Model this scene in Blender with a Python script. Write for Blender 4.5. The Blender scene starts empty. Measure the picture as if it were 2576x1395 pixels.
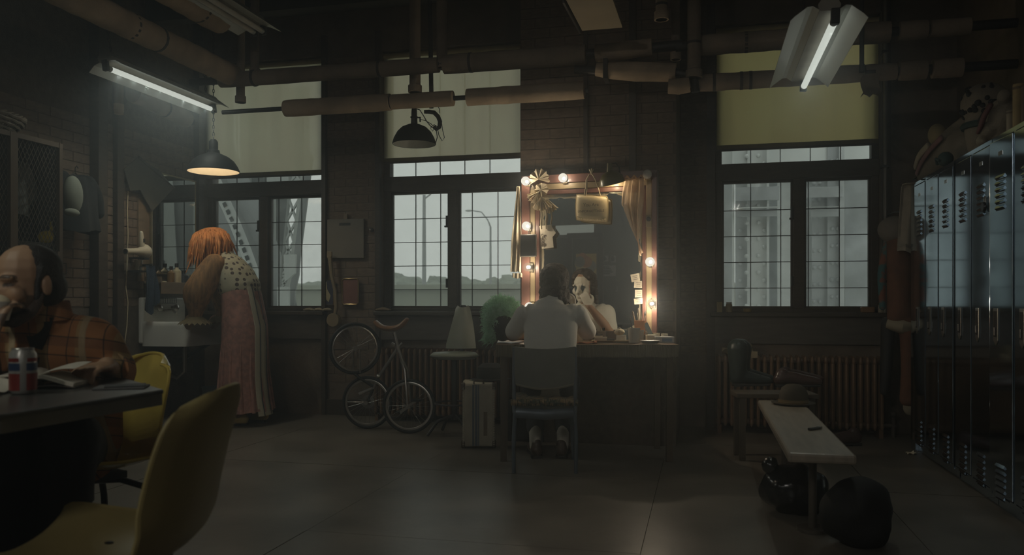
import bpy, math, random
from math import sin, cos, pi, radians, sqrt, atan2, tan
from mathutils import Vector, Matrix, noise
V = Vector
random.seed(11)
sc = bpy.context.scene
COL = sc.collection

# ---------------------------------------------------------------- camera
TH, FPX, CXP, HYP, CAMZ = radians(13.3), 2030.0, 1288.0, 762.0, 1.03
cam = bpy.data.cameras.new('camera'); camo = bpy.data.objects.new('camera', cam); COL.objects.link(camo)
camo.location = (0, 0, CAMZ); camo.rotation_euler = (pi/2, 0, TH)
cam.sensor_width = 36; cam.lens = 36*FPX/2576; cam.shift_y = (HYP-697.5)/2576
cam.clip_start = .05; cam.clip_end = 500
cam.dof.use_dof = True; cam.dof.focus_distance = 6.0; cam.dof.aperture_fstop = 3.2
sc.camera = camo

# ---------------------------------------------------------------- sky and exposure
w = bpy.data.worlds.new('overcast_sky'); sc.world = w; w.use_nodes = True
bg = w.node_tree.nodes['Background']; bg.inputs[0].default_value = (.90, 1.0, .93, 1); bg.inputs[1].default_value = .88
sc.view_settings.view_transform = 'Standard'; sc.view_settings.look = 'None'
sc.view_settings.exposure = 0; sc.view_settings.gamma = 1; sc.view_settings.use_curve_mapping = False
sc.cycles.max_bounces = 10; sc.cycles.transparent_max_bounces = 24; sc.cycles.volume_bounces = 0
sc.cycles.sample_clamp_indirect = 3.0; sc.cycles.caustics_reflective = False; sc.cycles.caustics_refractive = False

# ---------------------------------------------------------------- layout helpers (pixel of the photograph + a known plane -> point in the room)
def ray(px):
    c = (px-CXP)/FPX
    return (-sin(TH)+c*cos(TH), cos(TH)+c*sin(TH))
def PD(px, py, d):
    rx, ry = ray(px); return V((rx*d, ry*d, CAMZ-(py-HYP)*d/FPX))
def PY(px, py, Y): return PD(px, py, Y/ray(px)[1])
def PX(px, py, X): return PD(px, py, X/ray(px)[0])
def PZ(px, py, Z): return PD(px, py, (CAMZ-Z)*FPX/(py-HYP))

# ---------------------------------------------------------------- mesh helpers
class MB:
    def __init__(s): s.v = []; s.f = []; s.mi = []; s.cur = 0
    def add(s, vs, fs):
        b = len(s.v); s.v += [tuple(x) for x in vs]
        for f in fs: s.f.append([b+i for i in f]); s.mi.append(s.cur)
        return s
    def box(s, c, size, R=None):
        c = V(c); a, b, h = size[0]/2, size[1]/2, size[2]/2
        vs = [V((x*a, y*b, z*h)) for z in (-1, 1) for y in (-1, 1) for x in (-1, 1)]
        if R is not None: vs = [R @ p for p in vs]
        return s.add([c+p for p in vs], [(0, 2, 3, 1), (4, 5, 7, 6), (0, 1, 5, 4), (2, 6, 7, 3), (0, 4, 6, 2), (1, 3, 7, 5)])
    def b2(s, x0, x1, y0, y1, z0, z1): return s.box(((x0+x1)/2, (y0+y1)/2, (z0+z1)/2), (abs(x1-x0), abs(y1-y0), abs(z1-z0)))
    def bar(s, p0, p1, wd, ht, up=(0, 0, 1)):
        p0, p1 = V(p0), V(p1); t = (p1-p0); L = t.length; t.normalize()
        u = V(up); sd = t.cross(u)
        if sd.length < 1e-4: sd = t.cross(V((1, 0, 0)))
        sd.normalize(); u = sd.cross(t)
        return s.box((p0+p1)/2, (wd, L, ht), Matrix((sd, t, u)).transposed())
    def tube(s, pts, r, n=8, cap=True, side=None, closed=False):
        pts = [V(p) for p in pts]; m = len(pts)
        rr = r if isinstance(r, (list, tuple)) else [r]*m
        vs = []; fs = []; prev = None
        for i, p in enumerate(pts):
            if closed: t = pts[(i+1) % m]-pts[i-1]
            else: t = pts[min(i+1, m-1)]-pts[max(i-1, 0)]
            if t.length < 1e-9: t = V((0, 0, 1))
            t.normalize()
            if side is not None: a = V(side)-t*V(side).dot(t)
            elif prev is None: a = t.cross(V((0, 0, 1)) if abs(t.z) < .9 else V((1, 0, 0)))
            else: a = prev-t*prev.dot(t)
            if a.length < 1e-6: a = t.orthogonal()
            a.normalize(); b = t.cross(a); prev = a
            q = rr[i]; ra, rb = (q if isinstance(q, (list, tuple)) else (q, q))
            for k in range(n):
                an = 2*pi*k/n; vs.append(p+a*(ra*cos(an))+b*(rb*sin(an)))
        for i in range(m if closed else m-1):
            j = (i+1) % m
            for k in range(n):
                k2 = (k+1) % n; fs.append((i*n+k, i*n+k2, j*n+k2, j*n+k))
        if cap and not closed:
            fs.append(tuple(range(n-1, -1, -1))); fs.append(tuple((m-1)*n+k for k in range(n)))
        return s.add(vs, fs)
    def cyl(s, p0, p1, r0, r1=None, n=14): return s.tube([p0, p1], [r0, r0 if r1 is None else r1], n)
    def limb(s, pts, radii, n=14, side=(1, 0, 0), sub=4, caps=True):
        pts = [V(p) for p in pts]; rr = [q if isinstance(q, (list, tuple)) else (q, q) for q in radii]
        P, R = [], []; m = len(pts)
        for i in range(m-1):
            p0, p1, p2, p3 = pts[max(i-1, 0)], pts[i], pts[i+1], pts[min(i+2, m-1)]
            for k in range(sub):
                t = k/sub; t2, t3 = t*t, t*t*t
                P.append(.5*((2*p1)+(p2-p0)*t+(2*p0-5*p1+4*p2-p3)*t2+(3*p1-p0-3*p2+p3)*t3))
                e = t*t*(3-2*t); R.append((rr[i][0]*(1-e)+rr[i+1][0]*e, rr[i][1]*(1-e)+rr[i+1][1]*e))
        P.append(pts[-1]); R.append(rr[-1])
        if not caps: return s.tube(P, R, n, side=side)
        def capend(p, d, r):
            q = min(r); return [(p+d*q*sin(a), (r[0]*cos(a), r[1]*cos(a))) for a in (.5, 1.0, 1.4)]
        d0 = (P[0]-P[1]).normalized(); d1 = (P[-1]-P[-2]).normalized()
        A = capend(P[0], d0, R[0])[::-1]; B = capend(P[-1], d1, R[-1])
        P = [a for a, _ in A]+P+[a for a, _ in B]; R = [a for _, a in A]+R+[a for _, a in B]
        return s.tube(P, R, n, side=side)
    def ball(s, c, r, R=None, nu=14, nv=9):
        c = V(c); r = (r, r, r) if not isinstance(r, (list, tuple)) else r; vs = []; fs = []
        for j in range(1, nv):
            ph = pi*j/nv
            for i in range(nu):
                an = 2*pi*i/nu; p = V((r[0]*sin(ph)*cos(an), r[1]*sin(ph)*sin(an), r[2]*cos(ph))); vs.append(c+(R @ p if R is not None else p))
        for e in (1, -1):
            p = V((0, 0, r[2]*e)); vs.append(c+(R @ p if R is not None else p))
        tp, bt = len(vs)-2, len(vs)-1
        for j in range(nv-2):
            for i in range(nu):
                i2 = (i+1) % nu; fs.append((j*nu+i, (j+1)*nu+i, (j+1)*nu+i2, j*nu+i2))
        for i in range(nu):
            i2 = (i+1) % nu; fs.append((tp, i, i2)); fs.append((bt, (nv-2)*nu+i2, (nv-2)*nu+i))
        return s.add(vs, fs)
    def lathe(s, prof, c=(0, 0, 0), n=24, R=None):
        c = V(c); vs = []; fs = []; m = len(prof)
        for (r, z) in prof:
            for k in range(n):
                a = 2*pi*k/n; p = V((max(r, 1e-4)*cos(a), max(r, 1e-4)*sin(a), z)); vs.append(c+(R @ p if R is not None else p))
        for i in range(m-1):
            for k in range(n):
                k2 = (k+1) % n; fs.append((i*n+k, i*n+k2, (i+1)*n+k2, (i+1)*n+k))
        return s.add(vs, fs)
    def sheet(s, G, th=0.0):
        nr, nc = len(G), len(G[0]); vs = [V(p) for r in G for p in r]
        fs = [(i*nc+j, i*nc+j+1, (i+1)*nc+j+1, (i+1)*nc+j) for i in range(nr-1) for j in range(nc-1)]
        if not th: return s.add(vs, fs)
        def nrm(i, j):
            a = V(G[min(i+1, nr-1)][j])-V(G[max(i-1, 0)][j]); b = V(G[i][min(j+1, nc-1)])-V(G[i][max(j-1, 0)])
            k = b.cross(a); return k.normalized() if k.length > 1e-9 else V((0, 0, 1))
        N = len(vs); v2 = [V(G[i][j])+nrm(i, j)*th for i in range(nr) for j in range(nc)]
        f2 = [tuple(N+q for q in reversed(f)) for f in fs]
        rim = [(0, j) for j in range(nc)]+[(i, nc-1) for i in range(1, nr)]+[(nr-1, j) for j in range(nc-2, -1, -1)]+[(i, 0) for i in range(nr-2, 0, -1)]
        ids = [i*nc+j for i, j in rim]
        f3 = [(ids[(k+1) % len(ids)], ids[k], ids[k]+N, ids[(k+1) % len(ids)]+N) for k in range(len(ids))]
        return s.add(vs+v2, fs+f2+f3)
    def prism(s, poly, y0, y1, axes='xzy'):
        # poly in the first two axes, extruded along the third
        ix = ['xyz'.index(a) for a in axes]; n = len(poly)
        def mk(p, t):
            q = [0, 0, 0]; q[ix[0]] = p[0]; q[ix[1]] = p[1]; q[ix[2]] = t; return q
        vs = [mk(p, y0) for p in poly]+[mk(p, y1) for p in poly]
        fs = [tuple(range(n)), tuple(range(2*n-1, n-1, -1))]+[((i+1) % n, i, n+i, n+(i+1) % n) for i in range(n)]
        return s.add(vs, fs)
    def xf(s, M):
        s.v = [tuple(M @ V(p)) for p in s.v]; return s

def mesh_of(mb, name, smooth=True, ang=40):
    me = bpy.data.meshes.new(name); me.from_pydata(mb.v, [], mb.f); me.validate(clean_customdata=False)
    if smooth:
        me.polygons.foreach_set('use_smooth', [True]*len(me.polygons)); me.set_sharp_from_angle(angle=radians(ang))
    me.update(); return me
def put(name, me, mat=None, parent=None, loc=None):
    o = bpy.data.objects.new(name, me); COL.objects.link(o)
    if mat is not None and len(me.materials) == 0: me.materials.append(mat)
    if parent is not None: o.parent = parent
    if loc is not None: o.location = loc
    return o
def obj(name, mb, mat, parent=None, smooth=True, ang=40, bevel=0, seg=2, fixn=True):
    me = mesh_of(mb, name, False)
    if fixn or bevel:
        import bmesh
        bm = bmesh.new(); bm.from_mesh(me)
        if fixn: bmesh.ops.recalc_face_normals(bm, faces=bm.faces)
        if bevel:
            ed = [e for e in bm.edges if len(e.link_faces) == 2 and e.calc_face_angle(0) > .6]
            bmesh.ops.bevel(bm, geom=ed, offset=bevel, segments=seg, affect='EDGES', profile=.5, clamp_overlap=True)
        bm.to_mesh(me); bm.free()
    if smooth:
        me.polygons.foreach_set('use_smooth', [True]*len(me.polygons)); me.set_sharp_from_angle(angle=radians(ang))
    return put(name, me, mat, parent)
def fuse(name, mb, mat, parent=None, voxel=.006, it=6, colf=None):
    me = bpy.data.meshes.new(name); me.from_pydata(mb.v, [], mb.f)
    t = bpy.data.objects.new(name+'_t', me); COL.objects.link(t)
    r = t.modifiers.new('r', 'REMESH'); r.mode = 'VOXEL'; r.voxel_size = voxel
    if it:
        q = t.modifiers.new('s', 'SMOOTH'); q.factor = .5; q.iterations = it
    dg = bpy.context.evaluated_depsgraph_get()
    m2 = bpy.data.meshes.new_from_object(t.evaluated_get(dg), depsgraph=dg); m2.name = name
    bpy.data.objects.remove(t); bpy.data.meshes.remove(me)
    m2.polygons.foreach_set('use_smooth', [True]*len(m2.polygons)); m2.materials.clear()
    if colf:
        ca = m2.color_attributes.new('Col', 'FLOAT_COLOR', 'POINT')
        dat = []
        for vx in m2.vertices: dat += list(colf(vx.co))+[1.0]
        ca.data.foreach_set('color', dat)
    return put(name, m2, mat, parent)
def thing(name, loc=(0, 0, 0), rz=0.0):
    o = bpy.data.objects.new(name, None); COL.objects.link(o); o.location = loc; o.rotation_euler = (0, 0, rz); o.empty_display_size = .1
    return o
def tag(o, label=None, cat=None, group=None, kind=None):
    if label: o['label'] = label
    if cat: o['category'] = cat
    if group: o['group'] = group
    if kind: o['kind'] = kind
    return o
def dup(root, loc=None, rz=None, parent=None):
    r = root.copy(); COL.objects.link(r)
    if parent is not None: r.parent = parent
    if loc is not None: r.location = loc
    if rz is not None: r.rotation_euler = (0, 0, rz)
    for ch in list(root.children):
        dup(ch, parent=r)
    return r
def RZ(a): return Matrix.Rotation(a, 3, 'Z')
def RX(a): return Matrix.Rotation(a, 3, 'X')
def RY(a): return Matrix.Rotation(a, 3, 'Y')
def aim(d, up=(0, 0, 1)):
    # matrix whose local z points along d
    z = V(d).normalized(); x = V(up).cross(z)
    if x.length < 1e-4: x = V((1, 0, 0)).cross(z)
    x.normalize(); y = z.cross(x); return Matrix((x, y, z)).transposed()

# ---------------------------------------------------------------- materials
MATS = {}
def M(name, col=(.5, .5, .5), rough=.6, metal=0.0, var=.2, scale=9.0, bump=0.0, bscale=70.0, spec=.5, col2=None, amt=.5, coat=0.0, detail=4.0, stretch=None):
    if name in MATS: return MATS[name]
    m = bpy.data.materials.new(name); m.use_nodes = True; nt = m.node_tree; N = nt.nodes; L = nt.links
    b = N['Principled BSDF']; b.inputs['Roughness'].default_value = rough; b.inputs['Metallic'].default_value = metal
    b.inputs['Specular IOR Level'].default_value = spec; b.inputs['Coat Weight'].default_value = coat
    tc = N.new('ShaderNodeTexCoord'); src = tc.outputs['Object']
    if stretch:
        mp = N.new('ShaderNodeMapping'); mp.inputs['Scale'].default_value = stretch; L.new(src, mp.inputs[0]); src = mp.outputs[0]
    nz = N.new('ShaderNodeTexNoise'); nz.inputs['Scale'].default_value = scale; nz.inputs['Detail'].default_value = detail; L.new(src, nz.inputs['Vector'])
    rp = N.new('ShaderNodeValToRGB'); L.new(nz.outputs['Fac'], rp.inputs[0])
    c2 = col2 or tuple(min(1, c*(1+var)) for c in col); c1 = tuple(c*(1-var) for c in col) if not col2 else col
    rp.color_ramp.elements[0].position = .5-.25*(1 if not col2 else amt); rp.color_ramp.elements[1].position = .5+.25*(1 if not col2 else amt)
    rp.color_ramp.elements[0].color = (*c1, 1); rp.color_ramp.elements[1].color = (*c2, 1)
    L.new(rp.outputs[0], b.inputs['Base Color'])
    if bump:
        n2 = N.new('ShaderNodeTexNoise'); n2.inputs['Scale'].default_value = bscale; n2.inputs['Detail'].default_value = 3; L.new(src, n2.inputs['Vector'])
        bp = N.new('ShaderNodeBump'); bp.inputs['Strength'].default_value = bump; bp.inputs['Distance'].default_value = .01
        L.new(n2.outputs['Fac'], bp.inputs['Height']); L.new(bp.outputs[0], b.inputs['Normal'])
    MATS[name] = m; return m
def MV(name, rough=.6, spec=.4, bump=0.0):
    if name in MATS: return MATS[name]
    m = M(name, (.5, .5, .5), rough, bump=bump, bscale=160, spec=spec); nt = m.node_tree
    at = nt.nodes.new('ShaderNodeVertexColor'); at.layer_name = 'Col'
    b = nt.nodes['Principled BSDF']
    for l in list(b.inputs['Base Color'].links): nt.links.remove(l)
    nt.links.new(at.outputs[0], b.inputs['Base Color']); return m
def ME(name, col, strength, mix=None):
    if name in MATS: return MATS[name]
    m = bpy.data.materials.new(name); m.use_nodes = True; N = m.node_tree.nodes; L = m.node_tree.links
    N.remove(N['Principled BSDF']); e = N.new('ShaderNodeEmission'); e.inputs[0].default_value = (*col, 1); e.inputs[1].default_value = strength
    out = N['Material Output']
    if mix is None: L.new(e.outputs[0], out.inputs[0])
    else:
        t = N.new('ShaderNodeBsdfTransparent'); x = N.new('ShaderNodeMixShader'); x.inputs[0].default_value = mix
        L.new(t.outputs[0], x.inputs[1]); L.new(e.outputs[0], x.inputs[2]); L.new(x.outputs[0], out.inputs[0])
    MATS[name] = m; return m
def MT(name, col, transl=.5, rough=.8, scale=20.0, var=.08, alpha=0.0, bands=None):
    # thin cloth: diffuse + translucent (+ some see-through)
    if name in MATS: return MATS[name]
    m = bpy.data.materials.new(name); m.use_nodes = True; N = m.node_tree.nodes; L = m.node_tree.links
    N.remove(N['Principled BSDF']); out = N['Material Output']
    tc = N.new('ShaderNodeTexCoord'); nz = N.new('ShaderNodeTexNoise'); nz.inputs['Scale'].default_value = scale; L.new(tc.outputs['Object'], nz.inputs['Vector'])
    rp = N.new('ShaderNodeValToRGB'); rp.color_ramp.elements[0].color = (*[c*(1-var) for c in col], 1); rp.color_ramp.elements[1].color = (*[min(1, c*(1+var)) for c in col], 1)
    rp.color_ramp.elements[0].position = .3; rp.color_ramp.elements[1].position = .7
    L.new(nz.outputs['Fac'], rp.inputs[0])
    d = N.new('ShaderNodeBsdfDiffuse'); t = N.new('ShaderNodeBsdfTranslucent'); x = N.new('ShaderNodeMixShader'); x.inputs[0].default_value = transl
    L.new(rp.outputs[0], d.inputs[0]); L.new(rp.outputs[0], t.inputs[0]); L.new(d.outputs[0], x.inputs[1]); L.new(t.outputs[0], x.inputs[2])
    res = x.outputs[0]
    if alpha:
        tr = N.new('ShaderNodeBsdfTransparent'); y = N.new('ShaderNodeMixShader'); y.inputs[0].default_value = alpha
        L.new(res, y.inputs[1]); L.new(tr.outputs[0], y.inputs[2]); res = y.outputs[0]
    L.new(res, out.inputs[0]); MATS[name] = m; return m
def glass(name, dirt=.06, tint=(.97, .985, .98), refl=1.0, dscale=6.0, dcol=(.6, .62, .6)):
    # window pane: clear, reflecting by angle, with a film of grime
    if name in MATS: return MATS[name]
    m = bpy.data.materials.new(name); m.use_nodes = True; N = m.node_tree.nodes; L = m.node_tree.links
    N.remove(N['Principled BSDF']); out = N['Material Output']
    tr = N.new('ShaderNodeBsdfTransparent'); tr.inputs[0].default_value = (*tint, 1)
    gl = N.new('ShaderNodeBsdfGlossy'); gl.inputs['Roughness'].default_value = .01
    fr = N.new('ShaderNodeFresnel'); fr.inputs[0].default_value = 1.5
    mu = N.new('ShaderNodeMath'); mu.operation = 'MULTIPLY'; mu.inputs[1].default_value = .9*refl; L.new(fr.outputs[0], mu.inputs[0])
    x = N.new('ShaderNodeMixShader'); L.new(mu.outputs[0], x.inputs[0]); L.new(tr.outputs[0], x.inputs[1]); L.new(gl.outputs[0], x.inputs[2])
    tc = N.new('ShaderNodeTexCoord'); nz = N.new('ShaderNodeTexNoise'); nz.inputs['Scale'].default_value = dscale; nz.inputs['Detail'].default_value = 6; L.new(tc.outputs['Object'], nz.inputs['Vector'])
    mr = N.new('ShaderNodeMapRange'); mr.inputs[1].default_value = .35; mr.inputs[2].default_value = .75; mr.inputs[3].default_value = dirt*.4; mr.inputs[4].default_value = dirt*1.7; L.new(nz.outputs['Fac'], mr.inputs[0])
    tl = N.new('ShaderNodeBsdfTranslucent'); tl.inputs[0].default_value = (*dcol, 1)
    y = N.new('ShaderNodeMixShader'); L.new(mr.outputs[0], y.inputs[0]); L.new(x.outputs[0], y.inputs[1]); L.new(tl.outputs[0], y.inputs[2])
    L.new(y.outputs[0], out.inputs[0]); MATS[name] = m; return m

# ================================================================ THE ROOM
YW, YB = 6.90, 7.16          # window wall: room face, outer face
XL, XR = -4.74, 1.92         # left and right walls
YF, ZC = -3.2, 3.72
m_wall = M('dark_painted_brick', (.16, .125, .096), .75, var=.35, scale=5, bump=.35, bscale=40, spec=.25)
m_mort = M('dark_mortar', (.13, .105, .082), .9, var=.3, scale=20, bump=.4, bscale=90, spec=.15)
m_brick = M('brown_brick', (.185, .135, .098), .72, var=.3, scale=3.5, bump=.4, bscale=60, spec=.3)
m_wood = M('dark_window_timber', (.062, .048, .037), .5, var=.35, scale=8, stretch=(1, 1, 6), spec=.4)
m_ceil = M('sooty_ceiling_board', (.045, .04, .035), .8, var=.4, scale=6, spec=.2)
m_floor = M('worn_concrete_floor', (.18, .158, .13), .36, var=.35, scale=2.2, bump=.12, bscale=25, spec=.45, detail=8)
WIN = [(-4.70, -3.43), (-2.86, -1.50), (.10, 1.375)]
ZS, ZT = .955, 3.33

def struct(name, mb, mat, bevel=0):
    o = obj(name, mb, mat, smooth=False, bevel=bevel); tag(o, kind='structure'); return o
mb = MB(); e = [-5.2]+[q for wn in WIN for q in wn]+[2.4]
for i in range(0, 8, 2): mb.b2(e[i], e[i+1], YW, YB, -.1, 4.2)
for a, b in WIN: mb.b2(a, b, YW, YB, -.1, ZS); mb.b2(a, b, YW, YB, ZT, 4.2)
wall_back = struct('wall_back', mb, m_wall)
wall_left = struct('wall_left', MB().b2(XL-.2, XL, YF-.2, YW, -.1, 4.2), m_mort)
wall_right = struct('wall_right', MB().b2(XR, XR+.2, YF-.2, YW, -.1, 4.2), m_wall)
wall_front = struct('wall_front', MB().b2(XL, XR, YF-.2, YF, -.1, 4.2), M('grey_green_front_wall', (.075, .078, .066), .6, var=.2, scale=3))
PIER = (-1.33, -.185, 5.90)
wall_pier = struct('wall_pier', MB().b2(PIER[0], PIER[1], PIER[2], YW, -.1, 4.2), m_mort)

# floor: slab base with separate concrete slabs on it
floor = struct('floor', MB().b2(XL-.2, XR+.2, YF-.2, YB, -.2, -.012), m_mort)
xs = [XL, -3.2, -1.75, -.25, .92, XR]; ys = [YF, -1.6, .2, 1.9, 3.35, 4.75, 6.05, YW]
rnd = random.Random(5)
for i in range(len(xs)-1):
    for j in range(len(ys)-1):
        g = .0012; z = rnd.uniform(-.0012, .0012)
        o = obj('slab', MB().b2(xs[i]+g, xs[i+1]-g, ys[j]+g, ys[j+1]-g, -.03, z), m_floor, floor, smooth=False)

# ceiling with joists
ceiling = struct('ceiling', MB().b2(XL-.2, XR+.2, YF-.2, YB, ZC, ZC+.15), m_ceil)
jm = mesh_of(MB().b2(XL, XR, -.06, .06, ZC-.24, ZC), 'joist', False); jm.materials.append(m_ceil)
y = -2.4
while y < 6.7:
    put('joist', jm, None, ceiling, (0, y, 0)); y += .78

# bricks, each a piece of its own, laid in running bond
bm_ = mesh_of(MB().box((0, 0, 0), (1, 1, 1)), 'brick', False); bm_.materials.append(m_brick)
def lay(parent, axis, const, a0, a1, z0, z1, proud=.005, skip=None, L=.225, Hh=.075):
    n = 0; r = random.Random(int(abs(const)*100)); k = 0; z = z0
    while z+Hh <= z1+1e-6:
        a = a0-(L/2 if k % 2 else 0)
        while a < a1-.02:
            b0, b1 = max(a, a0), min(a+L, a1); a += L
            if b1-b0 < .04 or (skip and skip((b0+b1)/2, z+Hh/2)): continue
            o = bpy.data.objects.new('brick', bm_); COL.objects.link(o); o.parent = parent; n += 1
            t = .02+proud+r.uniform(-.004, .004); c = (b0+b1)/2; l = b1-b0-.008
            if axis == 'y': o.location = (c, const+.01-proud/2, z+Hh/2); o.scale = (l, t, Hh-.008)
            else: o.location = (const-.01+proud/2, c, z+Hh/2); o.scale = (t, l, Hh-.008)
        z += Hh; k += 1
    return n
lay(wall_pier, 'y', PIER[2], PIER[0], PIER[1], .75, 3.6)
lay(wall_back, 'y', YW, -3.43, -2.86, .3, 3.3)
lay(wall_back, 'y', YW, -.18, .10, .6, 3.3)
lay(wall_left, 'x', XL, 4.5, 6.9, 1.0, 2.5)

# timber casing: posts at the piers, corner post, left-wall posts and a dado rail
trim = struct('trim_1', MB().b2(-3.43, -3.39, YW-.05, YW, 0, 3.5).b2(-2.90, -2.855, YW-.05, YW, 0, 3.5), m_wood)
trim = struct('trim_2', MB().b2(.03, .10, YW-.04, YW, 0, 3.5).b2(1.375, 1.44, YW-.05, YW, 0, 3.5), m_wood)
trim = struct('trim_3', MB().b2(XL, XL+.09, 5.46, 5.56, 0, 3.7).b2(XL, XL+.05, 5.72, 5.80, 0, 3.0).b2(XL, XL+.06, YW-.09, YW, 0, 3.7), m_wood)
trim = struct('trim_4', MB().b2(-.85, -.82, PIER[2]-.035, PIER[2], .8, 3.6).b2(-.52, -.47, PIER[2]-.03, PIER[2], .8, 3.6), m_wood)
baseb = struct('baseboard_back', MB().b2(-3.4, -2.86, YW-.03, YW, 0, .14), m_wood)

# ---------------------------------------------------------------- windows
g_clear = glass('window_glass', .02)
g_dirty = glass('grimy_window_glass', .15, dscale=4)
g_mid = glass('dusty_window_glass', .08, dscale=5)
m_bar = M('lead_glazing_bar', (.02, .022, .022), .5)
SIL = []
for n, (a, b) in enumerate(WIN):
    fr = MB(); y0, y1 = YW+.075, YW+.17
    fr.b2(a, a+.055, y0, y1, ZS, ZT); fr.b2(b-.055, b, y0, y1, ZS, ZT); fr.b2(a, b, y0, y1, ZT-.06, ZT); fr.b2(a, b, y0, y1, ZS, ZS+.03)
    wn = struct('window_%d' % (n+1), fr, m_wood, .004)
    obj('transom_bar', MB().b2(a, b, y0-.03, y1, 2.052, 2.187), m_wood, wn, smooth=False, bevel=.006)
    mx = {0: -4.09, 1: -2.198, 2: .767}[n]
    obj('mullion', MB().b2(mx-.042, mx+.042, y0-.01, y1, ZS+.03, 2.052), m_wood, wn, smooth=False, bevel=.004)
    obj('latch', MB().b2(mx-.062, mx-.042, y0-.02, y0+.02, 1.72, 1.82).b2(mx-.075, mx-.04, y0-.02, y0, 1.715, 1.73).b2(mx-.062, mx-.042, y0-.02, y0+.02, 1.17, 1.25), M('dark_iron', (.03, .03, .03), .45, .8), wn, smooth=False)
    yg = YW+.125
    for k, (p, q) in enumerate(((a+.055, mx-.042), (mx+.042, b-.055))):
        gm = [[g_clear, g_mid], [g_clear, g_clear], [g_mid, g_dirty]][n][k]
        obj('pane', MB().b2(p, q, yg, yg+.004, ZS+.03, 2.052), gm, wn, smooth=False)
        sf = MB()
        sf.b2(p, p+.018, yg-.02, yg+.02, ZS+.03, 2.052); sf.b2(q-.018, q, yg-.02, yg+.02, ZS+.03, 2.052); sf.b2(p, q, yg-.02, yg+.02, ZS+.03, ZS+.05); sf.b2(p, q, yg-.02, yg+.02, 2.03, 2.052)
        obj('sash', sf, m_wood, wn, smooth=False)
        z = 1.155
        while z < 2.0:
            obj('glazing_bar', MB().b2(p, q, yg-.004, yg+.006, z-.003, z+.003), m_bar, wn, smooth=False); z += .2165
        for xx in [p+.235, p+.475] if k == 0 else [q-.475, q-.235]:
            if p < xx < q: obj('glazing_bar', MB().b2(xx-.003, xx+.003, yg-.004, yg+.006, ZS+.03, 2.052), m_bar, wn, smooth=False)
    obj('upper_pane', MB().b2(a+.055, b-.055, yg, yg+.004, 2.187, ZT-.06), g_clear, wn, smooth=False)
    for i in range(1, 5):
        xx = a+.055+i*.235
        obj('glazing_bar', MB().b2(xx-.003, xx+.003, yg-.004, yg+.006, 2.187, ZT-.06), m_bar, wn, smooth=False)
    sl = obj('sill', MB().b2(a-.04, b+.03, YW-.09, YW+.08, ZS-.035, ZS), m_wood, wn, smooth=False, bevel=.006)
    obj('apron', MB().b2(a-.02, b+.02, YW-.035, YW, .70, ZS-.035), M('brown_apron_board', (.10, .085, .072), .5, var=.3, scale=6, stretch=(1, 1, 5)), wn, smooth=False)
    # roller blind, pulled most of the way up, a thing of its own
    zb = [2.272, 2.350, 2.335][n]
    rb = thing('roller_blind', ((a+b)/2, YW+.03, ZT-.03)); cx, W = 0, (b-a)/2-.012
    tilt = (-.0, .006, .008)[n]
    col = [(1, .88, .66), (1, .84, .58), (1, .79, .36)][n]
    G = []
    for i in range(17):
        t = i/16; row = []
        for j in range(13):
            s = j/12; row.append((-W+2*W*s, .004*sin(s*9+n)*t+.012*(1-t)**6, -.02-(ZT-.05-zb)*t+tilt*(s-.5)*0))
        G.append(row)
    obj('blind_cloth', MB().sheet(G), MT('blind_cloth_%s' % ('greenish', 'cream', 'yellow')[n], col, .95, scale=2.5, var=.06, alpha=(.05, .05, 0)[n]), rb, fixn=False)
    obj('roller', MB().cyl((-W-.005, .02, -.005), (W+.005, .02, -.005), .026, n=16), M('blind_roller', (.38, .33, .2), .7), rb)
    zz = zb-(ZT-.03)
    obj('hem', MB().b2(-W, W, -.006, .008, zz-.028, zz+.004), M('blind_hem', (.16, .13, .06), .8), rb, smooth=False)
    obj('hem_bar', MB().b2(-W, W, -.004, .010, zz-.045, zz-.028), m_wood, rb, smooth=False)
    tag(rb, ['greenish cream roller blind above the clown at the sink', 'cream roller blind half down behind the black dome lamp', 'yellowish roller blind half down in the window by the lockers'][n], 'blind', 'roller blinds')

# ---------------------------------------------------------------- door, transom light and pictures on the wall behind the camera (seen in the dressing mirror)
# ================================================================ OUTSIDE
m_steel = M('grey_painted_steel', (.30, .315, .31), .65, var=.18, scale=1.2, spec=.3)
m_steel2 = M('dull_steel_plate', (.20, .21, .215), .7, var=.25, scale=.9, spec=.3)
ground = obj('ground_outside', MB().b2(-90, 90, YB, 260, -1.6, -1.2), M('pale_ground', (.55, .56, .51), .9, scale=.3), smooth=False); tag(ground, kind='structure')
yw = 42.0
emb = obj('embankment_wall', MB().b2(-60, 22, yw, yw+1.2, -1.2, 2.05).b2(-60, 22, yw-.25, yw, 1.75, 2.0), M('weathered_concrete_wall', (.24, .25, .205), .9, var=.25, scale=.25), smooth=False)
tag(emb, 'long weathered concrete wall beyond the middle window', 'wall')
gr = obj('grass_bank', MB().add([(-60, 30, -1.2), (22, 30, -1.2), (22, yw, .55), (-60, yw, .55)], [(0, 1, 2, 3)]), M('grey_green_grass', (.13, .155, .10), .95, var=.35, scale=1.5, bump=.5, bscale=6), smooth=False)
tag(gr, 'grey green grass bank at the foot of the concrete wall', 'grass', kind='stuff')
r = random.Random(3)
m_tree = M('hazy_tree_leaves', (.17, .20, .15), .95, var=.4, scale=.6)
m_trunk = M('tree_trunk', (.07, .06, .05), .9)
crowns = []
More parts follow.
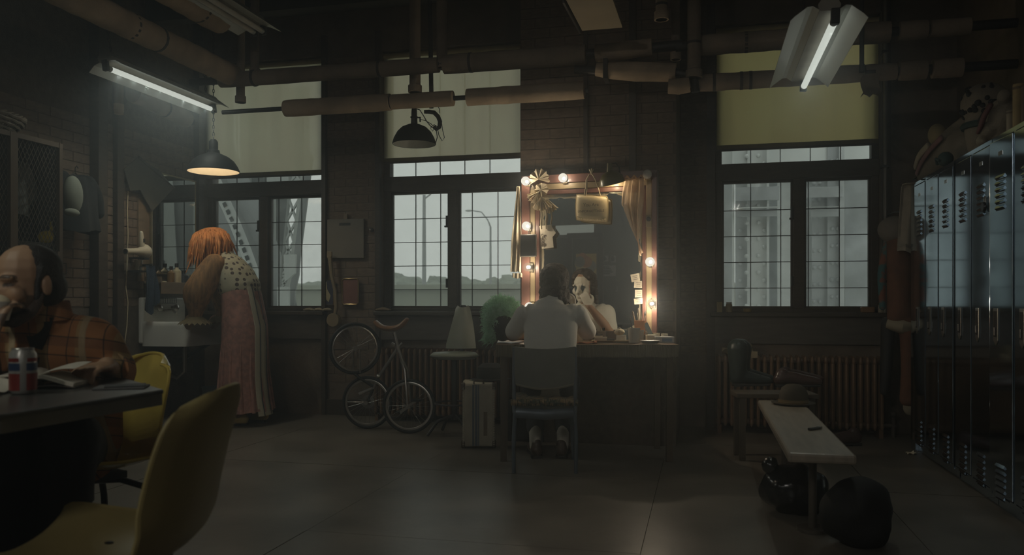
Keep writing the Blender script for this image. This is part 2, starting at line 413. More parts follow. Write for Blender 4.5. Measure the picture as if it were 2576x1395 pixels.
for v_ in range(4):
    t = MB()
    for i in range(16):
        a, q = r.uniform(0, 2*pi), r.uniform(0, 1)
        t.ball((2.4*q*cos(a), 2.0*q*sin(a), r.uniform(-.9, 1.3)*(1.1-.5*q)), r.uniform(.8, 1.5), nu=9, nv=6)
    me = bpy.data.meshes.new('crown'); me.from_pydata(t.v, [], t.f)
    for vx in me.vertices: vx.co += V((noise.noise(vx.co*1.7), noise.noise(vx.co*1.9+V((5, 0, 0))), noise.noise(vx.co*1.6+V((0, 7, 0)))))*.45
    me.materials.append(m_tree); crowns.append(me)
tk = mesh_of(MB().cyl((0, 0, -7), (0, 0, 0), .25, .16, 7), 'trunk'); tk.materials.append(m_trunk)
TP = [(560, 1), (740, .8), (790, .9), (820, .8), (1000, 1.35), (1030, 1), (1060, .75), (1085, .95), (1110, 1.1), (1150, .95), (1185, .9), (1215, 1.0), (1240, .8), (1270, .85), (1295, .9), (1320, 1.1)]
for i, (px, s) in enumerate(TP):
    Yt = (78, 92, 85)[i % 3]+r.uniform(-2, 2); p = PY(px, 700, Yt)
    tr = thing('tree', (p.x, p.y, 1.15+.75*s), r.uniform(0, 6)); tr.scale = (1.05, 1.05, s*.8)
    put('crown', crowns[i % 4], None, tr); put('trunk', tk, None, tr)
    where = 'first window' if px < 900 else 'middle window'
    tag(tr, 'hazy grey tree of the distant row seen through the '+where, 'tree', 'hazy trees beyond the '+where)
for k, (px, py, Yl) in enumerate(((1067, 490, 62.0), (1234, 528, 66.0))):
    p = PY(px, py, Yl); lp = thing('street_lamp', (p.x, p.y, -1.2)); h = p.z+1.2
    obj('pole', MB().tube([(0, 0, 0), (0, 0, h*.55), (0, 0, h*(.86 if k else 1))], [.20 if k == 0 else .12, .17 if k == 0 else .10, .13 if k == 0 else .08], 8), m_steel2, lp)
    if k: obj('arm', MB().tube([(0, 0, h*.86), (-.25, 0, h*.92), (-.8, 0, h*.985), (-1.6, 0, h)], [.08, .06, .05, .05], 7), m_steel2, lp)
    else: obj('bracket', MB().tube([(0, 0, h*.97), (.5, 0, h*1.0), (.9, 0, h*1.05)], .07, 6), m_steel2, lp)
    obj('lantern', MB().ball((-1.9 if k else 1.0, 0, h if k else h*1.06), (.35, .15, .09)), m_steel, lp)
    tag(lp, ['tall straight lamp post seen left of the middle window mullion', 'lamp post with a bent arm seen right of the middle window mullion'][k], 'lamp post')

# steel bridge outside the first window
YBr = 11.0
br = thing('steel_bridge_arch', PY(600, 762, YBr).xy.to_3d()+V((0, 0, -1.2)))
o0 = br.location.copy()
def L0(p): return V(p)-o0
path = [(505, 380), (535, 440), (562, 500), (592, 565), (620, 635), (645, 705), (664, 775), (680, 850)]
c = [L0(PY(a, b, YBr)) for a, b in path]
rib = MB(); rib.tube([p+V((.10, .28, 0)) for p in c], [(.30, .10)]*len(c), 4, side=(1, 0, 0)); obj('arch_rib', rib, m_steel2, br, smooth=False)
c2 = [L0(PY(a-42, b+6, YBr+.6)) for a, b in path]
obj('rear_rib', MB().tube(c2, [(.36, .10)]*len(c2), 4, side=(1, 0, 0)), m_steel2, br, smooth=False)
fl = MB(); fl.tube([p+V((0, 0, 0)) for p in c], [(.095, .03)]*len(c), 4, side=(1, 0, 0)); fo = obj('perforated_flange', fl, m_steel, br, smooth=False)
m_hole = M('dark_opening', (.035, .04, .042), .9)
hm = MB()
for i in range(26):
    t = i/25*(len(c)-1.01); k = int(t); q = c[k].lerp(c[k+1], t-k)+V((0, -.04, 0)); d = (c[k+1]-c[k]).normalized()
    R = Matrix((V((-d.z, 0, d.x)), V((0, 1, 0)), d)).transposed()
    obj('lightening_hole', MB().box(q, (.06, .012, .075), R), m_hole, fo, smooth=False, bevel=.005)
wp = MB(); wp.b2(*[0]*6) if False else None
for a, b, dy, mt in ((604, 628, .9, m_steel2), (632, 662, 1.1, m_steel2), (664, 722, 1.3, m_steel2), (676, 690, 1.15, m_steel), (500, 548, 1.6, m_steel2)):
    p, q = L0(PY(a, 900, YBr+dy)), L0(PY(b, 300, YBr+dy))
    obj('column_plate', MB().b2(p.x, q.x, p.y, p.y+.06, p.z-1, q.z+2), mt, br, smooth=False)
p, q = L0(PY(602, 640, YBr+.5)), L0(PY(700, 622, YBr+.5)); obj('cross_strut', MB().bar(p, q, .08, .09), m_steel, br, smooth=False)
lat_l = [(733, 380), (728, 490), (714, 640), (708, 700), (703, 745), (701, 900)]; lat_r = [(768, 380), (754, 490), (735, 640), (731, 690), (721, 735), (720, 900)]
A = [L0(PY(a, b, YBr)) for a, b in lat_l]; B = [L0(PY(a, b, YBr)) for a, b in lat_r]
obj('lattice_flange', MB().tube(A, [(.022, .05)]*6, 4, side=(1, 0, 0)), m_steel, br, smooth=False)
obj('lattice_flange', MB().tube(B, [(.022, .05)]*6, 4, side=(1, 0, 0)), m_steel, br, smooth=False)
def along(P, t):
    t *= len(P)-1; k = min(int(t), len(P)-2); return P[k].lerp(P[k+1], t-k)
Gb = [[a+V((0, .25, 0)), b_+V((0, .25, 0))] for a, b_ in zip(A, B)]; obj('lattice_backing', MB().sheet(Gb, .03), m_steel2, br, smooth=False)
for i in range(14):
    t0, t1 = i/14, (i+1)/14
    obj('lattice_bar', MB().bar(along(A, t0), along(B, t1), .03, .035, (0, 1, 0)), m_steel, br, smooth=False)
    obj('lattice_bar', MB().bar(along(B, t0), along(A, t1), .03, .035, (0, 1, 0)), m_steel, br, smooth=False)
p, q = L0(PY(716, 650, YBr-.05)), L0(PY(738, 622, YBr-.05))
obj('gusset', MB().prism([(p.x-.0, p.z-.35), (q.x+.02, p.z-.22), (q.x+.03, p.z+.06), (p.x-.02, p.z+.06)], p.y, p.y+.05), m_steel, br, smooth=False)
obj('base_plate', MB().b2(p.x-.12, q.x-.08, p.y, p.y+.05, p.z-.85, p.z-.42), m_steel, br, smooth=False)
for a, b, y_ in ((520, 540, 452), (700, 730, 448)):
    p, q = L0(PY(a, y_, YBr+.4)), L0(PY(b, 380, YBr+.4)); obj('upper_plate', MB().b2(p.x-.2, q.x+.3, p.y, p.y+.05, p.z-.1, q.z+1), m_steel, br, smooth=False)
tag(br, 'grey steel bridge arch and lattice column outside the first window', 'bridge')

# riveted bridge pier close outside the third window
YP = 9.6
bp = thing('riveted_bridge_pier', PY(2000, 762, YP).xy.to_3d()+V((0, 0, -1.2))); o0 = bp.location.copy()
m_pl = [M('pale_steel_plate', (.72, .74, .74), .7, var=.12, scale=2.2), M('mid_steel_plate', (.55, .57, .585), .7, var=.2, scale=2.5), M('dark_steel_plate', (.44, .46, .48), .7, var=.3, scale=3)]
plates = [(1740, 1842, .30, 1), (1850, 1880, .06, 1), (1880, 1935, .0, 0), (1935, 1958, .22, 2), (1956, 2025, .12, 0), (2020, 2042, .18, 1), (2042, 2082, .05, 2), (2082, 2112, .0, 2), (2112, 2124, -.05, 1), (2126, 2215, .1, 2), (2215, 2330, .3, 1)]
for a, b, dy, mi in plates:
    p, q = L0(PY(a, 762, YP+dy)), L0(PY(b, 762, YP+dy)); pl = obj('steel_plate', MB().b2(p.x, q.x, p.y, p.y+.05, -.2, 7), m_pl[mi], bp, smooth=False)
    cols = {1850: (1862,), 1880: (1878, 1908, 1922), 2020: (), 2042: (2047, 2062), 2082: (2093, 2108), 2126: ()}.get(a, ())
    if cols:
        rv = MB()
        for cx_ in cols:
            q = L0(PY(cx_, 762, YP+dy)); z = .3
            while z < 5.2: rv.ball((q.x, q.y, z+(cx_ % 3)*.05), .024, nu=7, nv=5); z += .19
        ro = obj('rivets', rv, m_pl[mi], pl); tag(ro, kind='stuff')
for a, b, y0, y1, dy, mi in ((1850, 1960, 505, 468, -.08, 2), (1850, 1955, 545, 525, -.1, 2), (1838, 1960, 524, 519, -.14, 0), (2020, 2120, 497, 468, -.08, 2), (2020, 2120, 521, 518, -.14, 0), (2040, 2112, 545, 523, -.1, 2), (1800, 2215, 440, 330, .02, 0)):
    p, q = L0(PY(a, y0, YP+dy)), L0(PY(b, y1, YP+dy)); obj('cross_plate', MB().b2(p.x, q.x, p.y, p.y+.05, p.z, q.z), m_pl[mi], bp, smooth=False)
p = L0(PY(1845, 762, YP-.05)); obj('edge_angle', MB().b2(p.x-.012, p.x+.012, p.y, p.y+.06, -.2, 7), m_pl[0], bp, smooth=False)
p = L0(PY(1932, 762, YP-.05)); obj('edge_angle', MB().b2(p.x-.012, p.x+.012, p.y, p.y+.06, -.2, 7), m_pl[0], bp, smooth=False)
tag(bp, 'riveted grey steel bridge pier close outside the window by the lockers', 'bridge')

# damp haze over the open ground outside
hz = obj('haze', MB().b2(-70, 40, 16, 120, -1.2, 26), None, smooth=False)
hm = bpy.data.materials.new('damp_haze'); hm.use_nodes = True; N = hm.node_tree.nodes; N.remove(N['Principled BSDF'])
vs = N.new('ShaderNodeVolumeScatter'); vs.inputs['Color'].default_value = (.93, .97, .95, 1); vs.inputs['Density'].default_value = .0065
hm.node_tree.links.new(vs.outputs[0], N['Material Output'].inputs['Volume']); hz.data.materials.append(hm)
tag(hz, 'pale damp haze over the ground outside the windows', 'haze', kind='stuff')

# thin haze in the room's air, added to veil the windows and lift blacks
ha = obj('room_haze', MB().b2(XL+.1, XR-.02, YF+.02, 5.84, .003, 3.46), None, smooth=False)
hm = bpy.data.materials.new('veil_haze'); hm.use_nodes = True; N = hm.node_tree.nodes; N.remove(N['Principled BSDF'])
vs = N.new('ShaderNodeVolumeScatter'); vs.inputs['Color'].default_value = (.86, .95, 1.0, 1); vs.inputs['Density'].default_value = .045; vs.inputs['Anisotropy'].default_value = .75
hm.node_tree.links.new(vs.outputs[0], N['Material Output'].inputs['Volume']); ha.data.materials.append(hm)
tag(ha, 'thin added haze veiling the air of the room', 'haze', kind='stuff')
# second bridge leg, off to the right, met in the wash mirror
b2_ = thing('steel_bridge_column', (-1.15, 11.0, -1.2))
obj('web_plate', MB().b2(-.75, .75, 0, .05, 0, 7.5), m_steel2, b2_, smooth=False); fo = obj('perforated_flange', MB().add([(-.55, -.1, 0), (.05, -.1, 0), (.5, -.1, 7.5), (-.1, -.1, 7.5)], [(0, 1, 2, 3)]), m_steel, b2_, smooth=False)
for i in range(15): obj('lightening_hole', MB().box((-.22+.032*i*.9, -.12, .35+.48*i), (.2, .02, .28)), m_hole, fo, smooth=False, bevel=.08)
obj('edge_angle', MB().b2(-.75, -.68, -.12, 0, 0, 7.5).b2(.68, .75, -.12, 0, 0, 7.5), m_steel, b2_, smooth=False); tag(b2_, 'steel bridge leg with oval holes, seen in the wash mirror', 'bridge')

# window portals only guide the sampling of the sky's own light; they give off none
for a, b in WIN:
    for z0, z1 in ((ZS+.03, 2.05), (2.19, ZT-.06)):
        l = bpy.data.lights.new('window_portal', 'AREA'); l.shape = 'RECTANGLE'; l.size = b-a-.1; l.size_y = z1-z0; l.cycles.is_portal = True
        lo = bpy.data.objects.new('window_portal', l); COL.objects.link(lo); lo.location = ((a+b)/2, YB+.01, (z0+z1)/2); lo.rotation_euler = (-pi/2, 0, 0)

# ================================================================ PIPES
m_wrap = M('tan_pipe_canvas', (.46, .36, .25), .85, var=.35, scale=5, bump=.5, bscale=30, spec=.2)
m_wrapd = M('dark_pipe_canvas', (.28, .225, .165), .85, var=.35, scale=5, bump=.5, bscale=30, spec=.2)
m_iron = M('black_iron_pipe', (.035, .033, .032), .5, .4, var=.3)
m_band = M('dark_pipe_band', (.05, .045, .04), .6, .3)
YPp = 5.60
def sleeve(parent, p0, p1, r, mat, seed, name='insulation'):
    p0, p1 = V(p0)-parent.location, V(p1)-parent.location; L = (p1-p0).length; n = max(5, int(L/.07)); rr = random.Random(seed)
    pts = [p0.lerp(p1, i/n) for i in range(n+1)]
    rad = [r*(1+rr.uniform(-.035, .03)) for _ in pts]; rad[0] *= .97; rad[-1] *= .97
    mb = MB(); d = (p1-p0).normalized()
    mb.tube([pts[0]-d*.004]+pts+[pts[-1]+d*.004], [r*.55]+rad+[r*.55], 18)
    return obj(name, mb, mat, parent, ang=50)
def band(parent, p, d, r, wdt=.02):
    p = V(p)-parent.location; d = V(d).normalized(); obj('band', MB().cyl(p-d*wdt/2, p+d*wdt/2, r), m_band, parent)
def pipe(name, core, rc, sleeves, label, bands=(), mat=m_wrap, Y=YPp, core_mat=None):
    o = thing(name, core[0]); obj('bare_pipe', MB().cyl((0, 0, 0), V(core[1])-V(core[0]), rc), core_mat or m_iron, o)
    for i, (p0, p1, r) in enumerate(sleeves): sleeve(o, p0, p1, r, mat, i+len(label))
    for p, d, r in bands: band(o, p, d, r)
    tag(o, label, 'pipe', 'ceiling pipes'); return o
zB, zA = 2.515, 2.765
X_ = lambda px, Y=YPp: PY(px, 250, Y).x
pB = lambda px: (X_(px), YPp, zB)
pA = lambda px: (X_(px), YPp, zA)
pipe('heating_pipe', (pB(560), pB(1480)), .017, [(pB(718), pB(982), .063), (pB(986), pB(1140), .056), (pB(1176), pB(1470), .062)], 'lower tan wrapped pipe above the dome lamp, bare between its sleeves', bands=[(pB(984), (1, 0, 0), .05)])
pipe('heating_pipe', (pA(480), pA(1500)), .03, [(pA(555), pA(1103), .058), (pA(1117), pA(1474), .07)], 'upper long brown wrapped pipe crossing the first two windows', bands=[(pA(640), (1, 0, 0), .065), (pA(956), (1, 0, 0), .062), (pA(1185), (1, 0, 0), .072)], mat=m_wrapd)
pR = lambda px: (X_(px), YPp, 2.515); pU = lambda px: (X_(px), YPp, 2.77)
pipe('heating_pipe', (pR(1690), (1.9, YPp, 2.515)), .03, [(pR(1757), pR(2168), .057), (pR(2176), pR(2255), .055), (pR(2262), pR(2330), .062), (pR(2345), pR(2420), .06)], 'lower brown wrapped pipe crossing the window by the lockers', bands=[(pR(1797), (1, 0, 0), .06), (pR(1865), (1, 0, 0), .06), (pR(1888), (1, 0, 0), .06)], mat=m_wrapd)
pipe('heating_pipe', (pU(1700), (1.9, YPp, 2.77)), .03, [(pU(1755), pU(2238), .068), (pU(2262), pU(2332), .06), (pU(2340), pU(2440), .055)], 'upper brown wrapped pipe crossing the window by the lockers', bands=[(pU(1877), (1, 0, 0), .07)], mat=m_wrapd)
# short sleeves over the pier
p0, p1 = PY(1500, 178, 5.55), PY(1700, 182, 5.55)
sp = thing('pipe_elbow', p0); obj('bare_pipe', MB().tube([V((-.15, 0, .02)), V((0, 0, 0)), p1-p0, p1-p0+V((.12, 0, -.02)), p1-p0+V((.13, 0, -.14))], .03, 10), m_iron, sp)
obj('insulation', MB().tube([V((.0, 0, .01)), V((.09, 0, -.005)), V((.2, 0, -.015)), (p1-p0)*.5, p1-p0], [.045, .055, .063, .066, .062], 18), m_wrap, sp)
p2 = PY(1708, 216, 5.5)-p0; obj('wrapped_elbow', MB().tube([p2+V((-.07, 0, 0)), p2+V((0, 0, -.004)), p2+V((.07, 0, .004))], [.048, .052, .05], 14), m_wrap, sp)
obj('strap', MB().b2(.055, .085, -.075, .07, -.075, .06), m_band, sp, smooth=False)
tag(sp, 'short bright tan pipe sleeve and elbow above the dressing mirror', 'pipe', 'ceiling pipes')
p0, p1 = PY(1498, 135, 5.6), PY(1640, 118, 5.6)
pipe('pipe_stub', (p0-V((.1, 0, 0)), p1+V((.2, 0, 0))), .035, [(p0, p1, .06)], 'short tan pipe stub just above the bright sleeve over the mirror')
# hangers and risers
def riser(px, y0, y1, r, Y, label, mat=m_wrapd, bands=(), name='pipe_riser'):
    a, b = PY(px, y0, Y), PY(px, y1, Y); o = thing(name, b); obj('pipe', MB().cyl((0, 0, 0), (0, 0, ZC-b.z), r), mat, o)
    obj('coupling', MB().cyl((0, 0, -.0), (0, 0, .05), r*1.25), mat, o)
    for y_ in bands:
        q = PY(px, y_, Y); obj('band', MB().cyl((0, 0, q.z-b.z-.008), (0, 0, q.z-b.z+.008), r*1.06), m_band, o)
    tag(o, label, 'pipe', 'pipe risers'); return o
riser(605, 60, 258, .034, 5.75, 'leftmost wooden-looking riser pipe at the end of the lit tube lamp')
riser(641, 30, 190, .034, 5.62, 'second riser pipe from the lit tube lamp, beside the first')
riser(1044, -60, 232, .042, 5.75, 'thick riser pipe behind the black pole of the dome lamp')
riser(1112, 30, 172, .04, 5.62, 'riser pipe just right of the black lamp pole')
riser(1664, -100, 50, .038, 5.3, 'pale banded pipe end hanging from the ceiling above the mirror', m_wrap, (12, 40))
riser(1746, 38, 196, .045, 5.5, 'thick riser pipe with a pale lower end left of the locker window', m_wrapd, (108, 178))
riser(1700, 20, 150, .03, 5.65, 'thin riser pipe between the two thick ones above the mirror')
riser(2168, 20, 182, .014, 5.5, 'thin black rod hanger in front of the locker window', m_iron)
vf = PY(2190, 200, 5.55); o = thing('pipe_wrap_flap', vf)
G = [[(-.055+.11*j/6+.01*sin(i*2), .004*sin(j+i), .05-.15*i/5+.012*sin(j*2.1+i)) for j in range(7)] for i in range(6)]
obj('torn_canvas', MB().sheet(G, .004), m_wrapd, o); obj('tie', MB().cyl((-.03, 0, .05), (.03, 0, .05), .012), m_band, o); tag(o, 'torn flap of pipe canvas hanging below the pipe by the lockers', 'pipe wrapping')
cd = thing('conduit', (PY(2226, 700, 6.85).x, 6.83, 0)); obj('tube', MB().cyl((0, 0, .6), (0, 0, 3.6), .014), M('dull_grey_conduit', (.25, .24, .22), .5, .5), cd)
for z in (1.2, 2.1, 3.0): obj('clip', MB().b2(-.03, .03, -.018, .06, z-.01, z+.01), m_iron, cd, smooth=False)
tag(cd, 'thin grey conduit running up the wall beside the locker window', 'pipe')
# thick pipes running towards the window wall at the left
for k, (x, z, r, y0, y1, lab) in enumerate(((-3.56, 2.80, .085, 2.6, 5.62, 'thick tan wrapped pipe running towards the first window, above the lit tube lamp'), (-3.30, 3.02, .10, 2.6, 5.05, 'fattest tan wrapped pipe high beside the unlit tube lamp'))):
    pr = thing('main_pipe', (x, y0, z)); sleeve(pr, (x, y0, z), (x, y1, z), r, m_wrap, 40+k)
    obj('bare_pipe', MB().cyl((0, 0, 0), (0, y1-y0+.12, 0), .045), m_iron, pr)
    for yb in (4.45, 4.72) if k == 0 else (4.8,): band(pr, (x, yb, z), (0, 1, 0), r*1.03)
    tag(pr, lab, 'pipe', 'ceiling pipes')
a, b = PX(335, 235, XL+.2), PX(470, 300, XL+.2)
pr = thing('wall_pipe', a); sleeve(pr, a, b, .075, m_wrapd, 77); obj('bare_pipe', MB().cyl((0, 0, 0), (b-a)*1.1, .035), m_iron, pr); band(pr, a.lerp(b, .55), b-a, .078)
tag(pr, 'dim wrapped pipe on the left wall behind the lit tube lamp', 'pipe', 'ceiling pipes')
a = PX(299, 262, XL+.12); pr = thing('capped_pipe', a); obj('pipe', MB().cyl((0, 0, -.06), (0, 0, .3), .035), m_wrapd, pr); obj('cap', MB().lathe([(.0, -.09), (.035, -.08), (.04, -.05), (.04, .0)], n=14), m_wrap, pr); tag(pr, 'short capped pipe end on the left wall above the corner post', 'pipe')

# ================================================================ LAMPS
m_white = M('white_enamel_reflector', (.62, .64, .58), .35, var=.06, scale=3, spec=.5)
m_housing = M('grey_lamp_housing', (.28, .26, .21), .5, .2, var=.2)
m_sock = M('black_lampholder', (.02, .02, .02), .4)
m_tube_on = ME('lit_fluorescent_tube', (.86, .93, .84), .70)
m_tube_off = M('unlit_fluorescent_tube', (.6, .58, .5), .3)
def lamp_light(name, parent, p, power, col, r=0.0, spot=False):
    l = bpy.data.lights.new(name, 'SPOT' if spot else 'POINT'); l.energy = power; l.color = col; l.shadow_soft_size = r
    if spot: l.spot_size = radians(168); l.spot_blend = 1.0
    lo = bpy.data.objects.new(name, l); COL.objects.link(lo); lo.parent = parent; lo.location = p; return lo
def chain(parent, p0, p1, name='chain'):
    mb = MB(); p0, p1 = V(p0), V(p1); L = (p1-p0).length; n = max(2, int(L/.03)); d = (p1-p0).normalized(); s1 = d.orthogonal().normalized(); s2 = d.cross(s1)
    for i in range(n):
        c = p0.lerp(p1, (i+.5)/n); s = s1 if i % 2 else s2
        mb.tube([c+d*.019*cos(a)+s*.007*sin(a) for a in [2*pi*k/8 for k in range(8)]], .0028, 5, closed=True)
    return obj(name, mb, m_iron, parent)
def tube_lamp(name, p0, L, wings, tubes, lit, label, hang=None, power=0, wd=.15, tilt=0, down=True):
    # strip lamp along +Y of its root; wings: folded reflector plates each side
    o = thing(name, p0); o.rotation_euler = (0, tilt, 0)
    obj('housing', MB().prism([(-.045, .02), (.045, .02), (.052, .05), (.03, .085), (-.03, .085), (-.052, .05)], 0.0, L, 'xzy'), m_housing, o, smooth=False)
    for sgn in (-1, 1):
        prof = [(.04, .022), (.075, .045), (.10, .042), (wd-.02, .0), (wd, -.02)] if wings == 'deep' else [(.04, .02), (.085, .01), (wd, -.028)]
        G = [[(sgn*x, y_, z) for x, z in prof] for y_ in (0, L*.5, L)]
        obj('reflector_wing', MB().sheet(G, .002 if sgn < 0 else -.002), m_white, o, ang=20)
        obj('end_plate', MB().prism([(sgn*x, z) for x, z in prof]+[(sgn*.05, .055)], L-.002, L+.004, 'xzy'), m_housing, o, smooth=False) if wings != 'deep' else None
    for tx in tubes:
        obj('lampholder', MB().b2(tx-.02, tx+.02, -.01, .02, -.045, .03), m_sock, o, smooth=False, bevel=.004)
        obj('lampholder', MB().b2(tx-.02, tx+.02, L-.02, L+.01, -.045, .03), m_sock, o, smooth=False, bevel=.004)
        tb = obj('tube', MB().cyl((tx, .025, -.022), (tx, L-.025, -.022), .0185, n=16), m_tube_on if lit else m_tube_off, o)
        for q in (.02, L-.05): obj('end_cap', MB().cyl((tx, q, -.022), (tx, q+.03, -.022), .0192, n=16), M('aluminium_cap', (.5, .5, .48), .4, .8), tb)
        if lit and power:
            for q in (.1, .215, .33, .445, .555, .67, .785, .9): lamp_light('tube_glow', o, (tx, L*q, -.046), power/8, (.92, 1, .88) if down else (1, .98, .91), spot=down)
    for (q, top) in hang or (): chain(o, (0, L*q, .085), V(top)-V(p0), 'hanging_chain')
    tag(o, label, 'light', 'strip lights'); return o
pl = V((-3.97, 4.72, 2.66))
tube_lamp('strip_light', pl, 1.26, 'plain', (0,), True, 'lit strip light hanging on chains over the wash corner', hang=[(.06, (-3.97, 4.8, 3.5)), (.93, (-3.92, 5.9, 3.5))], power=30, wd=.135, tilt=radians(-9))
tube_lamp('strip_light', (.585, 4.08, 2.40), 1.26, 'deep', (.028,), True, 'lit strip light with folded reflector in front of the locker window', hang=[(.1, (.585, 4.2, 3.5)), (.9, (.585, 5.2, 3.5))], power=8, wd=.175, tilt=radians(2))
pu = PY(640, 75, 5.2); tube_lamp('strip_light', (pu.x+.04, 3.9, pu.z), 1.3, 'plain', (-.035, .035), False, 'unlit twin tube strip light high among the pipes', hang=[(.9, (pu.x+.04, 5.07, 3.5))], wd=.17)
# lamps in the room behind the camera, seen in mirror and panes
tube_lamp('strip_light', (-1.3, -2.2, 2.85), 1.26, 'plain', (-.035, .035), True, 'lit twin tube strip light behind the viewer, nearer the mesh lockers', hang=[(.1, (-1.3, -2.1, 3.5)), (.9, (-1.3, -1.1, 3.5))], power=28, down=False)
tube_lamp('strip_light', (.6, -2.2, 2.85), 1.26, 'plain', (-.035, .035), True, 'lit twin tube strip light behind the viewer by the lockers', hang=[(.1, (.6, -2.1, 3.5)), (.9, (.6, -1.1, 3.5))], power=4, down=False)
tube_lamp('strip_light', (-2.75, .5, 2.8), 1.26, 'plain', (-.035, .035), True, 'lit twin tube strip light hanging over the dark table, above the frame', hang=[(.1, (-2.75, .6, 3.5)), (.9, (-2.75, 1.6, 3.5))], power=16)
# pale board of a lamp hung high above the mirror
q = [PY(1428, -20, 4.6), PY(1522, -20, 4.6), PY(1563, 80, 5.2), PY(1482, 84, 5.2)]; ct = sum(q, V())/4
bd = thing('lamp_panel', ct); obj('panel', MB().b2(-.13, .13, -.35, .3, -.012, .012), M('buff_board', (.46, .40, .28), .7, var=.12, scale=4), bd, smooth=False)
bd.rotation_euler = (radians(3), 0, 0)
obj('edge_strip', MB().b2(-.15, -.138, -.35, .3, -.03, .02), m_iron, bd, smooth=False); chain(bd, (0, .2, .012), (0, .2, .55)); chain(bd, (0, -.25, .012), (0, -.25, .55))
tag(bd, 'pale buff board hung under the ceiling above the dressing mirror', 'panel')
# pendant dome over the sink
m_enam = M('black_enamel_shade', (.008, .008, .008), .6, var=.2, spec=.12)
pp = PD(537, 432, 6.75); pd = thing('pendant_lamp', pp)
prof = [(.207, 0), (.212, .008), (.195, .045), (.165, .09), (.12, .125), (.075, .145), (.052, .155), (.048, .18), (.036, .185), (.036, .25), (.022, .27)]
sh = obj('shade', MB().lathe(prof, n=32), m_enam, pd)
obj('shade_lining', MB().lathe([(.206, .001), (.19, .042), (.16, .085), (.117, .12), (.07, .14), (.0, .145)], n=32), M('warm_white_lining', (.78, .72, .58), .4, var=.05), pd, fixn=False)
obj('bulb', MB().ball((0, 0, .085), (.032, .032, .04)), ME('pendant_bulb_glass', (1, .88, .66), .9, .55), pd)
lamp_light('pendant_glow', pd, (0, 0, .085), 4.5, (1, .80, .55), .006)
chain(pd, (0, 0, .27), V((pp.x, pp.y, 3.45))-pp); tag(pd, 'black enamel dome pendant lamp hanging on a chain above the wash mirror', 'lamp')
# dome lamp on the iron pole
pp = PD(1042, 363, 6.2); dl = thing('dome_lamp', pp)
obj('shade', MB().lathe([(.165, 0), (.168, .006), (.155, .05), (.13, .095), (.095, .13), (.05, .15), (.026, .158)], n=32), m_enam, dl)
obj('shade_lining', MB().lathe([(.163, .002), (.15, .048), (.125, .09), (.09, .124), (.045, .143), (0, .147)], n=32), m_white, dl, fixn=False)
obj('socket', MB().lathe([(.026, .155), (.024, .2), (.03, .205), (.03, .212), (.022, .214), (.022, .25), (.019, .275), (0, .28)], n=14).b2(.02, .05, -.008, .008, .2, .208).b2(.044, .052, -.006, .006, .17, .208), m_sock, dl)
pb, ptop = PD(1085, 262, 6.2)-pp, PD(1080, -60, 6.2)-pp
obj('pole', MB().tube([ptop, pb+V((0, 0, .1)), pb+V((0, 0, -.03))], .017, 10), m_iron, dl)
hk = [(1067, 281), (1080, 281), (1092, 283), (1102, 293), (1107, 306), (1105, 320), (1098, 325), (1092, 318)]
obj('hook', MB().tube([PD(a, b, 6.2)-pp for a, b in hk], [.014, .016, .017, .017, .017, .016, .015, .018], 9), m_iron, dl)
obj('cable', MB().tube([PD(a, b, 6.2)-pp for a, b in ((1045, 273), (1056, 276), (1066, 292), (1074, 306), (1082, 316), (1090, 322), (1098, 330), (1100, 345), (1095, 362))], .0035, 5), m_sock, dl)
obj('cable', MB().tube([PD(a, b, 6.2)-pp for a, b in ((1056, 300), (1070, 303), (1085, 312), (1094, 320), (1088, 330), (1083, 322), (1092, 313), (1100, 318), (1104, 340), (1112, 354), (1118, 346), (1113, 325), (1111, 310))], .003, 5), m_sock, dl)
obj('cable', MB().tube([PD(a, b, 6.2)-pp for a, b in ((1090, 246), (1098, 262), (1106, 275), (1106, 285))], .003, 5), m_sock, dl)
tag(dl, 'black dome work lamp hooked on an iron pole before the middle window', 'lamp')

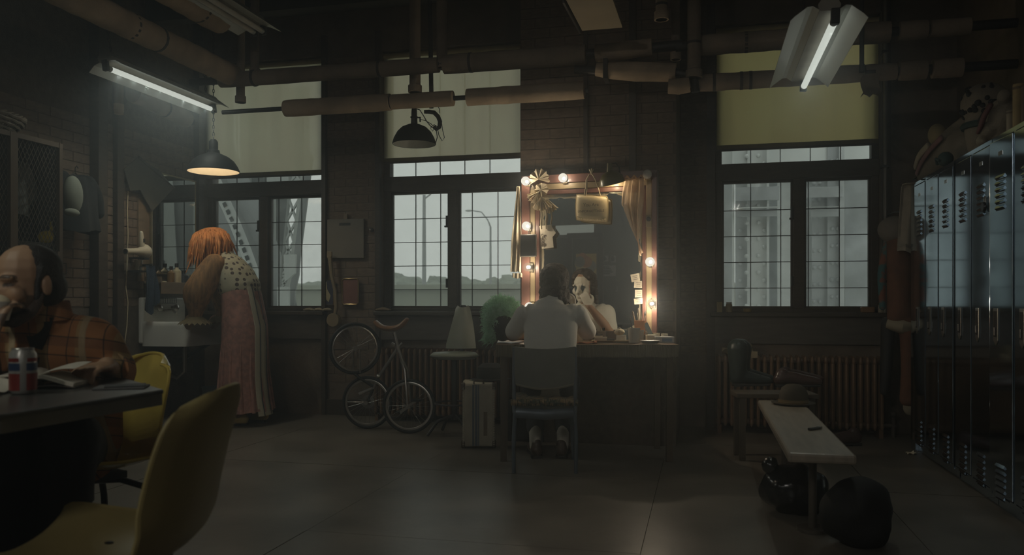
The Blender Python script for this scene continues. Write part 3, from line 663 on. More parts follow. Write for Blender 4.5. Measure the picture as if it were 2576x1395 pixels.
# ================================================================ LOCKERS
m_lock = M('blue_grey_locker_enamel', (.62, .77, .95), .09, 1.0, var=.12, scale=3)
m_lockd = M('dark_locker_gap', (.012, .014, .018), .6)
m_chrome = M('worn_chrome', (.55, .52, .48), .28, .9, var=.15)
XLk, HLk, DLk, WLk = 1.434, 1.865, .44, .305
def make_locker():
    o = thing('locker')           # origin: floor, front face, far edge; width runs towards -y, depth towards +x
    bd = MB(); w_ = WLk
    bd.b2(.012, DLk, -w_, 0, .06, HLk); bd.b2(.03, DLk, -w_, 0, 0, .06)
    obj('body', bd, m_lock, o, smooth=False)
    fr = MB(); fr.b2(0, .014, -w_, -w_+.014, .06, HLk); fr.b2(0, .014, -.014, 0, .06, HLk); fr.b2(0, .014, -w_+.014, -.014, HLk-.022, HLk); fr.b2(0, .014, -w_+.014, -.014, .06, .08)
    obj('frame', fr, m_lock, o, smooth=False)
    obj('door_gap', MB().b2(.006, .012, -w_+.014, -.014, .08, HLk-.022), m_lockd, o, smooth=False)
    dr = obj('door', MB().b2(-.004, .008, -w_+.019, -.019, .086, HLk-.028), m_lock, o, smooth=False, bevel=.003)
    for zz in (1.66, .24):
        for k in range(6):
            z = zz-.03*k
            obj('louvre', MB().prism([(-.004, z), (-.013, z-.013), (-.004, z-.02)], -w_/2-.052, -w_/2+.052, 'xzy'), m_lock, dr, smooth=False)
            obj('louvre_slot', MB().b2(-.0056, -.003, -w_/2-.05, -w_/2+.05, z-.0245, z-.0195), m_lockd, dr, smooth=False)
    y_ = -.105
    hp = MB()
    rim = [(y_-.028, 1.005), (y_+.028, 1.005), (y_+.028, .845), (y_, .82), (y_-.028, .845)]
    hp.prism([(a, b) for a, b in rim], -.010, -.004, 'yzx'); h = obj('handle_plate', hp, m_chrome, dr, smooth=False, bevel=.003)
    obj('handle_recess', MB().b2(-.0115, -.0095, y_-.019, y_+.019, .862, .99), M('handle_recess', (.03, .024, .02), .5), h, smooth=False, bevel=.004)
    obj('latch_lift', MB().b2(-.018, -.011, y_-.007, y_+.007, .87, .91), m_chrome, h, smooth=False, bevel=.002)
    obj('number_plate', MB().b2(-.0065, -.004, -w_/2-.022, -w_/2+.022, 1.755, 1.775), m_chrome, dr, smooth=False)
    return o
lk0 = make_locker(); YL0 = 6.115
labs = ['blue steel locker nearest the window, clothes hanging at its end', 'second blue locker from the window end of the row', 'third blue locker from the window, below the pale snout of a costume head', 'fourth blue locker from the window, beside the wide seam', 'fifth blue locker from the window, with a padlock-like disc on its door', 'sixth blue locker from the window, its door slightly ajar and dark', 'seventh blue locker from the window, at the picture edge', 'blue locker nearest the viewer, past the picture edge']
ends = [6.115, 5.81, 5.505, 5.175, 4.87, 4.555, 4.25, 3.945]
for i, ye in enumerate(ends):
    o = lk0 if i == 0 else dup(lk0)
    o.location = (XLk, ye, 0); tag(o, labs[i], 'locker', 'blue steel lockers in a row')
    for ch in o.children:
        if ch.name.startswith('door') and not ch.name.startswith('door_gap') and i == 5:
            a_ = radians(3.0); hy = -WLk+.019; ch.rotation_euler = (0, 0, a_); ch.location = (hy*sin(a_)-.002, hy-hy*cos(a_), 0)
# last narrow filler at the window end
fp = obj('locker_end_panel', MB().b2(XLk+.005, XLk+DLk, 6.117, 6.235, .0, HLk), m_lock, smooth=False, bevel=.004); tag(fp, 'narrow blue steel end panel of the locker row, towel over it', 'panel')
# padlock disc on the fifth door
pk = PX(2478, 520, XLk-.012); pa = thing('padlock', pk)
obj('dial', MB().lathe([(0, -.014), (.022, -.014), (.026, -.008), (.026, 0), (0, 0)], n=20, R=aim((1, 0, 0))), M('dark_padlock', (.05, .05, .055), .3, .7), pa)
obj('shackle', MB().tube([(0, -.012, .02), (0, -.012, .045), (0, 0, .055), (0, .012, .045), (0, .012, .02)], .004, 6), m_chrome, pa); tag(pa, 'round combination padlock hanging on the fifth locker door', 'padlock')

# ================================================================ BENCH
zb = .40
A_, B_, C_, D_ = PZ(1985, 1138, zb), PZ(2147, 1136, zb), PZ(2022, 1012, zb), PZ(1903, 1003, zb)
x0, x1 = (A_.x+D_.x)/2, (B_.x+C_.x)/2; y0, y1 = A_.y, D_.y
bn = thing('bench', ((x0+x1)/2, (y0+y1)/2, 0)); hw, hl = (x1-x0)/2, (y1-y0)/2
m_bwood = M('worn_pale_bench_wood', (.36, .31, .245), .33, var=.25, scale=5, stretch=(6, .7, 1), bump=.08, bscale=20)
obj('plank', MB().b2(-hw, hw, -hl, hl, zb-.042, zb), m_bwood, bn, smooth=False, bevel=.012)
m_leg = M('dark_bench_iron', (.13, .11, .09), .5, .4)
for yy in (-hl+.30, hl-.35):
    obj('leg', MB().cyl((0, yy, .012), (0, yy, zb-.05), .018), m_leg, bn); obj('foot_plate', MB().cyl((0, yy, 0), (0, yy, .014), .07), m_leg, bn); obj('top_plate', MB().b2(-.08, .08, yy-.04, yy+.04, zb-.055, zb-.042), m_leg, bn, smooth=False)
tag(bn, 'long worn wooden changing bench on iron posts before the lockers', 'bench')
q = PZ(2049, 1080, zb); kf = thing('pocket_knife', (q.x, q.y, zb), radians(50))
obj('handle', MB().b2(-.045, .045, -.011, .011, 0, .012), M('dark_horn', (.02, .02, .022), .35), kf, smooth=False, bevel=.004); obj('bolster', MB().b2(.035, .05, -.011, .011, .001, .013), m_chrome, kf, smooth=False)
tag(kf, 'small dark folded pocket knife lying on the bench', 'knife')
# second low bench / board at the far end with boots and hat on it
zs = .44
sb = thing('boot_shelf', PZ(1945, 985, zs).xy.to_3d()); sb.rotation_euler = (0, 0, radians(8))
m_dk = M('dark_stained_wood', (.10, .075, .05), .45, var=.3, scale=6, stretch=(1, 6, 1))
obj('board', MB().b2(-.26, .26, -.13, .13, zs-.03, zs), m_dk, sb, smooth=False, bevel=.005)
for sx in (-.22, .22):
    for sy in (-.1, .1): obj('leg', MB().b2(sx-.018, sx+.018, sy-.018, sy+.018, 0, zs-.03), m_dk, sb, smooth=False)
tag(sb, 'low dark wooden stool behind the bench holding boots', 'stool')
m_boot = M('dark_green_leather_boot', (.025, .038, .035), .35, var=.3); m_brn = M('oxblood_shoe_leather', (.085, .045, .036), .3, var=.3); m_sole = M('dark_rubber_sole', (.02, .018, .016), .7)
def shoe(mbu, mbs, L=.29, hgt=.0, wd=.05, tall=.0):
    # toe towards +x
    mbu.limb([(-.38*L, 0, .055), (-.1*L, 0, .06), (.2*L, 0, .048), (.48*L, 0, .038)], [(wd*.8, .045), (wd*.85, .05), (wd*1.02, .04), (wd*.9, .03)], side=(0, 1, 0))
    if tall: mbu.limb([(-.30*L, 0, .07), (-.32*L, 0, tall*.5), (-.33*L, 0, tall)], [(wd*.9, .058), (wd*1.0, .062), (wd*1.15, .075)], side=(0, 1, 0))
    else: mbu.limb([(-.3*L, 0, .06), (-.32*L, 0, .095)], [(wd*.75, .05), (wd*.7, .045)], side=(0, 1, 0))
    mbs.limb([(-.42*L, 0, .012), (-.1*L, 0, .012), (.25*L, 0, .012), (.5*L, 0, .014)], [(wd*.8, .012), (wd*.8, .012), (wd*1.05, .012), (wd*.85, .012)], side=(0, 1, 0))
    mbs.b2(-.45*L, -.2*L, -wd*.75, wd*.75, 0, .02)
def footwear(name, loc, rz, mat, label, cat, L=.29, tall=0, group=None, wd=.05):
    o = thing(name, loc, rz); u, s_ = MB(), MB(); shoe(u, s_, L, tall=tall, wd=wd)
    fuse('upper', u, mat, o, .008, 4); obj('sole', s_, m_sole, o)
    obj('lace', MB().tube([(.02*L*10*.1, -.03, .09), (.04, .03, .085), (.07, -.03, .078), (.1, .025, .07)], .003, 5), m_sole, o)
    tag(o, label, cat, group); return o
bz = zs+.002
q = PD(1886, 985, 5.72); footwear('boot', (q.x, q.y, bz), radians(14), m_boot, 'tall dark green boot standing left on the low stool', 'boot', .26, .27, 'boots on the low stool', .06)
q = PD(1894, 975, 5.90); footwear('boot', (q.x, q.y, bz), radians(14), m_boot, 'second tall boot half hidden behind the dark green boot', 'boot', .26, .26, 'boots on the low stool', .06)
q = PD(1978, 985, 5.68); footwear('shoe', (q.x+.065, q.y, bz), radians(10), m_brn, 'oxblood dress shoe in front on the low stool', 'shoe', .31, 0, 'shoes on the low stool')
q = PD(1985, 972, 5.86); footwear('shoe', (q.x+.065, q.y, bz), radians(10), m_brn, 'oxblood dress shoe behind its mate on the low stool', 'shoe', .31, 0, 'shoes on the low stool')
q = PD(1996, 1014, 5.02); ht = thing('bowler_hat', (q.x, q.y, zb), .2)
obj('crown', MB().lathe([(.085, .004), (.088, .03), (.085, .07), (.07, .105), (.04, .125), (0, .13)], n=28), M('brown_felt_hat', (.07, .055, .036), .8, var=.2), ht)
obj('brim', MB().lathe([(.084, .006), (.11, .003), (.13, .010), (.133, .014), (.12, .009), (.084, .012)], n=28), M('brown_felt_hat'), ht)
obj('hat_band', MB().lathe([(.0895, .008), (.0905, .02), (.0895, .034)], n=28).lathe([(.0905, .014), (.0915, .018), (.0905, .021)], n=28), M('tan_hat_band', (.22, .15, .07), .6), ht); tag(ht, 'small brown bowler hat with a tan band on the far bench end', 'hat')
# bags under the bench
m_poly = M('black_glossy_plastic', (.012, .013, .014), .22, var=.3, bump=.6, bscale=14, spec=.6)
def blob(name, loc, r, mat, seed, amp, label, cat, squash=True, knot=True, extra=None):
    o = thing(name, loc); mb = MB(); mb.ball((0, 0, r[2]*.93), r, nu=40, nv=26)
    out = []
    for p in mb.v:
        p = V(p); d = noise.noise(p*5+V((seed, 0, 0)))*amp+noise.noise(p*13+V((0, seed, 0)))*amp*.5; c = V((0, 0, r[2]*.9)); p = p+(p-c).normalized()*d; p.z = max(p.z, .003); out.append(tuple(p))
    mb.v = out; obj('bag', mb, mat, o, ang=180)
    if knot: obj('gathered_neck', MB().limb([(-r[0]*.4, 0, r[2]*1.55), (-r[0]*.5, .01, r[2]*1.8), (-r[0]*.65, 0, r[2]*1.95)], [.05, .022, .045], sub=3), mat, o)
    tag(o, label, cat); return o
q = PZ(2150, 1385, 0.0); blob('duffel_bag', (q.x+.03, q.y+.12, 0), (.15, .15, .145), M('black_canvas_bag', (.008, .008, .009), .75, var=.3), 3, .03, 'big black bag slumped on the floor under the near bench end', 'bag', knot=False)
q = PZ(1998, 1295, 0.0); blob('plastic_bag', (q.x, q.y+.06, 0), (.16, .15, .115), m_poly, 8, .05, 'crumpled glossy black plastic bag beside the bench post', 'bag')
q = PZ(2120, 1120, 0.0); sh_ = footwear('shoe', (q.x, q.y, 0), radians(200), m_brn, 'brown shoe lying on the floor beyond the bench', 'shoe', .28)

# ================================================================ RADIATORS
m_rad = M('brown_painted_radiator', (.22, .135, .08), .42, .1, var=.25, scale=12)
def radiator(px0, px1, top, n, label, Y=6.62):
    a, b = PY(px0, top, Y), PY(px1, top, Y); L = b.x-a.x; o = thing('radiator', (a.x, Y, 0)); H_ = a.z
    sec = MB()
    for yy in (-.075, 0, .075): sec.tube([(0, yy, .09), (0, yy, .14), (0, yy, H_-.08), (0, yy, H_-.03)], [(.013, .02), (.016, .022), (.016, .022), (.013, .02)], 8, side=(1, 0, 0))
    sec.limb([(0, -.085, H_-.035), (0, .085, H_-.035)], [(.015, .035)]*2, side=(1, 0, 0), n=8, sub=1); sec.limb([(0, -.085, .09), (0, .085, .09)], [(.015, .035)]*2, side=(1, 0, 0), n=8, sub=1)
    sm = mesh_of(sec, 'fin'); sm.materials.append(m_rad)
    for i in range(n): put('fin', sm, None, o, (L*(i+.5)/n, 0, 0))
    for z in (.09, H_-.04): obj('header_pipe', MB().cyl((0, 0, z), (L, 0, z), .022), m_rad, o)
    for xx in (.03, L-.03): obj('foot', MB().b2(xx-.015, xx+.015, -.08, .08, 0, .07), m_rad, o, smooth=False)
    obj('valve', MB().cyl((L+.0, 0, .09), (L+.09, 0, .09), .016).cyl((L+.07, 0, 0), (L+.07, 0, .16), .016).ball((L+.07, 0, .18), .028), m_leg, o)
    tag(o, label, 'radiator', 'cast iron radiators'); return o
radiator(948, 1305, 873, 25, 'brown column radiator under the middle window behind the wheels', 6.70)
radiator(1800, 2222, 890, 25, 'brown column radiator under the locker window behind the bench', 6.70)

# ================================================================ SHELL CHAIRS AND TABLE
def shell_chair(name, loc, rz, col, label, group, base):
    # seat faces local -y ; x is width
    o = thing(name, loc, rz)
    prof = [(-.235, .425), (-.225, .447), (-.19, .452), (-.10, .436), (0, .424), (.09, .425), (.155, .447), (.195, .50), (.215, .57), (.235, .66), (.258, .74), (.275, .80), (.282, .835)]
    wd = [.185, .20, .212, .225, .23, .232, .232, .228, .225, .222, .212, .185, .13]
    G = []
    for i, (y_, z) in enumerate(prof):
        row = []
        for j in range(15):
            s = (j-7)/7; e = abs(s)**2.4
            up = (.045 if i < 6 else .03)*e; fw = .0 if i < 6 else -.06*e*min(1, (i-5)/3)
            row.append((wd[i]*s, y_+fw, z+(up if i < 8 else up*.2)-(0.02*e if i == 0 else 0)-(.045*e if i == 12 else (.02*e if i == 11 else 0))))
        G.append(row)
    # refine lengthwise
    G2 = []
    for i in range(len(G)-1):
        for t in (0, .5):
            a, b, c_, d_ = G[max(i-1, 0)], G[i], G[i+1], G[min(i+2, len(G)-1)]
            G2.append([tuple(.5*((2*V(b[j]))+(V(c_[j])-V(a[j]))*t+(2*V(a[j])-5*V(b[j])+4*V(c_[j])-V(d_[j]))*t*t+(3*V(b[j])-V(a[j])-3*V(c_[j])+V(d_[j]))*t**3)) for j in range(15)])
    G2.append(G[-1])
    obj('seat_shell', MB().sheet(G2, -.007), col, o, ang=70)
    obj('rim', MB().tube([V(p)+V((0, 0, -.003)) for p in [r_[0] for r_ in G2]+G2[-1][1:-1]+[r_[-1] for r_ in G2[::-1]]+G2[0][-2:0:-1]], .006, 6, closed=True), col, o)
    obj('mount', MB().b2(-.12, .12, -.09, .09, .385, .41).cyl((0, 0, .30), (0, 0, .40), .03), m_sock, o, smooth=False)
    for k in range(4):
        a = pi/4+k*pi/2; d = V((cos(a), sin(a), 0))
        obj('leg', MB().tube([d*.03+V((0, 0, .375)), d*.12+V((0, 0, .375)), d*.20+V((0, 0, .345)), d*.235+V((0, 0, .27)), d*.26+V((0, 0, .12)), d*.275+V((0, 0, .008))], .0125, 9), base, o)
        obj('foot', MB().cyl(d*.276, d*.275+V((0, 0, .02)), .018), m_sock, o)
    for sx in (-.07, .07): obj('bolt', MB().ball((sx, -.05, .43), (.012, .012, .005)), m_sock, o)
    tag(o, label, 'chair', group); return o
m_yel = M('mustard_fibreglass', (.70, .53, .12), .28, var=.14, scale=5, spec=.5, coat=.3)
m_yel_shade = M('shaded_mustard_fibreglass', (.30, .24, .10), .38, var=.14, scale=5, spec=.45)  # same mustard, its colour lowered to carry the near chair's shade
m_black = M('black_enamel_tube', (.02, .02, .021), .25, .3)
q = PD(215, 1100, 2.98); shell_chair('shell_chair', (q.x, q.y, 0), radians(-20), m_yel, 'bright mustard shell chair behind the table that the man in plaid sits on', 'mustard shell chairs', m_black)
q = PD(455, 1200, 1.93)+V((-.165, -.02, 0)); shell_chair('shell_chair', (q.x, q.y, 0), radians(-76), m_yel_shade, 'shaded mustard shell chair in front of the table, seen from behind', 'mustard shell chairs', m_chrome)
ZTb = .78
tp = [PZ(0, 1041, ZTb), PZ(412, 979, ZTb), PZ(310, 948, ZTb)]
tb = thing('table', (-2.35, 1.75, 0)); o0 = V((-2.35, 1.75, 0))
poly = [((p-o0).x, (p-o0).y) for p in tp]+[(-.35, 1.15), (-.9, 1.0), (-1.0, .2), (-.9, -.55), (.62, -.6)]
poly[0] = (poly[0][0]+.005, poly[0][1])
m_ttop = M('black_laminate_table', (.045, .043, .04), .3, var=.3, scale=4, spec=.5)
obj('tabletop', MB().prism(poly, ZTb-.012, ZTb, 'xyz'), m_ttop, tb, smooth=False, bevel=.003)
cxp, cyp = sum(p[0] for p in poly)/len(poly), sum(p[1] for p in poly)/len(poly)
obj('edge_band', MB().prism([(cxp+(a-cxp)*.995, cyp+(b-cyp)*.995) for a, b in poly], ZTb-.045, ZTb-.012, 'xyz'), M('worn_table_edge', (.11, .10, .09), .4, .3), tb, smooth=False)
obj('pedestal', MB().cyl((cxp, cyp, .03), (cxp, cyp, ZTb-.045), .05), m_black, tb); obj('base', MB().lathe([(.30, 0), (.30, .015), (.12, .035), (.05, .06)], (cxp, cyp, 0), 24), m_black, tb)
tag(tb, 'dark laminate topped table in front of the man in plaid', 'table')

# ================================================================ DRESSING TABLE AND MIRROR
# desk frame: x along the table (image right), y away from the viewer, turned with the camera
ZD = .765
dc = PD(1470, 762, 5.42); DR = TH-radians(.5)
dt = thing('dressing_table', (dc.x, dc.y, 0), DR)
def DX(px, d=5.42): return (px-1470)*d/FPX
xl, xr = DX(1240, 5.2), DX(1700, 5.2)
m_desk = M('worn_brown_desk_top', (.24, .16, .095), .4, var=.3, scale=5, stretch=(1, 5, 1)); m_cloth = M('dark_ribbed_table_skirt', (.15, .13, .085), .85, var=.25, scale=14)
obj('table_top', MB().b2(xl, xr, -.22, .36, ZD-.03, ZD), m_desk, dt, smooth=False, bevel=.004)
# pleated skirt, a ribbed strip round the front and sides
ribs = MB(); n = 150
G = [[], []]
for k in range(n+1):
    x = xl+(xr-xl)*k/n; y_ = -.224-(.006 if k % 2 else 0)
    G[0].append((x, y_, ZD-.004)); G[1].append((x+.001*sin(k), y_-.003, ZD-.082+.003*sin(k*.31)))
ribs.sheet(G, .002); obj('pleated_skirt', ribs, m_cloth, dt, ang=10)
for sx in (xl, xr):
    G = [[(sx+(.004 if k % 2 else 0), -.22+.58*k/40, z) for k in range(41)] for z in (ZD-.004, ZD-.08)]; obj('side_skirt', MB().sheet(G, .002), m_cloth, dt, ang=10)
for sx in (xl+.05, xr-.05):
    for sy in (-.16, .30): obj('leg', MB().b2(sx-.02, sx+.02, sy-.02, sy+.02, 0, ZD-.03), m_dk, dt, smooth=False)
tag(dt, 'dressing table with a dark pleated skirt under the bulb-lit mirror', 'table')

# mirror: plane through a camera-space point, turned 18 degrees from the picture plane
MA = radians(18)-TH                  # its normal leans this far to the right of +Y
nm = V((sin(MA), cos(MA), 0)); tm = V((cos(MA), -sin(MA), 0))
def cam2room(cx_, cz_): return V((-sin(TH)*cz_+cos(TH)*cx_, cos(TH)*cz_+sin(TH)*cx_, 0))
P0 = cam2room(.449, 5.773)
def onm(px, py, off=0.0):
    # point of the mirror plane (moved off towards the viewer) under a pixel
    r2 = V((*ray(px), 0)); d = ((P0-nm*off).dot(nm))/r2.dot(nm); return PD(px, py, d)
mo = onm(1480, 640); mr = thing('dressing_mirror', (mo.x, mo.y, ZD), -MA)
MI = (Matrix.Translation(mr.location) @ Matrix.Rotation(-MA, 4, 'Z')).inverted()
def ml(px, py, off=0.0): return MI @ onm(px, py, off)      # mirror-local: x along, y away, z up from the table
def mlx(px): return ml(px, 640).x
m_red = M('red_brown_mirror_wood', (.15, .07, .053), .35, var=.25, scale=6, stretch=(4, 4, 4), coat=.2)
m_gold = M('ochre_painted_moulding', (.29, .225, .13), .35, var=.15, scale=6)
fl, fr_, gl_, gr_ = ml(1316, 450).x, ml(1655, 440).x, ml(1358, 480).x, ml(1618, 480).x
ztop, zbot, zgt = ml(1480, 437).z, .045, ml(1480, 484).z
mm = bpy.data.materials.new('silvered_glass'); mm.use_nodes = True; Nn = mm.node_tree.nodes; Ll = mm.node_tree.links
b = Nn['Principled BSDF']; b.inputs['Base Color'].default_value = (.78, .80, .76, 1); b.inputs['Metallic'].default_value = 1; b.inputs['Roughness'].default_value = .012
# worn silvering along the edges: flaking with a shape of its own
tc = Nn.new('ShaderNodeTexCoord'); nz = Nn.new('ShaderNodeTexNoise'); nz.inputs['Scale'].default_value = 9; nz.inputs['Detail'].default_value = 8; Ll.new(tc.outputs['Object'], nz.inputs[0])
sx_ = Nn.new('ShaderNodeSeparateXYZ'); Ll.new(tc.outputs['Object'], sx_.inputs[0])
def mnode(op, a, bb):
    q = Nn.new('ShaderNodeMath'); q.operation = op
    for i, v_ in enumerate((a, bb)):
        if isinstance(v_, (int, float)): q.inputs[i].default_value = v_
        elif v_ is not None: Ll.new(v_, q.inputs[i])
    return q.outputs[0]
gw, gm_ = (gr_-gl_)/2, (gr_+gl_)/2
dx_ = mnode('SUBTRACT', gw, mnode('ABSOLUTE', mnode('SUBTRACT', sx_.outputs[0], gm_), None)); dz_ = mnode('SUBTRACT', zgt, sx_.outputs[2])
ed = mnode('MINIMUM', dx_, dz_); lim = mnode('SUBTRACT', mnode('MULTIPLY', nz.outputs['Fac'], .12), .028)
fk = mnode('LESS_THAN', ed, lim)
df = Nn.new('ShaderNodeBsdfDiffuse'); df.inputs[0].default_value = (.40, .35, .24, 1); mxs = Nn.new('ShaderNodeMixShader')
Ll.new(mnode('MULTIPLY', fk, .5), mxs.inputs[0]); Ll.new(b.outputs[0], mxs.inputs[1]); Ll.new(df.outputs[0], mxs.inputs[2]); Ll.new(mxs.outputs[0], Nn['Material Output'].inputs[0])
obj('mirror_glass', MB().b2(gl_, gr_, 0, .006, zbot+.02, zgt), mm, mr, smooth=False)
obj('back_board', MB().b2(fl, fr_, .008, .03, zbot-.02, ztop), m_dk, mr, smooth=False)
def rail(name, x0, x1, z0, z1, y0, mat): obj(name, MB().b2(x0, x1, y0, .008, z0, z1), mat, mr, smooth=False, bevel=.004)
wl, wr, wt = gl_-fl, fr_-gr_, ztop-zgt
rail('outer_stile', fl, fl+wl*.5, zbot, ztop, -.045, m_red); rail('gilt_stile', fl+wl*.5, fl+wl*.78, zbot, ztop-.05, -.03, m_gold); rail('inner_stile', fl+wl*.78, gl_+.004, zbot, zgt+.03, -.022, m_red)
rail('outer_stile', fr_-wr*.36, fr_, zbot, ztop, -.045, m_red); rail('gilt_stile', fr_-wr*.75, fr_-wr*.36, zbot, ztop-.05, -.03, m_gold); rail('inner_stile', gr_-.004, fr_-wr*.75, zbot, zgt+.03, -.022, m_red)
rail('top_rail', fl, fr_, ztop-wt*.45, ztop, -.045, m_red); rail('gilt_rail', fl+wl*.5, fr_-wr*.36, ztop-wt*.78, ztop-wt*.45, -.03, m_gold); rail('inner_rail', fl+wl*.78, fr_-wr*.75, zgt-.004, ztop-wt*.78, -.022, m_red)
rail('bottom_rail', fl, fr_, zbot-.02, zbot+.024, -.03, m_dk)
for sx in (fl+.06, fr_-.06): obj('foot', MB().b2(sx-.03, sx+.03, -.06, .06, 0, zbot-.02), m_dk, mr, smooth=False)
tag(mr, 'tall dressing mirror in a red and ochre moulded frame with bulbs', 'mirror')
# bulbs: each one a thing of its own, screwed into the frame
m_lit = ME('lit_bulb_glass', (1, .97, .84), 1.0, .85); m_clear = ME('clear_lit_bulb_glass', (1, .86, .62), .38, .30); m_dead = M('unlit_bulb_glass', (.5, .47, .42), .25, spec=.6)
def bulb(px, py, kind, label, R_=.032, power=6.5):
    p = onm(px, py, .115); o = thing('light_bulb', p, -MA)
    obj('glass_globe', MB().ball((0, 0, 0), R_, nu=20, nv=14), {'on': m_lit, 'clear': m_clear, 'off': m_dead}[kind], o)
    obj('neck', MB().cyl((0, R_*.85, 0), (0, .08, 0), .011, .013), m_chrome, o); obj('holder', MB().b2(-.017, .017, .066, .08, -.03, .03), m_gold, o, smooth=False, bevel=.003)
    if kind != 'off': lamp_light('filament', o, (0, 0, 0), power*(1 if kind == 'on' else .8), (1, .86, .64), .006)
    if kind == 'clear': obj('filament_wire', MB().tube([(.010*cos(a), 0, .010*sin(a)-.002) for a in [pi*.1+pi*1.5*k/10 for k in range(11)]], .002, 6), ME('glowing_filament', (1, .93, .8), 6), o)
    tag(o, label, 'light bulb', 'bulbs round the dressing mirror')
bulb(1322, 455, 'on', 'lit globe bulb at the top left corner of the mirror frame')
bulb(1416, 447, 'on', 'lit globe bulb on the top rail of the mirror')
bulb(1628, 438, 'off', 'unlit grey globe bulb at the top right corner of the mirror')
bulb(1324, 568, 'on', 'lit globe bulb above the small hanging hand mirror')
bulb(1328, 671, 'clear', 'clear glass bulb on the left stile below the hand mirror', power=3.0)
bulb(1331, 771, 'on', 'lit globe bulb low on the left stile by the green wig')
bulb(1635, 658, 'on', 'lit globe bulb halfway up the right stile')
bulb(1639, 763, 'clear', 'clear bulb with glowing filament low on the right stile')
q = ml(1632, 555, .045); obj('empty_socket', MB().b2(q.x-.02, q.x+.02, q.y-.004, q.y+.004, q.z-.045, q.z+.04), m_gold, mr, smooth=False, bevel=.003)
obj('socket_hole', MB().cyl((q.x, q.y-.012, q.z+.012), (q.x, q.y, q.z+.012), .016), m_sock, mr)

# hangings on the mirror
m_cot = MT('cream_cotton', (.80, .72, .56), .5, scale=14, var=.15); m_twine = M('pale_cotton_cord', (.52, .44, .3), .8)
ro = thing('fabric_rosette', onm(1356, 450, .065), -MA); rl = Matrix.Rotation(MA, 4, 'Z')
def fan(mb, c, r, a0, a1, n=22, dep=.02, amp=.018):
    G = []
    for i in range(6):
        t = i/5; row = []
        for k in range(n+1):
            a = a0+(a1-a0)*k/n; rr = r*t*(1+.08*sin(k*2.3)); row.append((c[0]+rr*cos(a), c[1]-dep*(1-t)+amp*t*sin(k*1.9), c[2]+rr*sin(a)))
        G.append(row)
    mb.sheet(G, .0015)
S = 5.8/FPX
f = MB(); fan(f, (0, 0, -.005), .075, -.1*pi, 1.15*pi); obj('upper_fan', f, m_cot, ro)
f = MB(); fan(f, (.02, -.005, -.08), .05, -pi, pi); obj('knot_ruffle', f, m_cot, ro)
f = MB(); fan(f, (-.005, 0, -.10), .085, -.98*pi, -.3*pi); fan(f, (.025, -.01, -.13), .10, -.75*pi, -.22*pi); obj('lower_fan', f, m_cot, ro)
for x in (.02, .055): obj('cord', MB().tube([(x, -.01, -.22), (x+.003, -.012, -.27), (x-.003, -.01, -.31), (x, -.01, -.36)], [.005, .0065, .005, .006], 7), m_twine, ro)
tag(ro, 'cream gathered cotton rosette knotted on the mirror corner', 'rosette')
m_card = M('cream_card', (.74, .66, .52), .7, var=.1, scale=20); m_print = M('brown_print', (.16, .12, .085), .8)
cd_ = thing('greeting_card', onm(1375, 595, .05), -MA); Rc = RY(radians(-6))
obj('card', MB().box((0, 0, 0), (.088, .003, .165), Rc), m_card, cd_, smooth=False)
fl_ = MB(); rr = random.Random(4)
for _ in range(34):
    x, z = rr.uniform(-.04, -.005), rr.uniform(-.075, .02); fl_.tube([V((x, -.0025, z))+V((.007*cos(a), 0, .007*sin(a))) for a in [k*.9 for k in range(6)]], .0012, 4)
obj('floral_print', fl_, m_print, cd_); obj('folded_corner', MB().add([(.04, -.003, .07), (.07, -.004, .025), (.04, -.003, -.01)], [(0, 1, 2)]), m_card, cd_, smooth=False)
tag(cd_, 'cream card with brown floral print hanging from cords on the mirror', 'card')
# small hand mirror hung on the left stile
hm_ = thing('hand_mirror', onm(1329, 616, .10), -MA)
obj('rim', MB().b2(-.062, .062, -.004, .008, -.085, .078), m_chrome, hm_, smooth=False, bevel=.012); obj('glass', MB().b2(-.055, .055, -.0065, -.004, -.078, .071), M('dark_tarnished_glass', (.07, .065, .06), .08, .3, spec=.7), hm_, smooth=False, bevel=.004)
obj('hook', MB().tube([(0, .002, .078), (0, .002, .1), (.01, .01, .112)], .003, 6), m_chrome, hm_); tag(hm_, 'small dark rectangular hand mirror hanging on the left stile', 'hand mirror')
# long cream cloth strip on the outside of the left stile
cl = thing('cloth_strip', onm(1312, 560, .06), -MA)
G = []
for i in range(22):
    t = i/21; z = ml(1312, 470).z-ml(1312, 560).z-(ml(1312, 470).z-ml(1312, 682).z)*t; wdt = .012+.035*min(1, t*1.6)
    G.append([(-.02+wdt*(j/8-.5)*1.6-.03*t+.012*t, -.015*sin(j*1.7+t*2)-.01, z+.006*sin(j*3)*(t > .95)) for j in range(9)])
obj('cloth', MB().sheet(G, .002), m_cot, cl)
obj('folded_end', MB().sheet([[(G[-1][j][0]+.012, -.02-.006*sin(j*2), G[-1][j][2]-.01-.04*k*(1-.3*abs(j-4)/4)) for j in range(9)] for k in (0, .5, 1)], .002), m_cot, cl)
tag(cl, 'long cream cloth strip hanging down the left side of the mirror frame', 'cloth')
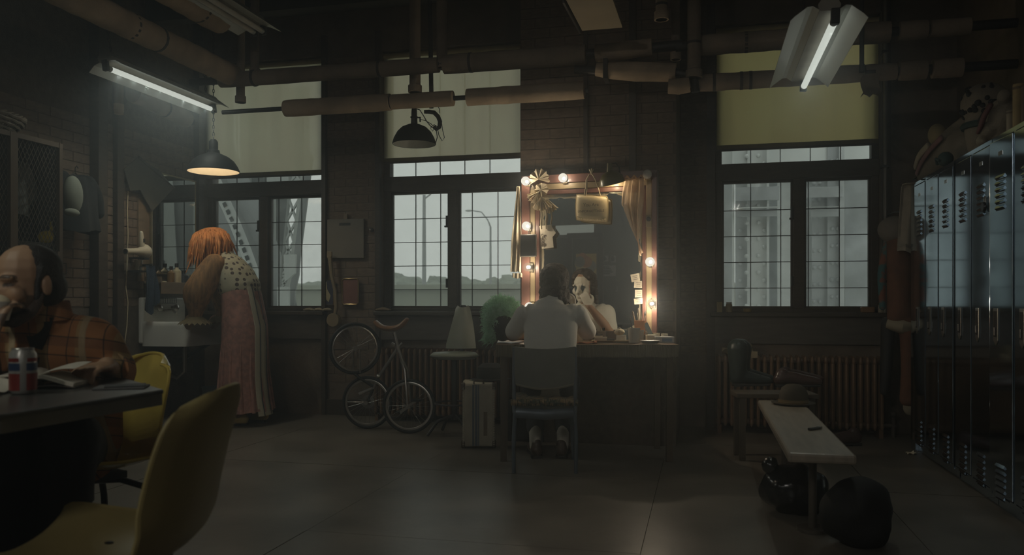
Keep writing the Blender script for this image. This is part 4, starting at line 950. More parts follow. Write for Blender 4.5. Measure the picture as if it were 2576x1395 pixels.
# cushion sign on cords
cu = thing('cushion_sign', onm(1489, 524, .075), -MA); cw, ch = .115, .092
G1, G2_ = [], []
for i in range(15):
    r1, r2_ = [], []
    for j in range(19):
        u, w_ = j/18*2-1, i/14*2-1; puff = .03*((1-u**6)*(1-w_**6))**.6; rx = cw*u*(1-.05*w_*w_)+.01*(-w_)*0; rz_ = -ch*w_*(1-.04*u*u)-.012*u
        r1.append((rx, -puff, rz_)); r2_.append((rx, puff, rz_))
    G1.append(r1); G2_.append(r2_)
m_cush = M('tan_satin_cushion', (.70, .58, .35), .5, var=.12, scale=7, bump=.15, bscale=40)
ck = MB(); ck.sheet(G1); ck.sheet(G2_); co = obj('cushion', ck, m_cush, cu, ang=60)
rim = G1[0]+[r_[-1] for r_ in G1[1:]]+G1[-1][-2::-1]+[r_[0] for r_ in G1[-2:0:-1]]; obj('piping', MB().tube(rim, .004, 6, closed=True), M('ochre_piping', (.42, .32, .15), .6), co)
pl_ = MB()
for k in range(26):
    u = (k-12.5)/13*.105; pl_.tube([(u, -.018, -ch+.028-.012*u/.11), (u+.003, -.022, -ch+.016-.012*u/.11), (u, -.012, -ch+.004-.012*u/.11)], [.002, .0035, .002], 5)
obj('gathered_edge', pl_, m_cush, co)
for x in (-.055, -.043, .062): obj('cord', MB().tube([(x, -.008, ch-.006), (x*.75, -.012, ch+.05), (x*.42-(.014 if x < 0 else 0), -.014, ch+.11), (x*.1-(.01 if x < 0 else 0), -.012, ch+.145)], .004, 7), m_twine, cu)
obj('tassel_knot', MB().ball((0, -.012, ch+.148), .007).tube([(0, -.012, ch+.15), (-.012, -.016, ch+.18)], [.004, .006], 6).tube([(0, -.012, ch+.15), (.002, -.016, ch+.185)], [.004, .006], 6).tube([(0, -.012, ch+.15), (.014, -.014, ch+.178)], [.003, .004], 6), m_twine, cu)
def text(body, size, loc, mat, parent, rot=(pi/2, 0, 0), align='CENTER', ext=.0004, name='lettering', bold=0.0):
    cu_ = bpy.data.curves.new(name, 'FONT'); cu_.body = body; cu_.size = size; cu_.align_x = align; cu_.align_y = 'CENTER'; cu_.extrude = ext; cu_.offset = bold
    t = bpy.data.objects.new(name+'_t', cu_); COL.objects.link(t); dg = bpy.context.evaluated_depsgraph_get()
    me = bpy.data.meshes.new_from_object(t.evaluated_get(dg)); bpy.data.objects.remove(t); me.materials.clear()
    o = put(name, me, mat, parent, loc); o.rotation_euler = rot; return o
m_ink = M('faded_brown_lettering', (.20, .145, .075), .7)
text('You Are', .032, (0, -.0315, .022), m_ink, co); text('UNFORGETTABLE', .0235, (0, -.0315, -.022), m_ink, co)
tag(cu, 'tan satin cushion with faded lettering hanging on cords before the mirror', 'cushion')
# clamp lamp at the top right
la = thing('clamp_lamp', onm(1538, 452, .12), -MA); Rl = RX(radians(14)) @ RY(radians(-10))
m_olive = M('olive_green_enamel', (.12, .105, .03), .3, var=.15, spec=.6)
obj('shade', MB().lathe([(.088, -.03), (.09, -.026), (.08, .012), (.06, .042), (.03, .058), (.012, .062)], (0, 0, 0), 28, Rl), m_olive, la); obj('shade_lining', MB().lathe([(.086, -.029), (.076, .01), (.056, .038), (.02, .055), (0, .056)], (0, 0, 0), 28, Rl), m_white, la, fixn=False)
obj('socket', MB().cyl(Rl @ V((0, 0, .058)), Rl @ V((.012, 0, .115)), .02, .017), m_olive, la)
obj('bulb', MB().ball(Rl @ V((0, 0, -.004)), (.026, .026, .032)), m_lit, la); lamp_light('clamp_lamp_glow', la, Rl @ V((0, 0, -.02)), 7.0, (1, .78, .5), .006)
obj('clamp_arm', MB().tube([Rl @ V((.012, 0, .11)), (.025, .03, .12), (.045, .05, .09), (.05, .07, .04)], .005, 7), m_sock, la); obj('clamp', MB().b2(.035, .065, .05, .10, .02, .045), m_sock, la, smooth=False, bevel=.004)
tag(la, 'olive green clamp lamp shining down into the top of the mirror', 'lamp')
# sheer scarf over the right corner
sc_ = thing('sheer_scarf', onm(1600, 450, .075), -MA); m_tul = MT('sheer_pinkish_tulle', (.82, .66, .50), .45, alpha=.22, scale=10, var=.15)
G = []
for i in range(30):
    t = i/29; z = -t*.52; row = []
    lft = -.075-.02*sin(t*5) if t < .35 else -.085+.14*((t-.35)/.65)**1.2; rgt = .055-.03*t+.01*sin(t*6)
    for j in range(22):
        s = j/21; row.append((lft+(rgt-lft)*s, -.018*sin(s*17+t*2.2)*(.6+t*.4)-.02, z+.012*sin(s*6+1)*(t > .85)))
    G.append(row)
obj('sheer_cloth', MB().sheet(G), m_tul, sc_, fixn=False); obj('draped_top', MB().sheet([[(-.075+.13*j/14, -.02+.06*k/5, .012*sin(j*1.2)+.02*sin(pi*k/5)) for j in range(15)] for k in range(6)]), m_tul, sc_, fixn=False)
tag(sc_, 'sheer pinkish scarf draped over the right corner of the mirror', 'scarf')
# cards stuck in the right side of the frame
for i, (px, py, rot, h_, lab) in enumerate(((1598, 698, -10, .04, 'topmost small cream note tucked in the right mirror frame'), (1606, 715, 3, .036, 'second cream note down in the right mirror frame'), (1608, 738, 0, .04, 'third cream note down in the right mirror frame'), (1606, 757, -6, .03, 'lowest cream note in the right mirror frame'))):
    o = thing('paper_note', onm(px, py, .012+.003*i), -MA); R_ = RY(radians(rot))
    obj('paper', MB().box((0, 0, 0), (.06, .0015, h_*1.35), R_), m_card, o, smooth=False); pr = MB()
    for k in range(3): pr.box(R_ @ V((.0, -.0012, .012-.012*k)), (.034-.008*(k % 2), .0006, .003), R_)
    obj('scribble', pr, m_print, o, smooth=False); tag(o, lab, 'note', 'paper notes on the mirror frame')

# ================================================================ WASH CORNER (left wall)
XW = XL+.012
m_por = M('worn_porcelain', (.76, .75, .69), .25, var=.1, scale=4, spec=.55)
sk0 = PX(430, 800, XL+.25); ya, yb_ = PX(372, 800, XL+.1).y, 6.62
sk = thing('sink', (XL, (ya+yb_)/2, 0)); hy = (yb_-ya)/2; zr = .86
bs = MB(); bs.b2(.0, .05, -hy, hy, zr-.18, zr+.22)                     # splash back
obj('splash_back', bs, m_por, sk, smooth=False, bevel=.015)
R_ = [(.05, .02), (.10, .0), (.42, .0), (.47, .02)]
basin = MB()
def ringp(x0, x1, y0, y1, z, n=8):
    r = min(.05, (x1-x0)/3); pts = []
    for cx_, cy_, a0 in ((x1-r, y1-r, 0), (x0+r, y1-r, pi/2), (x0+r, y0+r, pi), (x1-r, y0+r, 1.5*pi)):
        for k in range(n): a = a0+pi/2*k/(n-1); pts.append((cx_+r*cos(a), cy_+r*sin(a), z))
    return pts
rings = [ringp(.02, .47, -hy, hy, zr-.20), ringp(.01, .50, -hy, hy, zr-.03), ringp(.01, .51, -hy, hy, zr), ringp(.02, .50, -hy+.01, hy-.01, zr+.012), ringp(.06, .46, -hy+.05, hy-.05, zr), ringp(.08, .43, -hy+.08, hy-.08, zr-.12), ringp(.15, .36, -hy+.16, hy-.16, zr-.155)]
nv = len(rings[0]); vs = [p for r_ in rings for p in r_]; fs = [(i*nv+k, i*nv+(k+1) % nv, (i+1)*nv+(k+1) % nv, (i+1)*nv+k) for i in range(len(rings)-1) for k in range(nv)]
fs.append(tuple((len(rings)-1)*nv+k for k in range(nv))); basin.add(vs, fs); obj('basin', basin, m_por, sk, ang=50)
for yy in (-.13, .10):
    obj('tap', MB().cyl((.05, yy, zr+.13), (.09, yy, zr+.13), .018).lathe([(.0, .0), (.03, .0), (.032, .012), (.02, .025), (0, .028)], (.085, yy, zr+.13), 12, aim((1, 0, 0))), m_chrome, sk)
obj('spout', MB().tube([(.05, -.02, zr+.10), (.14, -.02, zr+.11), (.18, -.02, zr+.08)], .012, 8), m_chrome, sk)
obj('waste_pipe', MB().tube([(.25, 0, zr-.15), (.25, 0, .42), (.18, 0, .36), (.06, 0, .40), (-.0, 0, .40)], .02, 9), m_chrome, sk)
obj('bracket', MB().bar((.03, -hy+.1, zr-.38), (.36, -hy+.1, zr-.2), .03, .03), m_iron, sk, smooth=False); obj('bracket', MB().bar((.03, hy-.1, zr-.38), (.36, hy-.1, zr-.2), .03, .03), m_iron, sk, smooth=False)
tag(sk, 'white porcelain wall sink in front of the bent clown', 'sink')
wb = thing('wire_soap_basket', (XL+.06, PX(410, 765, XL+.1).y, zr+.17)); w_ = MB()
for z in (0, .045): w_.tube([(0, -.09, z), (.11, -.09, z), (.11, .09, z), (0, .09, z)], .003, 6, closed=True)
for k in range(7): w_.tube([(.11, -.09+.03*k, 0), (.11, -.09+.03*k, .045)], .0022, 5)
for k in range(7): w_.tube([(0, -.09+.03*k, .0), (.11, -.09+.03*k, 0)], .0022, 5)
obj('wire_frame', w_, m_iron, wb); obj('hook', MB().tube([(0, 0, .045), (-.008, 0, .06)], .003, 5), m_iron, wb); tag(wb, 'black wire soap basket on the sink back', 'basket')
# wooden shelf box under the wall mirror
shf = thing('wash_shelf', (XL+.01, PX(430, 700, XL+.1).y, 0)); s0, s1 = PX(372, 700, XL+.05).y-shf.location.y, 6.68-shf.location.y
m_olw = M('old_brown_shelf_wood', (.20, .14, .085), .5, var=.3, scale=5, stretch=(1, 1, 4))
zsf = 1.20
obj('shelf_board', MB().b2(0, .17, s0, s1, zsf-.02, zsf), m_olw, shf, smooth=False); obj('front_board', MB().b2(.155, .172, s0, s1, zsf-.09, zsf+.015), m_olw, shf, smooth=False, bevel=.003)
obj('back_board', MB().b2(0, .012, s0, s1, zsf-.12, zsf+.14), m_olw, shf, smooth=False); obj('end_board', MB().b2(0, .17, s0, s0+.014, zsf-.09, zsf+.06), m_olw, shf, smooth=False)
tag(shf, 'old wooden shelf under the wash mirror above the sink', 'shelf')
m_soap = M('yellowed_soap', (.66, .58, .40), .5)
for k, (yy, l, lab) in enumerate(((6.06, .05, 'small yellow soap bar nearest the viewer on the wash shelf'), (6.16, .07, 'second yellow soap bar on the wash shelf'), (6.25, .05, 'third soap bar further along the wash shelf'))):
    o = obj('soap_bar', MB().b2(XL+.05, XL+.11, yy-l/2, yy+l/2, zsf, zsf+.024), m_soap, smooth=False, bevel=.008); tag(o, lab, 'soap', 'soap bars on the wash shelf')
for k, (yy, h_, r_, mt, lab) in enumerate(((6.34, .16, .035, M('amber_bottle', (.20, .12, .05), .25), 'amber bottle among the toiletries on the wash shelf'), (6.42, .19, .04, M('cream_bottle', (.58, .50, .33), .4), 'cream plastic bottle on the wash shelf by the clown'), (6.52, .13, .05, M('dark_pot', (.05, .06, .07), .4), 'dark pot at the far end of the wash shelf'))):
    o = thing('bottle', (XL+.1, yy, zsf)); obj('body', MB().lathe([(0, 0), (r_, 0), (r_, h_*.62), (r_*.4, h_*.75), (r_*.35, h_*.84)], n=16), mt, o); obj('cap', MB().lathe([(r_*.45, h_*.82), (r_*.45, h_), (0, h_)], n=14), m_sock, o); tag(o, lab, 'bottle', 'bottles on the wash shelf')
# wash mirror leaning out of the wall
wmr = thing('wash_mirror', (XL+.02, 0, 0)); y0_, y1_ = PX(386, 550, XL+.05).y, PX(494, 550, XL+.05).y; z0_, z1_ = 1.30, PX(494, 458, XL+.05).z
pm = bpy.data.materials.new('wash_mirror_glass'); pm.use_nodes = True; pb_ = pm.node_tree.nodes['Principled BSDF']; pb_.inputs['Base Color'].default_value = (.72, .74, .72, 1); pb_.inputs['Metallic'].default_value = 1; pb_.inputs['Roughness'].default_value = .02
obj('glass', MB().b2(.012, .018, y0_, y1_, z0_, z1_), pm, wmr, smooth=False)
obj('frame', MB().b2(0, .022, y0_-.012, y0_, z0_, z1_+.012).b2(0, .022, y1_, y1_+.012, z0_, z1_+.012).b2(0, .022, y0_, y1_, z1_, z1_+.012).b2(0, .03, y0_, y1_, z0_-.012, z0_), M('thin_brass_frame', (.30, .25, .15), .35, .6), wmr, smooth=False)
tag(wmr, 'rectangular wash mirror on the left wall reflecting the bridge', 'mirror')
# dark cloth hung over the mirror's upper corner
rg = thing('draped_rag', (XL+.05, 0, 0)); pts = [(310, 425), (345, 395), (400, 430), (435, 473), (380, 532), (350, 478), (325, 480)]
pv = [PX(a, b_, XL+.05) for a, b_ in pts]; pv = [(0, p.y, p.z) for p in pv]
obj('cloth', MB().prism([(p[1], p[2]) for p in pv], 0, .012, 'yzx'), M('dark_olive_rag', (.075, .07, .055), .9, var=.25), rg, smooth=False, bevel=.003); obj('fold', MB().tube([(.014, pv[1][1], pv[1][2]), (.02, pv[3][1], pv[3][2])], [.012, .004], 6), M('dark_olive_rag'), rg)
tag(rg, 'dark folded cloth hung over the corner of the wash mirror', 'cloth')
wr_ = obj('wall_board', MB().b2(XL, XL+.018, PX(344, 560, XL).y, PX(382, 560, XL).y, 1.22, PX(360, 500, XL).z), m_olw, smooth=False); tag(wr_, 'upright brown board on the wall beside the wash mirror', 'board')
# hair dryer in a wall bracket
hd = thing('hair_dryer', PX(345, 632, XL+.14)); m_ivory = M('ivory_plastic', (.60, .53, .40), .4, var=.08)
obj('barrel', MB().lathe([(.0, -.06), (.026, -.06), (.028, -.03), (.035, .04), (.058, .07), (.062, .10), (.05, .125), (0, .13)], (0, 0, 0), 20, aim((0, 1, .05))), m_ivory, hd)
obj('nozzle', MB().cyl((0, -.06, -.003), (0, -.14, -.008), .026, .026), m_ivory, hd); obj('nozzle_hole', MB().cyl((0, -.139, -.008), (0, -.143, -.0083), .021), m_sock, hd)
obj('handle', MB().limb([(0, .07, .03), (0, .055, .09), (0, .05, .16)], [.026, .021, .016]), m_ivory, hd); obj('switch', MB().b2(.018, .028, .05, .065, .08, .11), m_sock, hd, smooth=False)
obj('wall_bracket', MB().bar((0, .08, -.05), (-.13, .08, -.05), .03, .015).b2(-.03, .03, .05, .11, -.065, -.05), m_iron, hd, smooth=False); tag(hd, 'ivory hair dryer in a bracket beside the wash mirror', 'hair dryer')
cb = obj('power_cord', MB().tube([PX(a, b_, XL+.015) for a, b_ in ((322, 480), (320, 530), (322, 590), (320, 640), (319, 680), (316, 720), (322, 760), (319, 820), (314, 860), (317, 900))], .005, 6), m_twine); tag(cb, 'thin pale power cord hanging down the left wall', 'cord')
gl_s = thing('tumbler_shelf', PX(350, 680, XL+.06)); obj('bracket_shelf', MB().b2(-.05, .07, -.08, .08, -.012, 0), m_iron, gl_s, smooth=False); obj('rail', MB().tube([(.07, -.08, .03), (.07, .08, .03)], .004, 6).tube([(.07, -.08, 0), (.07, -.08, .03)], .004, 6).tube([(.07, .08, 0), (.07, .08, .03)], .004, 6), m_iron, gl_s); tag(gl_s, 'little iron shelf on the wall below the hair dryer', 'shelf')
tm_ = obj('tumbler', MB().lathe([(0, .002), (.028, .002), (.034, .085), (.031, .085), (.026, .008), (0, .008)], gl_s.location+V((.02, -.035, 0)), 18), M('smoky_plastic_tumbler', (.35, .30, .2), .3)); tag(tm_, 'brownish tumbler on the little iron wall shelf', 'cup')
# blue towel
tw = thing('blue_towel', PX(378, 668, XL+.16)); G = []
for i in range(16):
    t = i/15; G.append([(.02*sin(j*1.3+t*3)+.012*j/9, (-.06+.12*j/9)*(1+.2*t)+.02*t, -t*(.42-.12*abs(j-3)/6)) for j in range(10)])
obj('towel_cloth', MB().sheet(G, .008), M('dark_blue_towelling', (.035, .055, .085), .95, var=.3, scale=30, bump=.5, bscale=150), tw); obj('peg', MB().cyl((-.16, 0, .0), (.02, 0, .01), .009), m_iron, tw); tag(tw, 'dark blue towel hanging beside the sink', 'towel')
q = PZ(500, 1060, 0); bk = thing('bucket', (q.x, 6.5, 0)); obj('pail', MB().lathe([(0, .004), (.11, .004), (.145, .27), (.15, .275), (.14, .275), (.105, .012), (0, .012)], n=24), M('blue_grey_plastic', (.10, .125, .14), .5), bk); obj('bail', MB().tube([(.147*cos(a), .0, .265-.12*sin(a)*.9) for a in [pi*k/12 for k in range(13)]], .004, 6), m_iron, bk); tag(bk, 'blue grey bucket on the floor under the sink', 'bucket')

# ================================================================ MESH CAGE LOCKERS (left foreground wall)
XCg = -4.28; ycs = [4.67, 4.27, 3.87, 3.47]; zct, zcb = PX(170, 366, XCg).z, .1
m_cage = M('brown_painted_steel', (.13, .09, .06), .5, .3, var=.2); m_wire = M('rusty_mesh_wire', (.15, .12, .085), .5, .5)
for k in range(3):
    ye, yn = ycs[k], ycs[k+1]; o = thing('mesh_locker', (XCg, ye, 0)); w_ = ye-yn
    fr2 = MB()
    for yy in (-.014, -w_+.014): fr2.b2(-.012, .016, yy-.014, yy+.014, 0, zct)
    for zz in (zct-.016, zcb, 1.06): fr2.b2(-.012, .014, -w_, 0, zz-.016, zz+.016)
    obj('door_frame', fr2, m_cage, o, smooth=False)
    bx_ = MB(); bx_.b2(-.44, -.425, -w_, 0, 0, zct); bx_.b2(-.44, -.012, -w_, 0, zct-.012, zct); bx_.b2(-.44, -.012, -w_, 0, .05, .06); bx_.b2(-.44, -.012, -.006, 0, .05, zct); obj('carcass', bx_, M('cage_back_steel', (.045, .04, .035), .7), o, smooth=False)
    mw = MB(); st = .034; zl, zh = zcb+.016, zct-.032; yl, yh = -w_+.028, -.028; W_, Hh_ = yh-yl, zh-zl; sl = 1.9
    n0 = int((W_*sl+Hh_)/(st*sl))+1
    for i in range(n0):
        for sg in (1, -1):
            # line z = zl + (y - c)*sl*sg
            c0 = i*st*sl-W_*sl
            y_a = max(0, -c0/sl); y_b = min(W_, (Hh_-c0)/sl)
            if y_b-y_a < .01: continue
            f_ = (lambda y: yl+y) if sg > 0 else (lambda y: yh-y)
            mw.bar((0, f_(y_a), zl+c0+y_a*sl), (0, f_(y_b), zl+c0+y_b*sl), .0028, .0028, (1, 0, 0))
    mo_ = obj('wire_mesh', mw, m_wire, o, smooth=False); tag(mo_, kind='stuff')
    obj('hasp', MB().b2(.012, .03, -w_*.1-.02, -w_*.1+.02, 1.3, 1.38), m_cage, o, smooth=False)
    tag(o, ['wire mesh locker furthest from the viewer beside the hung jacket', 'second wire mesh locker, behind the seated man', 'third wire mesh locker, at the left picture edge'][k], 'locker', 'wire mesh lockers')
def garment(name, loc, w_, h_, mat, label, cat, dep=.05, seed=1, axis='y', sleeves=True, hang=True):
    o = thing(name, loc); G = []
    for i in range(20):
        t = i/19; sh_ = 1-.75*max(0, 1-t/.14)**1.6; row = []
        for j in range(19):
            a = 2*pi*j/18; rr = w_/2*sh_*(1+.12*t); x = dep*(1+.6*t)*sin(a)*(1+.25*sin(5*a+seed)); y_ = rr*cos(a)*(1+.06*sin(4*a+t*5+seed)); row.append((x, y_, -t*h_+.015*sin(3*a+seed)*(t > .9)))
        G.append(row)
    obj('cloth_body', MB().sheet(G), mat, o, ang=80)
    if sleeves:
        for sg in (-1, 1): obj('sleeve', MB().limb([(0, sg*w_*.36, -h_*.08), (.01, sg*w_*.55, -h_*.3), (.02, sg*w_*.6, -h_*.62)], [.055, .05, .045]), mat, o)
    obj('hanger', MB().tube([(0, -w_*.4, -.05), (0, 0, .02), (0, w_*.4, -.05)], .005, 6).tube([(0, 0, .02), (0, 0, .06), (0, .015, .075), (0, .03, .06)], .004, 6), m_iron, o)
    tag(o, label, cat); return o
q = PX(105, 470, XCg-.2); garment('striped_garment', (XCg-.21, 4.47, zct-.16), .22, .34, M('pale_blue_grey_shirt', (.25, .26, .25), .85, var=.3, scale=25, stretch=(1, 8, 1)), 'pale striped shirt hanging inside the far mesh locker', 'shirt', .06)
garment('dark_garment', (XCg-.21, 4.07, zct-.16), .26, 1.0, M('dark_teal_coat', (.03, .05, .05), .9), 'dark coat hanging inside the second mesh locker', 'coat', .07, 3)
o = thing('yellow_vest', PX(116, 596, XCg-.08)); obj('folded_cloth', MB().ball((0, 0, 0), (.06, .035, .045)), M('bright_yellow_cloth', (.75, .58, .05), .8), o); obj('strap', MB().tube([(.03, 0, .03), (.03, .01, .10), (.02, .03, .02)], .008, 6), M('bright_yellow_cloth'), o); tag(o, 'bright yellow bundled cloth inside the far mesh locker', 'cloth')
obs = obj('locker_shelf', MB().b2(XCg-.42, XCg-.02, ycs[1]+.005, ycs[0]-.008, o.location.z-.07, o.location.z-.044), M('cage_back_steel'), smooth=False); tag(obs, 'thin steel shelf inside the far mesh locker', 'shelf')
# woven tray basket on top
bq = thing('wicker_basket', (XCg-.18, 4.05, zct)); bw = MB(); 
for k, (r_, z) in enumerate(((.30, .01), (.33, .03), (.36, .055), (.385, .08), (.40, .105))): bw.tube([(r_*.5*cos(a), r_*1.15*sin(a), z+.004*sin(a*20+k*pi)) for a in [2*pi*i/60 for i in range(60)]], .011, 6, closed=True)
obj('weave', bw, M('dark_wicker', (.16, .12, .08), .7, var=.3, scale=30), bq); st_ = MB()
for i in range(44):
    a = 2*pi*i/44; st_.tube([(.29*.5*cos(a), .29*1.15*sin(a), .005), (.40*.5*cos(a), .40*1.15*sin(a), .115), (.41*.5*cos(a+.07), .41*1.15*sin(a+.07), .125)], .006, 5)
obj('stakes', st_, M('pale_wicker', (.34, .28, .2), .7), bq); obj('bottom', MB().lathe([(0, .006), (.3, .006)], n=24).xf(Matrix.Diagonal((.5, 1.15, 1, 1))), M('dark_wicker'), bq); tag(bq, 'shallow woven basket lying on top of the mesh lockers', 'basket')
# cap and dark jacket on the wall between mesh lockers and the corner post
q = PX(215, 450, XL+.08); jk = garment('dark_jacket', (XL+.13, 5.17, q.z+.0), .36, .42, M('black_wool', (.012, .013, .014), .95), 'black jacket bunched on a peg behind the mesh lockers', 'jacket', .08, 5, sleeves=True)
hc = thing('flat_cap', PX(183, 490, XL+.31)); obj('crown', MB().ball((0, 0, 0), (.05, .085, .14), nu=18, nv=12), M('grey_green_felt', (.20, .21, .17), .9, var=.15), hc); obj('peak', MB().ball((.02, -.03, -.13), (.03, .07, .03)), M('grey_green_felt'), hc); tag(hc, 'grey green felt hat hung sideways on the black jacket peg', 'hat')
wpx = thing('wall_bracket', PX(161, 676, XL+.02)); obj('plate', MB().b2(-.01, .005, -.03, .03, -.05, .05), m_cage, wpx, smooth=False); obj('loop', MB().tube([(.005, -.02, .04), (.04, -.02, .04), (.04, -.02, -.04), (.005, -.02, -.04)], .005, 6), m_cage, wpx); tag(wpx, 'small metal bracket on the wall beside the mesh lockers', 'bracket')

# ================================================================ WHEELS, STOOL, SUITCASE
m_tyre = M('black_tyre', (.018, .018, .018), .7); m_spoke = M('dull_spoke', (.35, .35, .34), .35, .9)
def wheel(parent, c, R, ax, name='wheel', spokes=26):
    c = V(c); Rm = aim(ax)
    o = obj(name, MB().tube([c+Rm @ V((R*cos(a), R*sin(a), 0)) for a in [2*pi*k/44 for k in range(44)]], R*.062, 9, closed=True), m_tyre, parent)
    obj('rim', MB().tube([c+Rm @ V((R*.9*cos(a), R*.9*sin(a), 0)) for a in [2*pi*k/44 for k in range(44)]], [(R*.035, R*.055)]*44, 8, closed=True), m_chrome, o)
    sp = MB()
    for k in range(spokes):
        a = 2*pi*k/spokes; z = .02 if k % 2 else -.02; b_ = a+(.35 if k % 4 < 2 else -.35)
        sp.cyl(c+Rm @ V((R*.06*cos(b_), R*.06*sin(b_), z)), c+Rm @ V((R*.87*cos(a), R*.87*sin(a), 0)), .0014, n=4)
    obj('spokes', sp, m_spoke, o); obj('hub', MB().cyl(c+Rm @ V((0, 0, -.035)), c+Rm @ V((0, 0, .035)), .018), m_chrome, o); return o
# unicycle leaning on the radiator
dU = 6.38
un = thing('unicycle', PD(1031, 1083, dU).xy.to_3d()); o0 = un.location.copy(); U = lambda px, py, dd=0: PD(px, py, dU+dd)-o0
Ru = (1083-945)/2*dU/FPX/1.062; cU = U(1029, 1014); cU.z = Ru*1.062
axu = V((sin(-TH+.15)*-1, cos(-TH+.15)*1, 0)); axu = V((-.10, 1, .0)).normalized()
wheel(un, cU, Ru, axu)
pt = U(1000, 872); pk_ = U(1022, 945)
for sg in (-1, 1): obj('fork_leg', MB().tube([cU+axu*.045*sg, pk_+axu*.045*sg+V((-.0, 0, .05)), pk_+axu*.02*sg+V((-.03, 0, .11))], .0095, 8), m_chrome, un)
obj('seat_post', MB().tube([pk_+V((-.028, 0, .10)), pt, U(991, 835)], [.015, .0145, .012], 9), m_chrome, un)
obj('seat_clamp', MB().cyl(pt-V((0, 0, .012)), pt+V((0, 0, .012)), .021), m_chrome, un)
sd_ = MB(); pts = [U(a, b_) for a, b_ in ((945, 810), (960, 822), (985, 826), (1008, 819), (1024, 803))]; sd_.limb(pts, [(.045, .016), (.055, .02), (.045, .022), (.05, .02), (.04, .014)], side=(0, 1, 0)); obj('saddle', sd_, M('tan_leather_saddle', (.26, .13, .06), .45, var=.2), un)
for sg, a in ((-1, .6), (1, .6+pi)):
    e = cU+axu*.06*sg; d = V((cos(a), 0, sin(a)))*.11; obj('crank', MB().bar(e, e+d, .012, .018), m_chrome, un, smooth=False); obj('pedal', MB().box(e+d+axu*.045*sg, (.08, .06, .02)), m_sock, un, smooth=False, bevel=.004)
tag(un, 'unicycle with a curved tan saddle leaning against the radiator', 'unicycle')
# small bicycle stood on end behind it
dB = 6.62
bi = thing('small_bicycle', PD(922, 1083, dB).xy.to_3d()); o0 = bi.location.copy(); B = lambda px, py, dd=0: PD(px, py, dB+dd)-o0
Rb = (1083-950)/2*dB/FPX/1.062; c1 = B(924, 1016); c1.z = Rb*1.062; wheel(bi, c1, Rb, (-.05, 1, 0))
c2 = B(893, 876); wheel(bi, c2, 65*dB/FPX/1.05, (-.55, .9, 0))
obj('frame_tube', MB().tube([B(903, 990), B(940, 975), B(952, 948), B(1005, 868)], .014, 9), m_chrome, bi); obj('frame_tube', MB().tube([c1, B(950, 950)], .012, 8), M('dark_bike_frame', (.05, .05, .05), .3, .5), bi)
for dx in (0, 17): obj('fork_blade', MB().tube([c2+V((dx*.0033, -.03, 0)), B(888+dx, 890+6*(dx > 0)), B(889+dx, 938)], [.006, .008, .007], 8), m_chrome, bi)
obj('frame_tube', MB().tube([B(890, 938), B(905, 950), B(940, 972)], .012, 8), M('dark_bike_frame'), bi); obj('handlebar', MB().tube([B(985, 862), B(1002, 872), B(1012, 862)], .010, 8), m_chrome, bi); obj('chain_wheel', MB().lathe([(.03, -.004), (.055, -.004), (.055, .004), (.03, .004)], B(926, 1010), 22, aim((-.05, 1, 0))), m_spoke, bi); obj('lug', MB().ball(B(952, 946), .022), m_chrome, bi)
tag(bi, 'small chrome bicycle propped on end under the wall board', 'bicycle')
# vinyl stool with a tapered back
gs = thing('backed_stool', PD(1143, 890, 6.3).xy.to_3d(), TH); z0 = PD(1143, 892, 6.3).z; m_vin = M('grey_green_vinyl', (.28, .30, .235), .42, var=.1, scale=6)
obj('seat', MB().lathe([(0, -.03), (.16, -.03), (.185, -.012), (.185, .004), (.165, .02), (.08, .026), (0, .027)], (0, 0, z0), 32), m_vin, gs); obj('seat_piping', MB().tube([(.187*cos(a), .187*sin(a), z0-.005) for a in [2*pi*k/32 for k in range(32)]], .005, 6, closed=True), M('dark_vinyl_piping', (.14, .15, .12), .5), gs)
zt = PD(1162, 775, 6.3).z; bk_ = MB(); G = []
for t, wl_, wr__ in ((0, -.065, .155), (.1, -.062, .153), (.5, -.025, .135), (.85, .010, .108), (.96, .022, .094), (1.0, .036, .080)): G.append([(wl_+(wr__-wl_)*j/8, .12-.02*sin(pi*j/8)+.05*t, z0+.04+(zt-z0-.04)*t) for j in range(9)])
obj('backrest', bk_.sheet(G, .035), m_vin, gs); obj('backrest_seam', MB().tube([(G[i][7][0]-.008, G[i][7][1]-.004, G[i][7][2]) for i in range(6)], .003, 5), M('dark_vinyl_piping'), gs)
obj('back_bracket', MB().tube([(.045, .03, z0-.03), (.045, .17, z0-.02), (.045, .18, z0+.12)], .014, 8), m_iron, gs); obj('top_loop', MB().tube([(.03, .17, zt-.01), (.045, .175, zt+.02), (.075, .175, zt+.02), (.085, .17, zt-.02)], .006, 7), m_iron, gs)
obj('column', MB().cyl((0, 0, .12), (0, 0, z0-.03), .022), m_iron, gs)
for k in range(4): obj('leg', MB().tube([V((0, 0, .16)), V((.14*cos(k*pi/2+.5), .14*sin(k*pi/2+.5), .12)), V((.23*cos(k*pi/2+.5), .23*sin(k*pi/2+.5), .012))], .012, 8), m_iron, gs)
obj('foot_ring', MB().tube([(.15*cos(a), .15*sin(a), .25) for a in [2*pi*k/28 for k in range(28)]], .008, 6, closed=True), m_iron, gs); tag(gs, 'grey green vinyl stool with a tapering back below the middle window', 'stool')
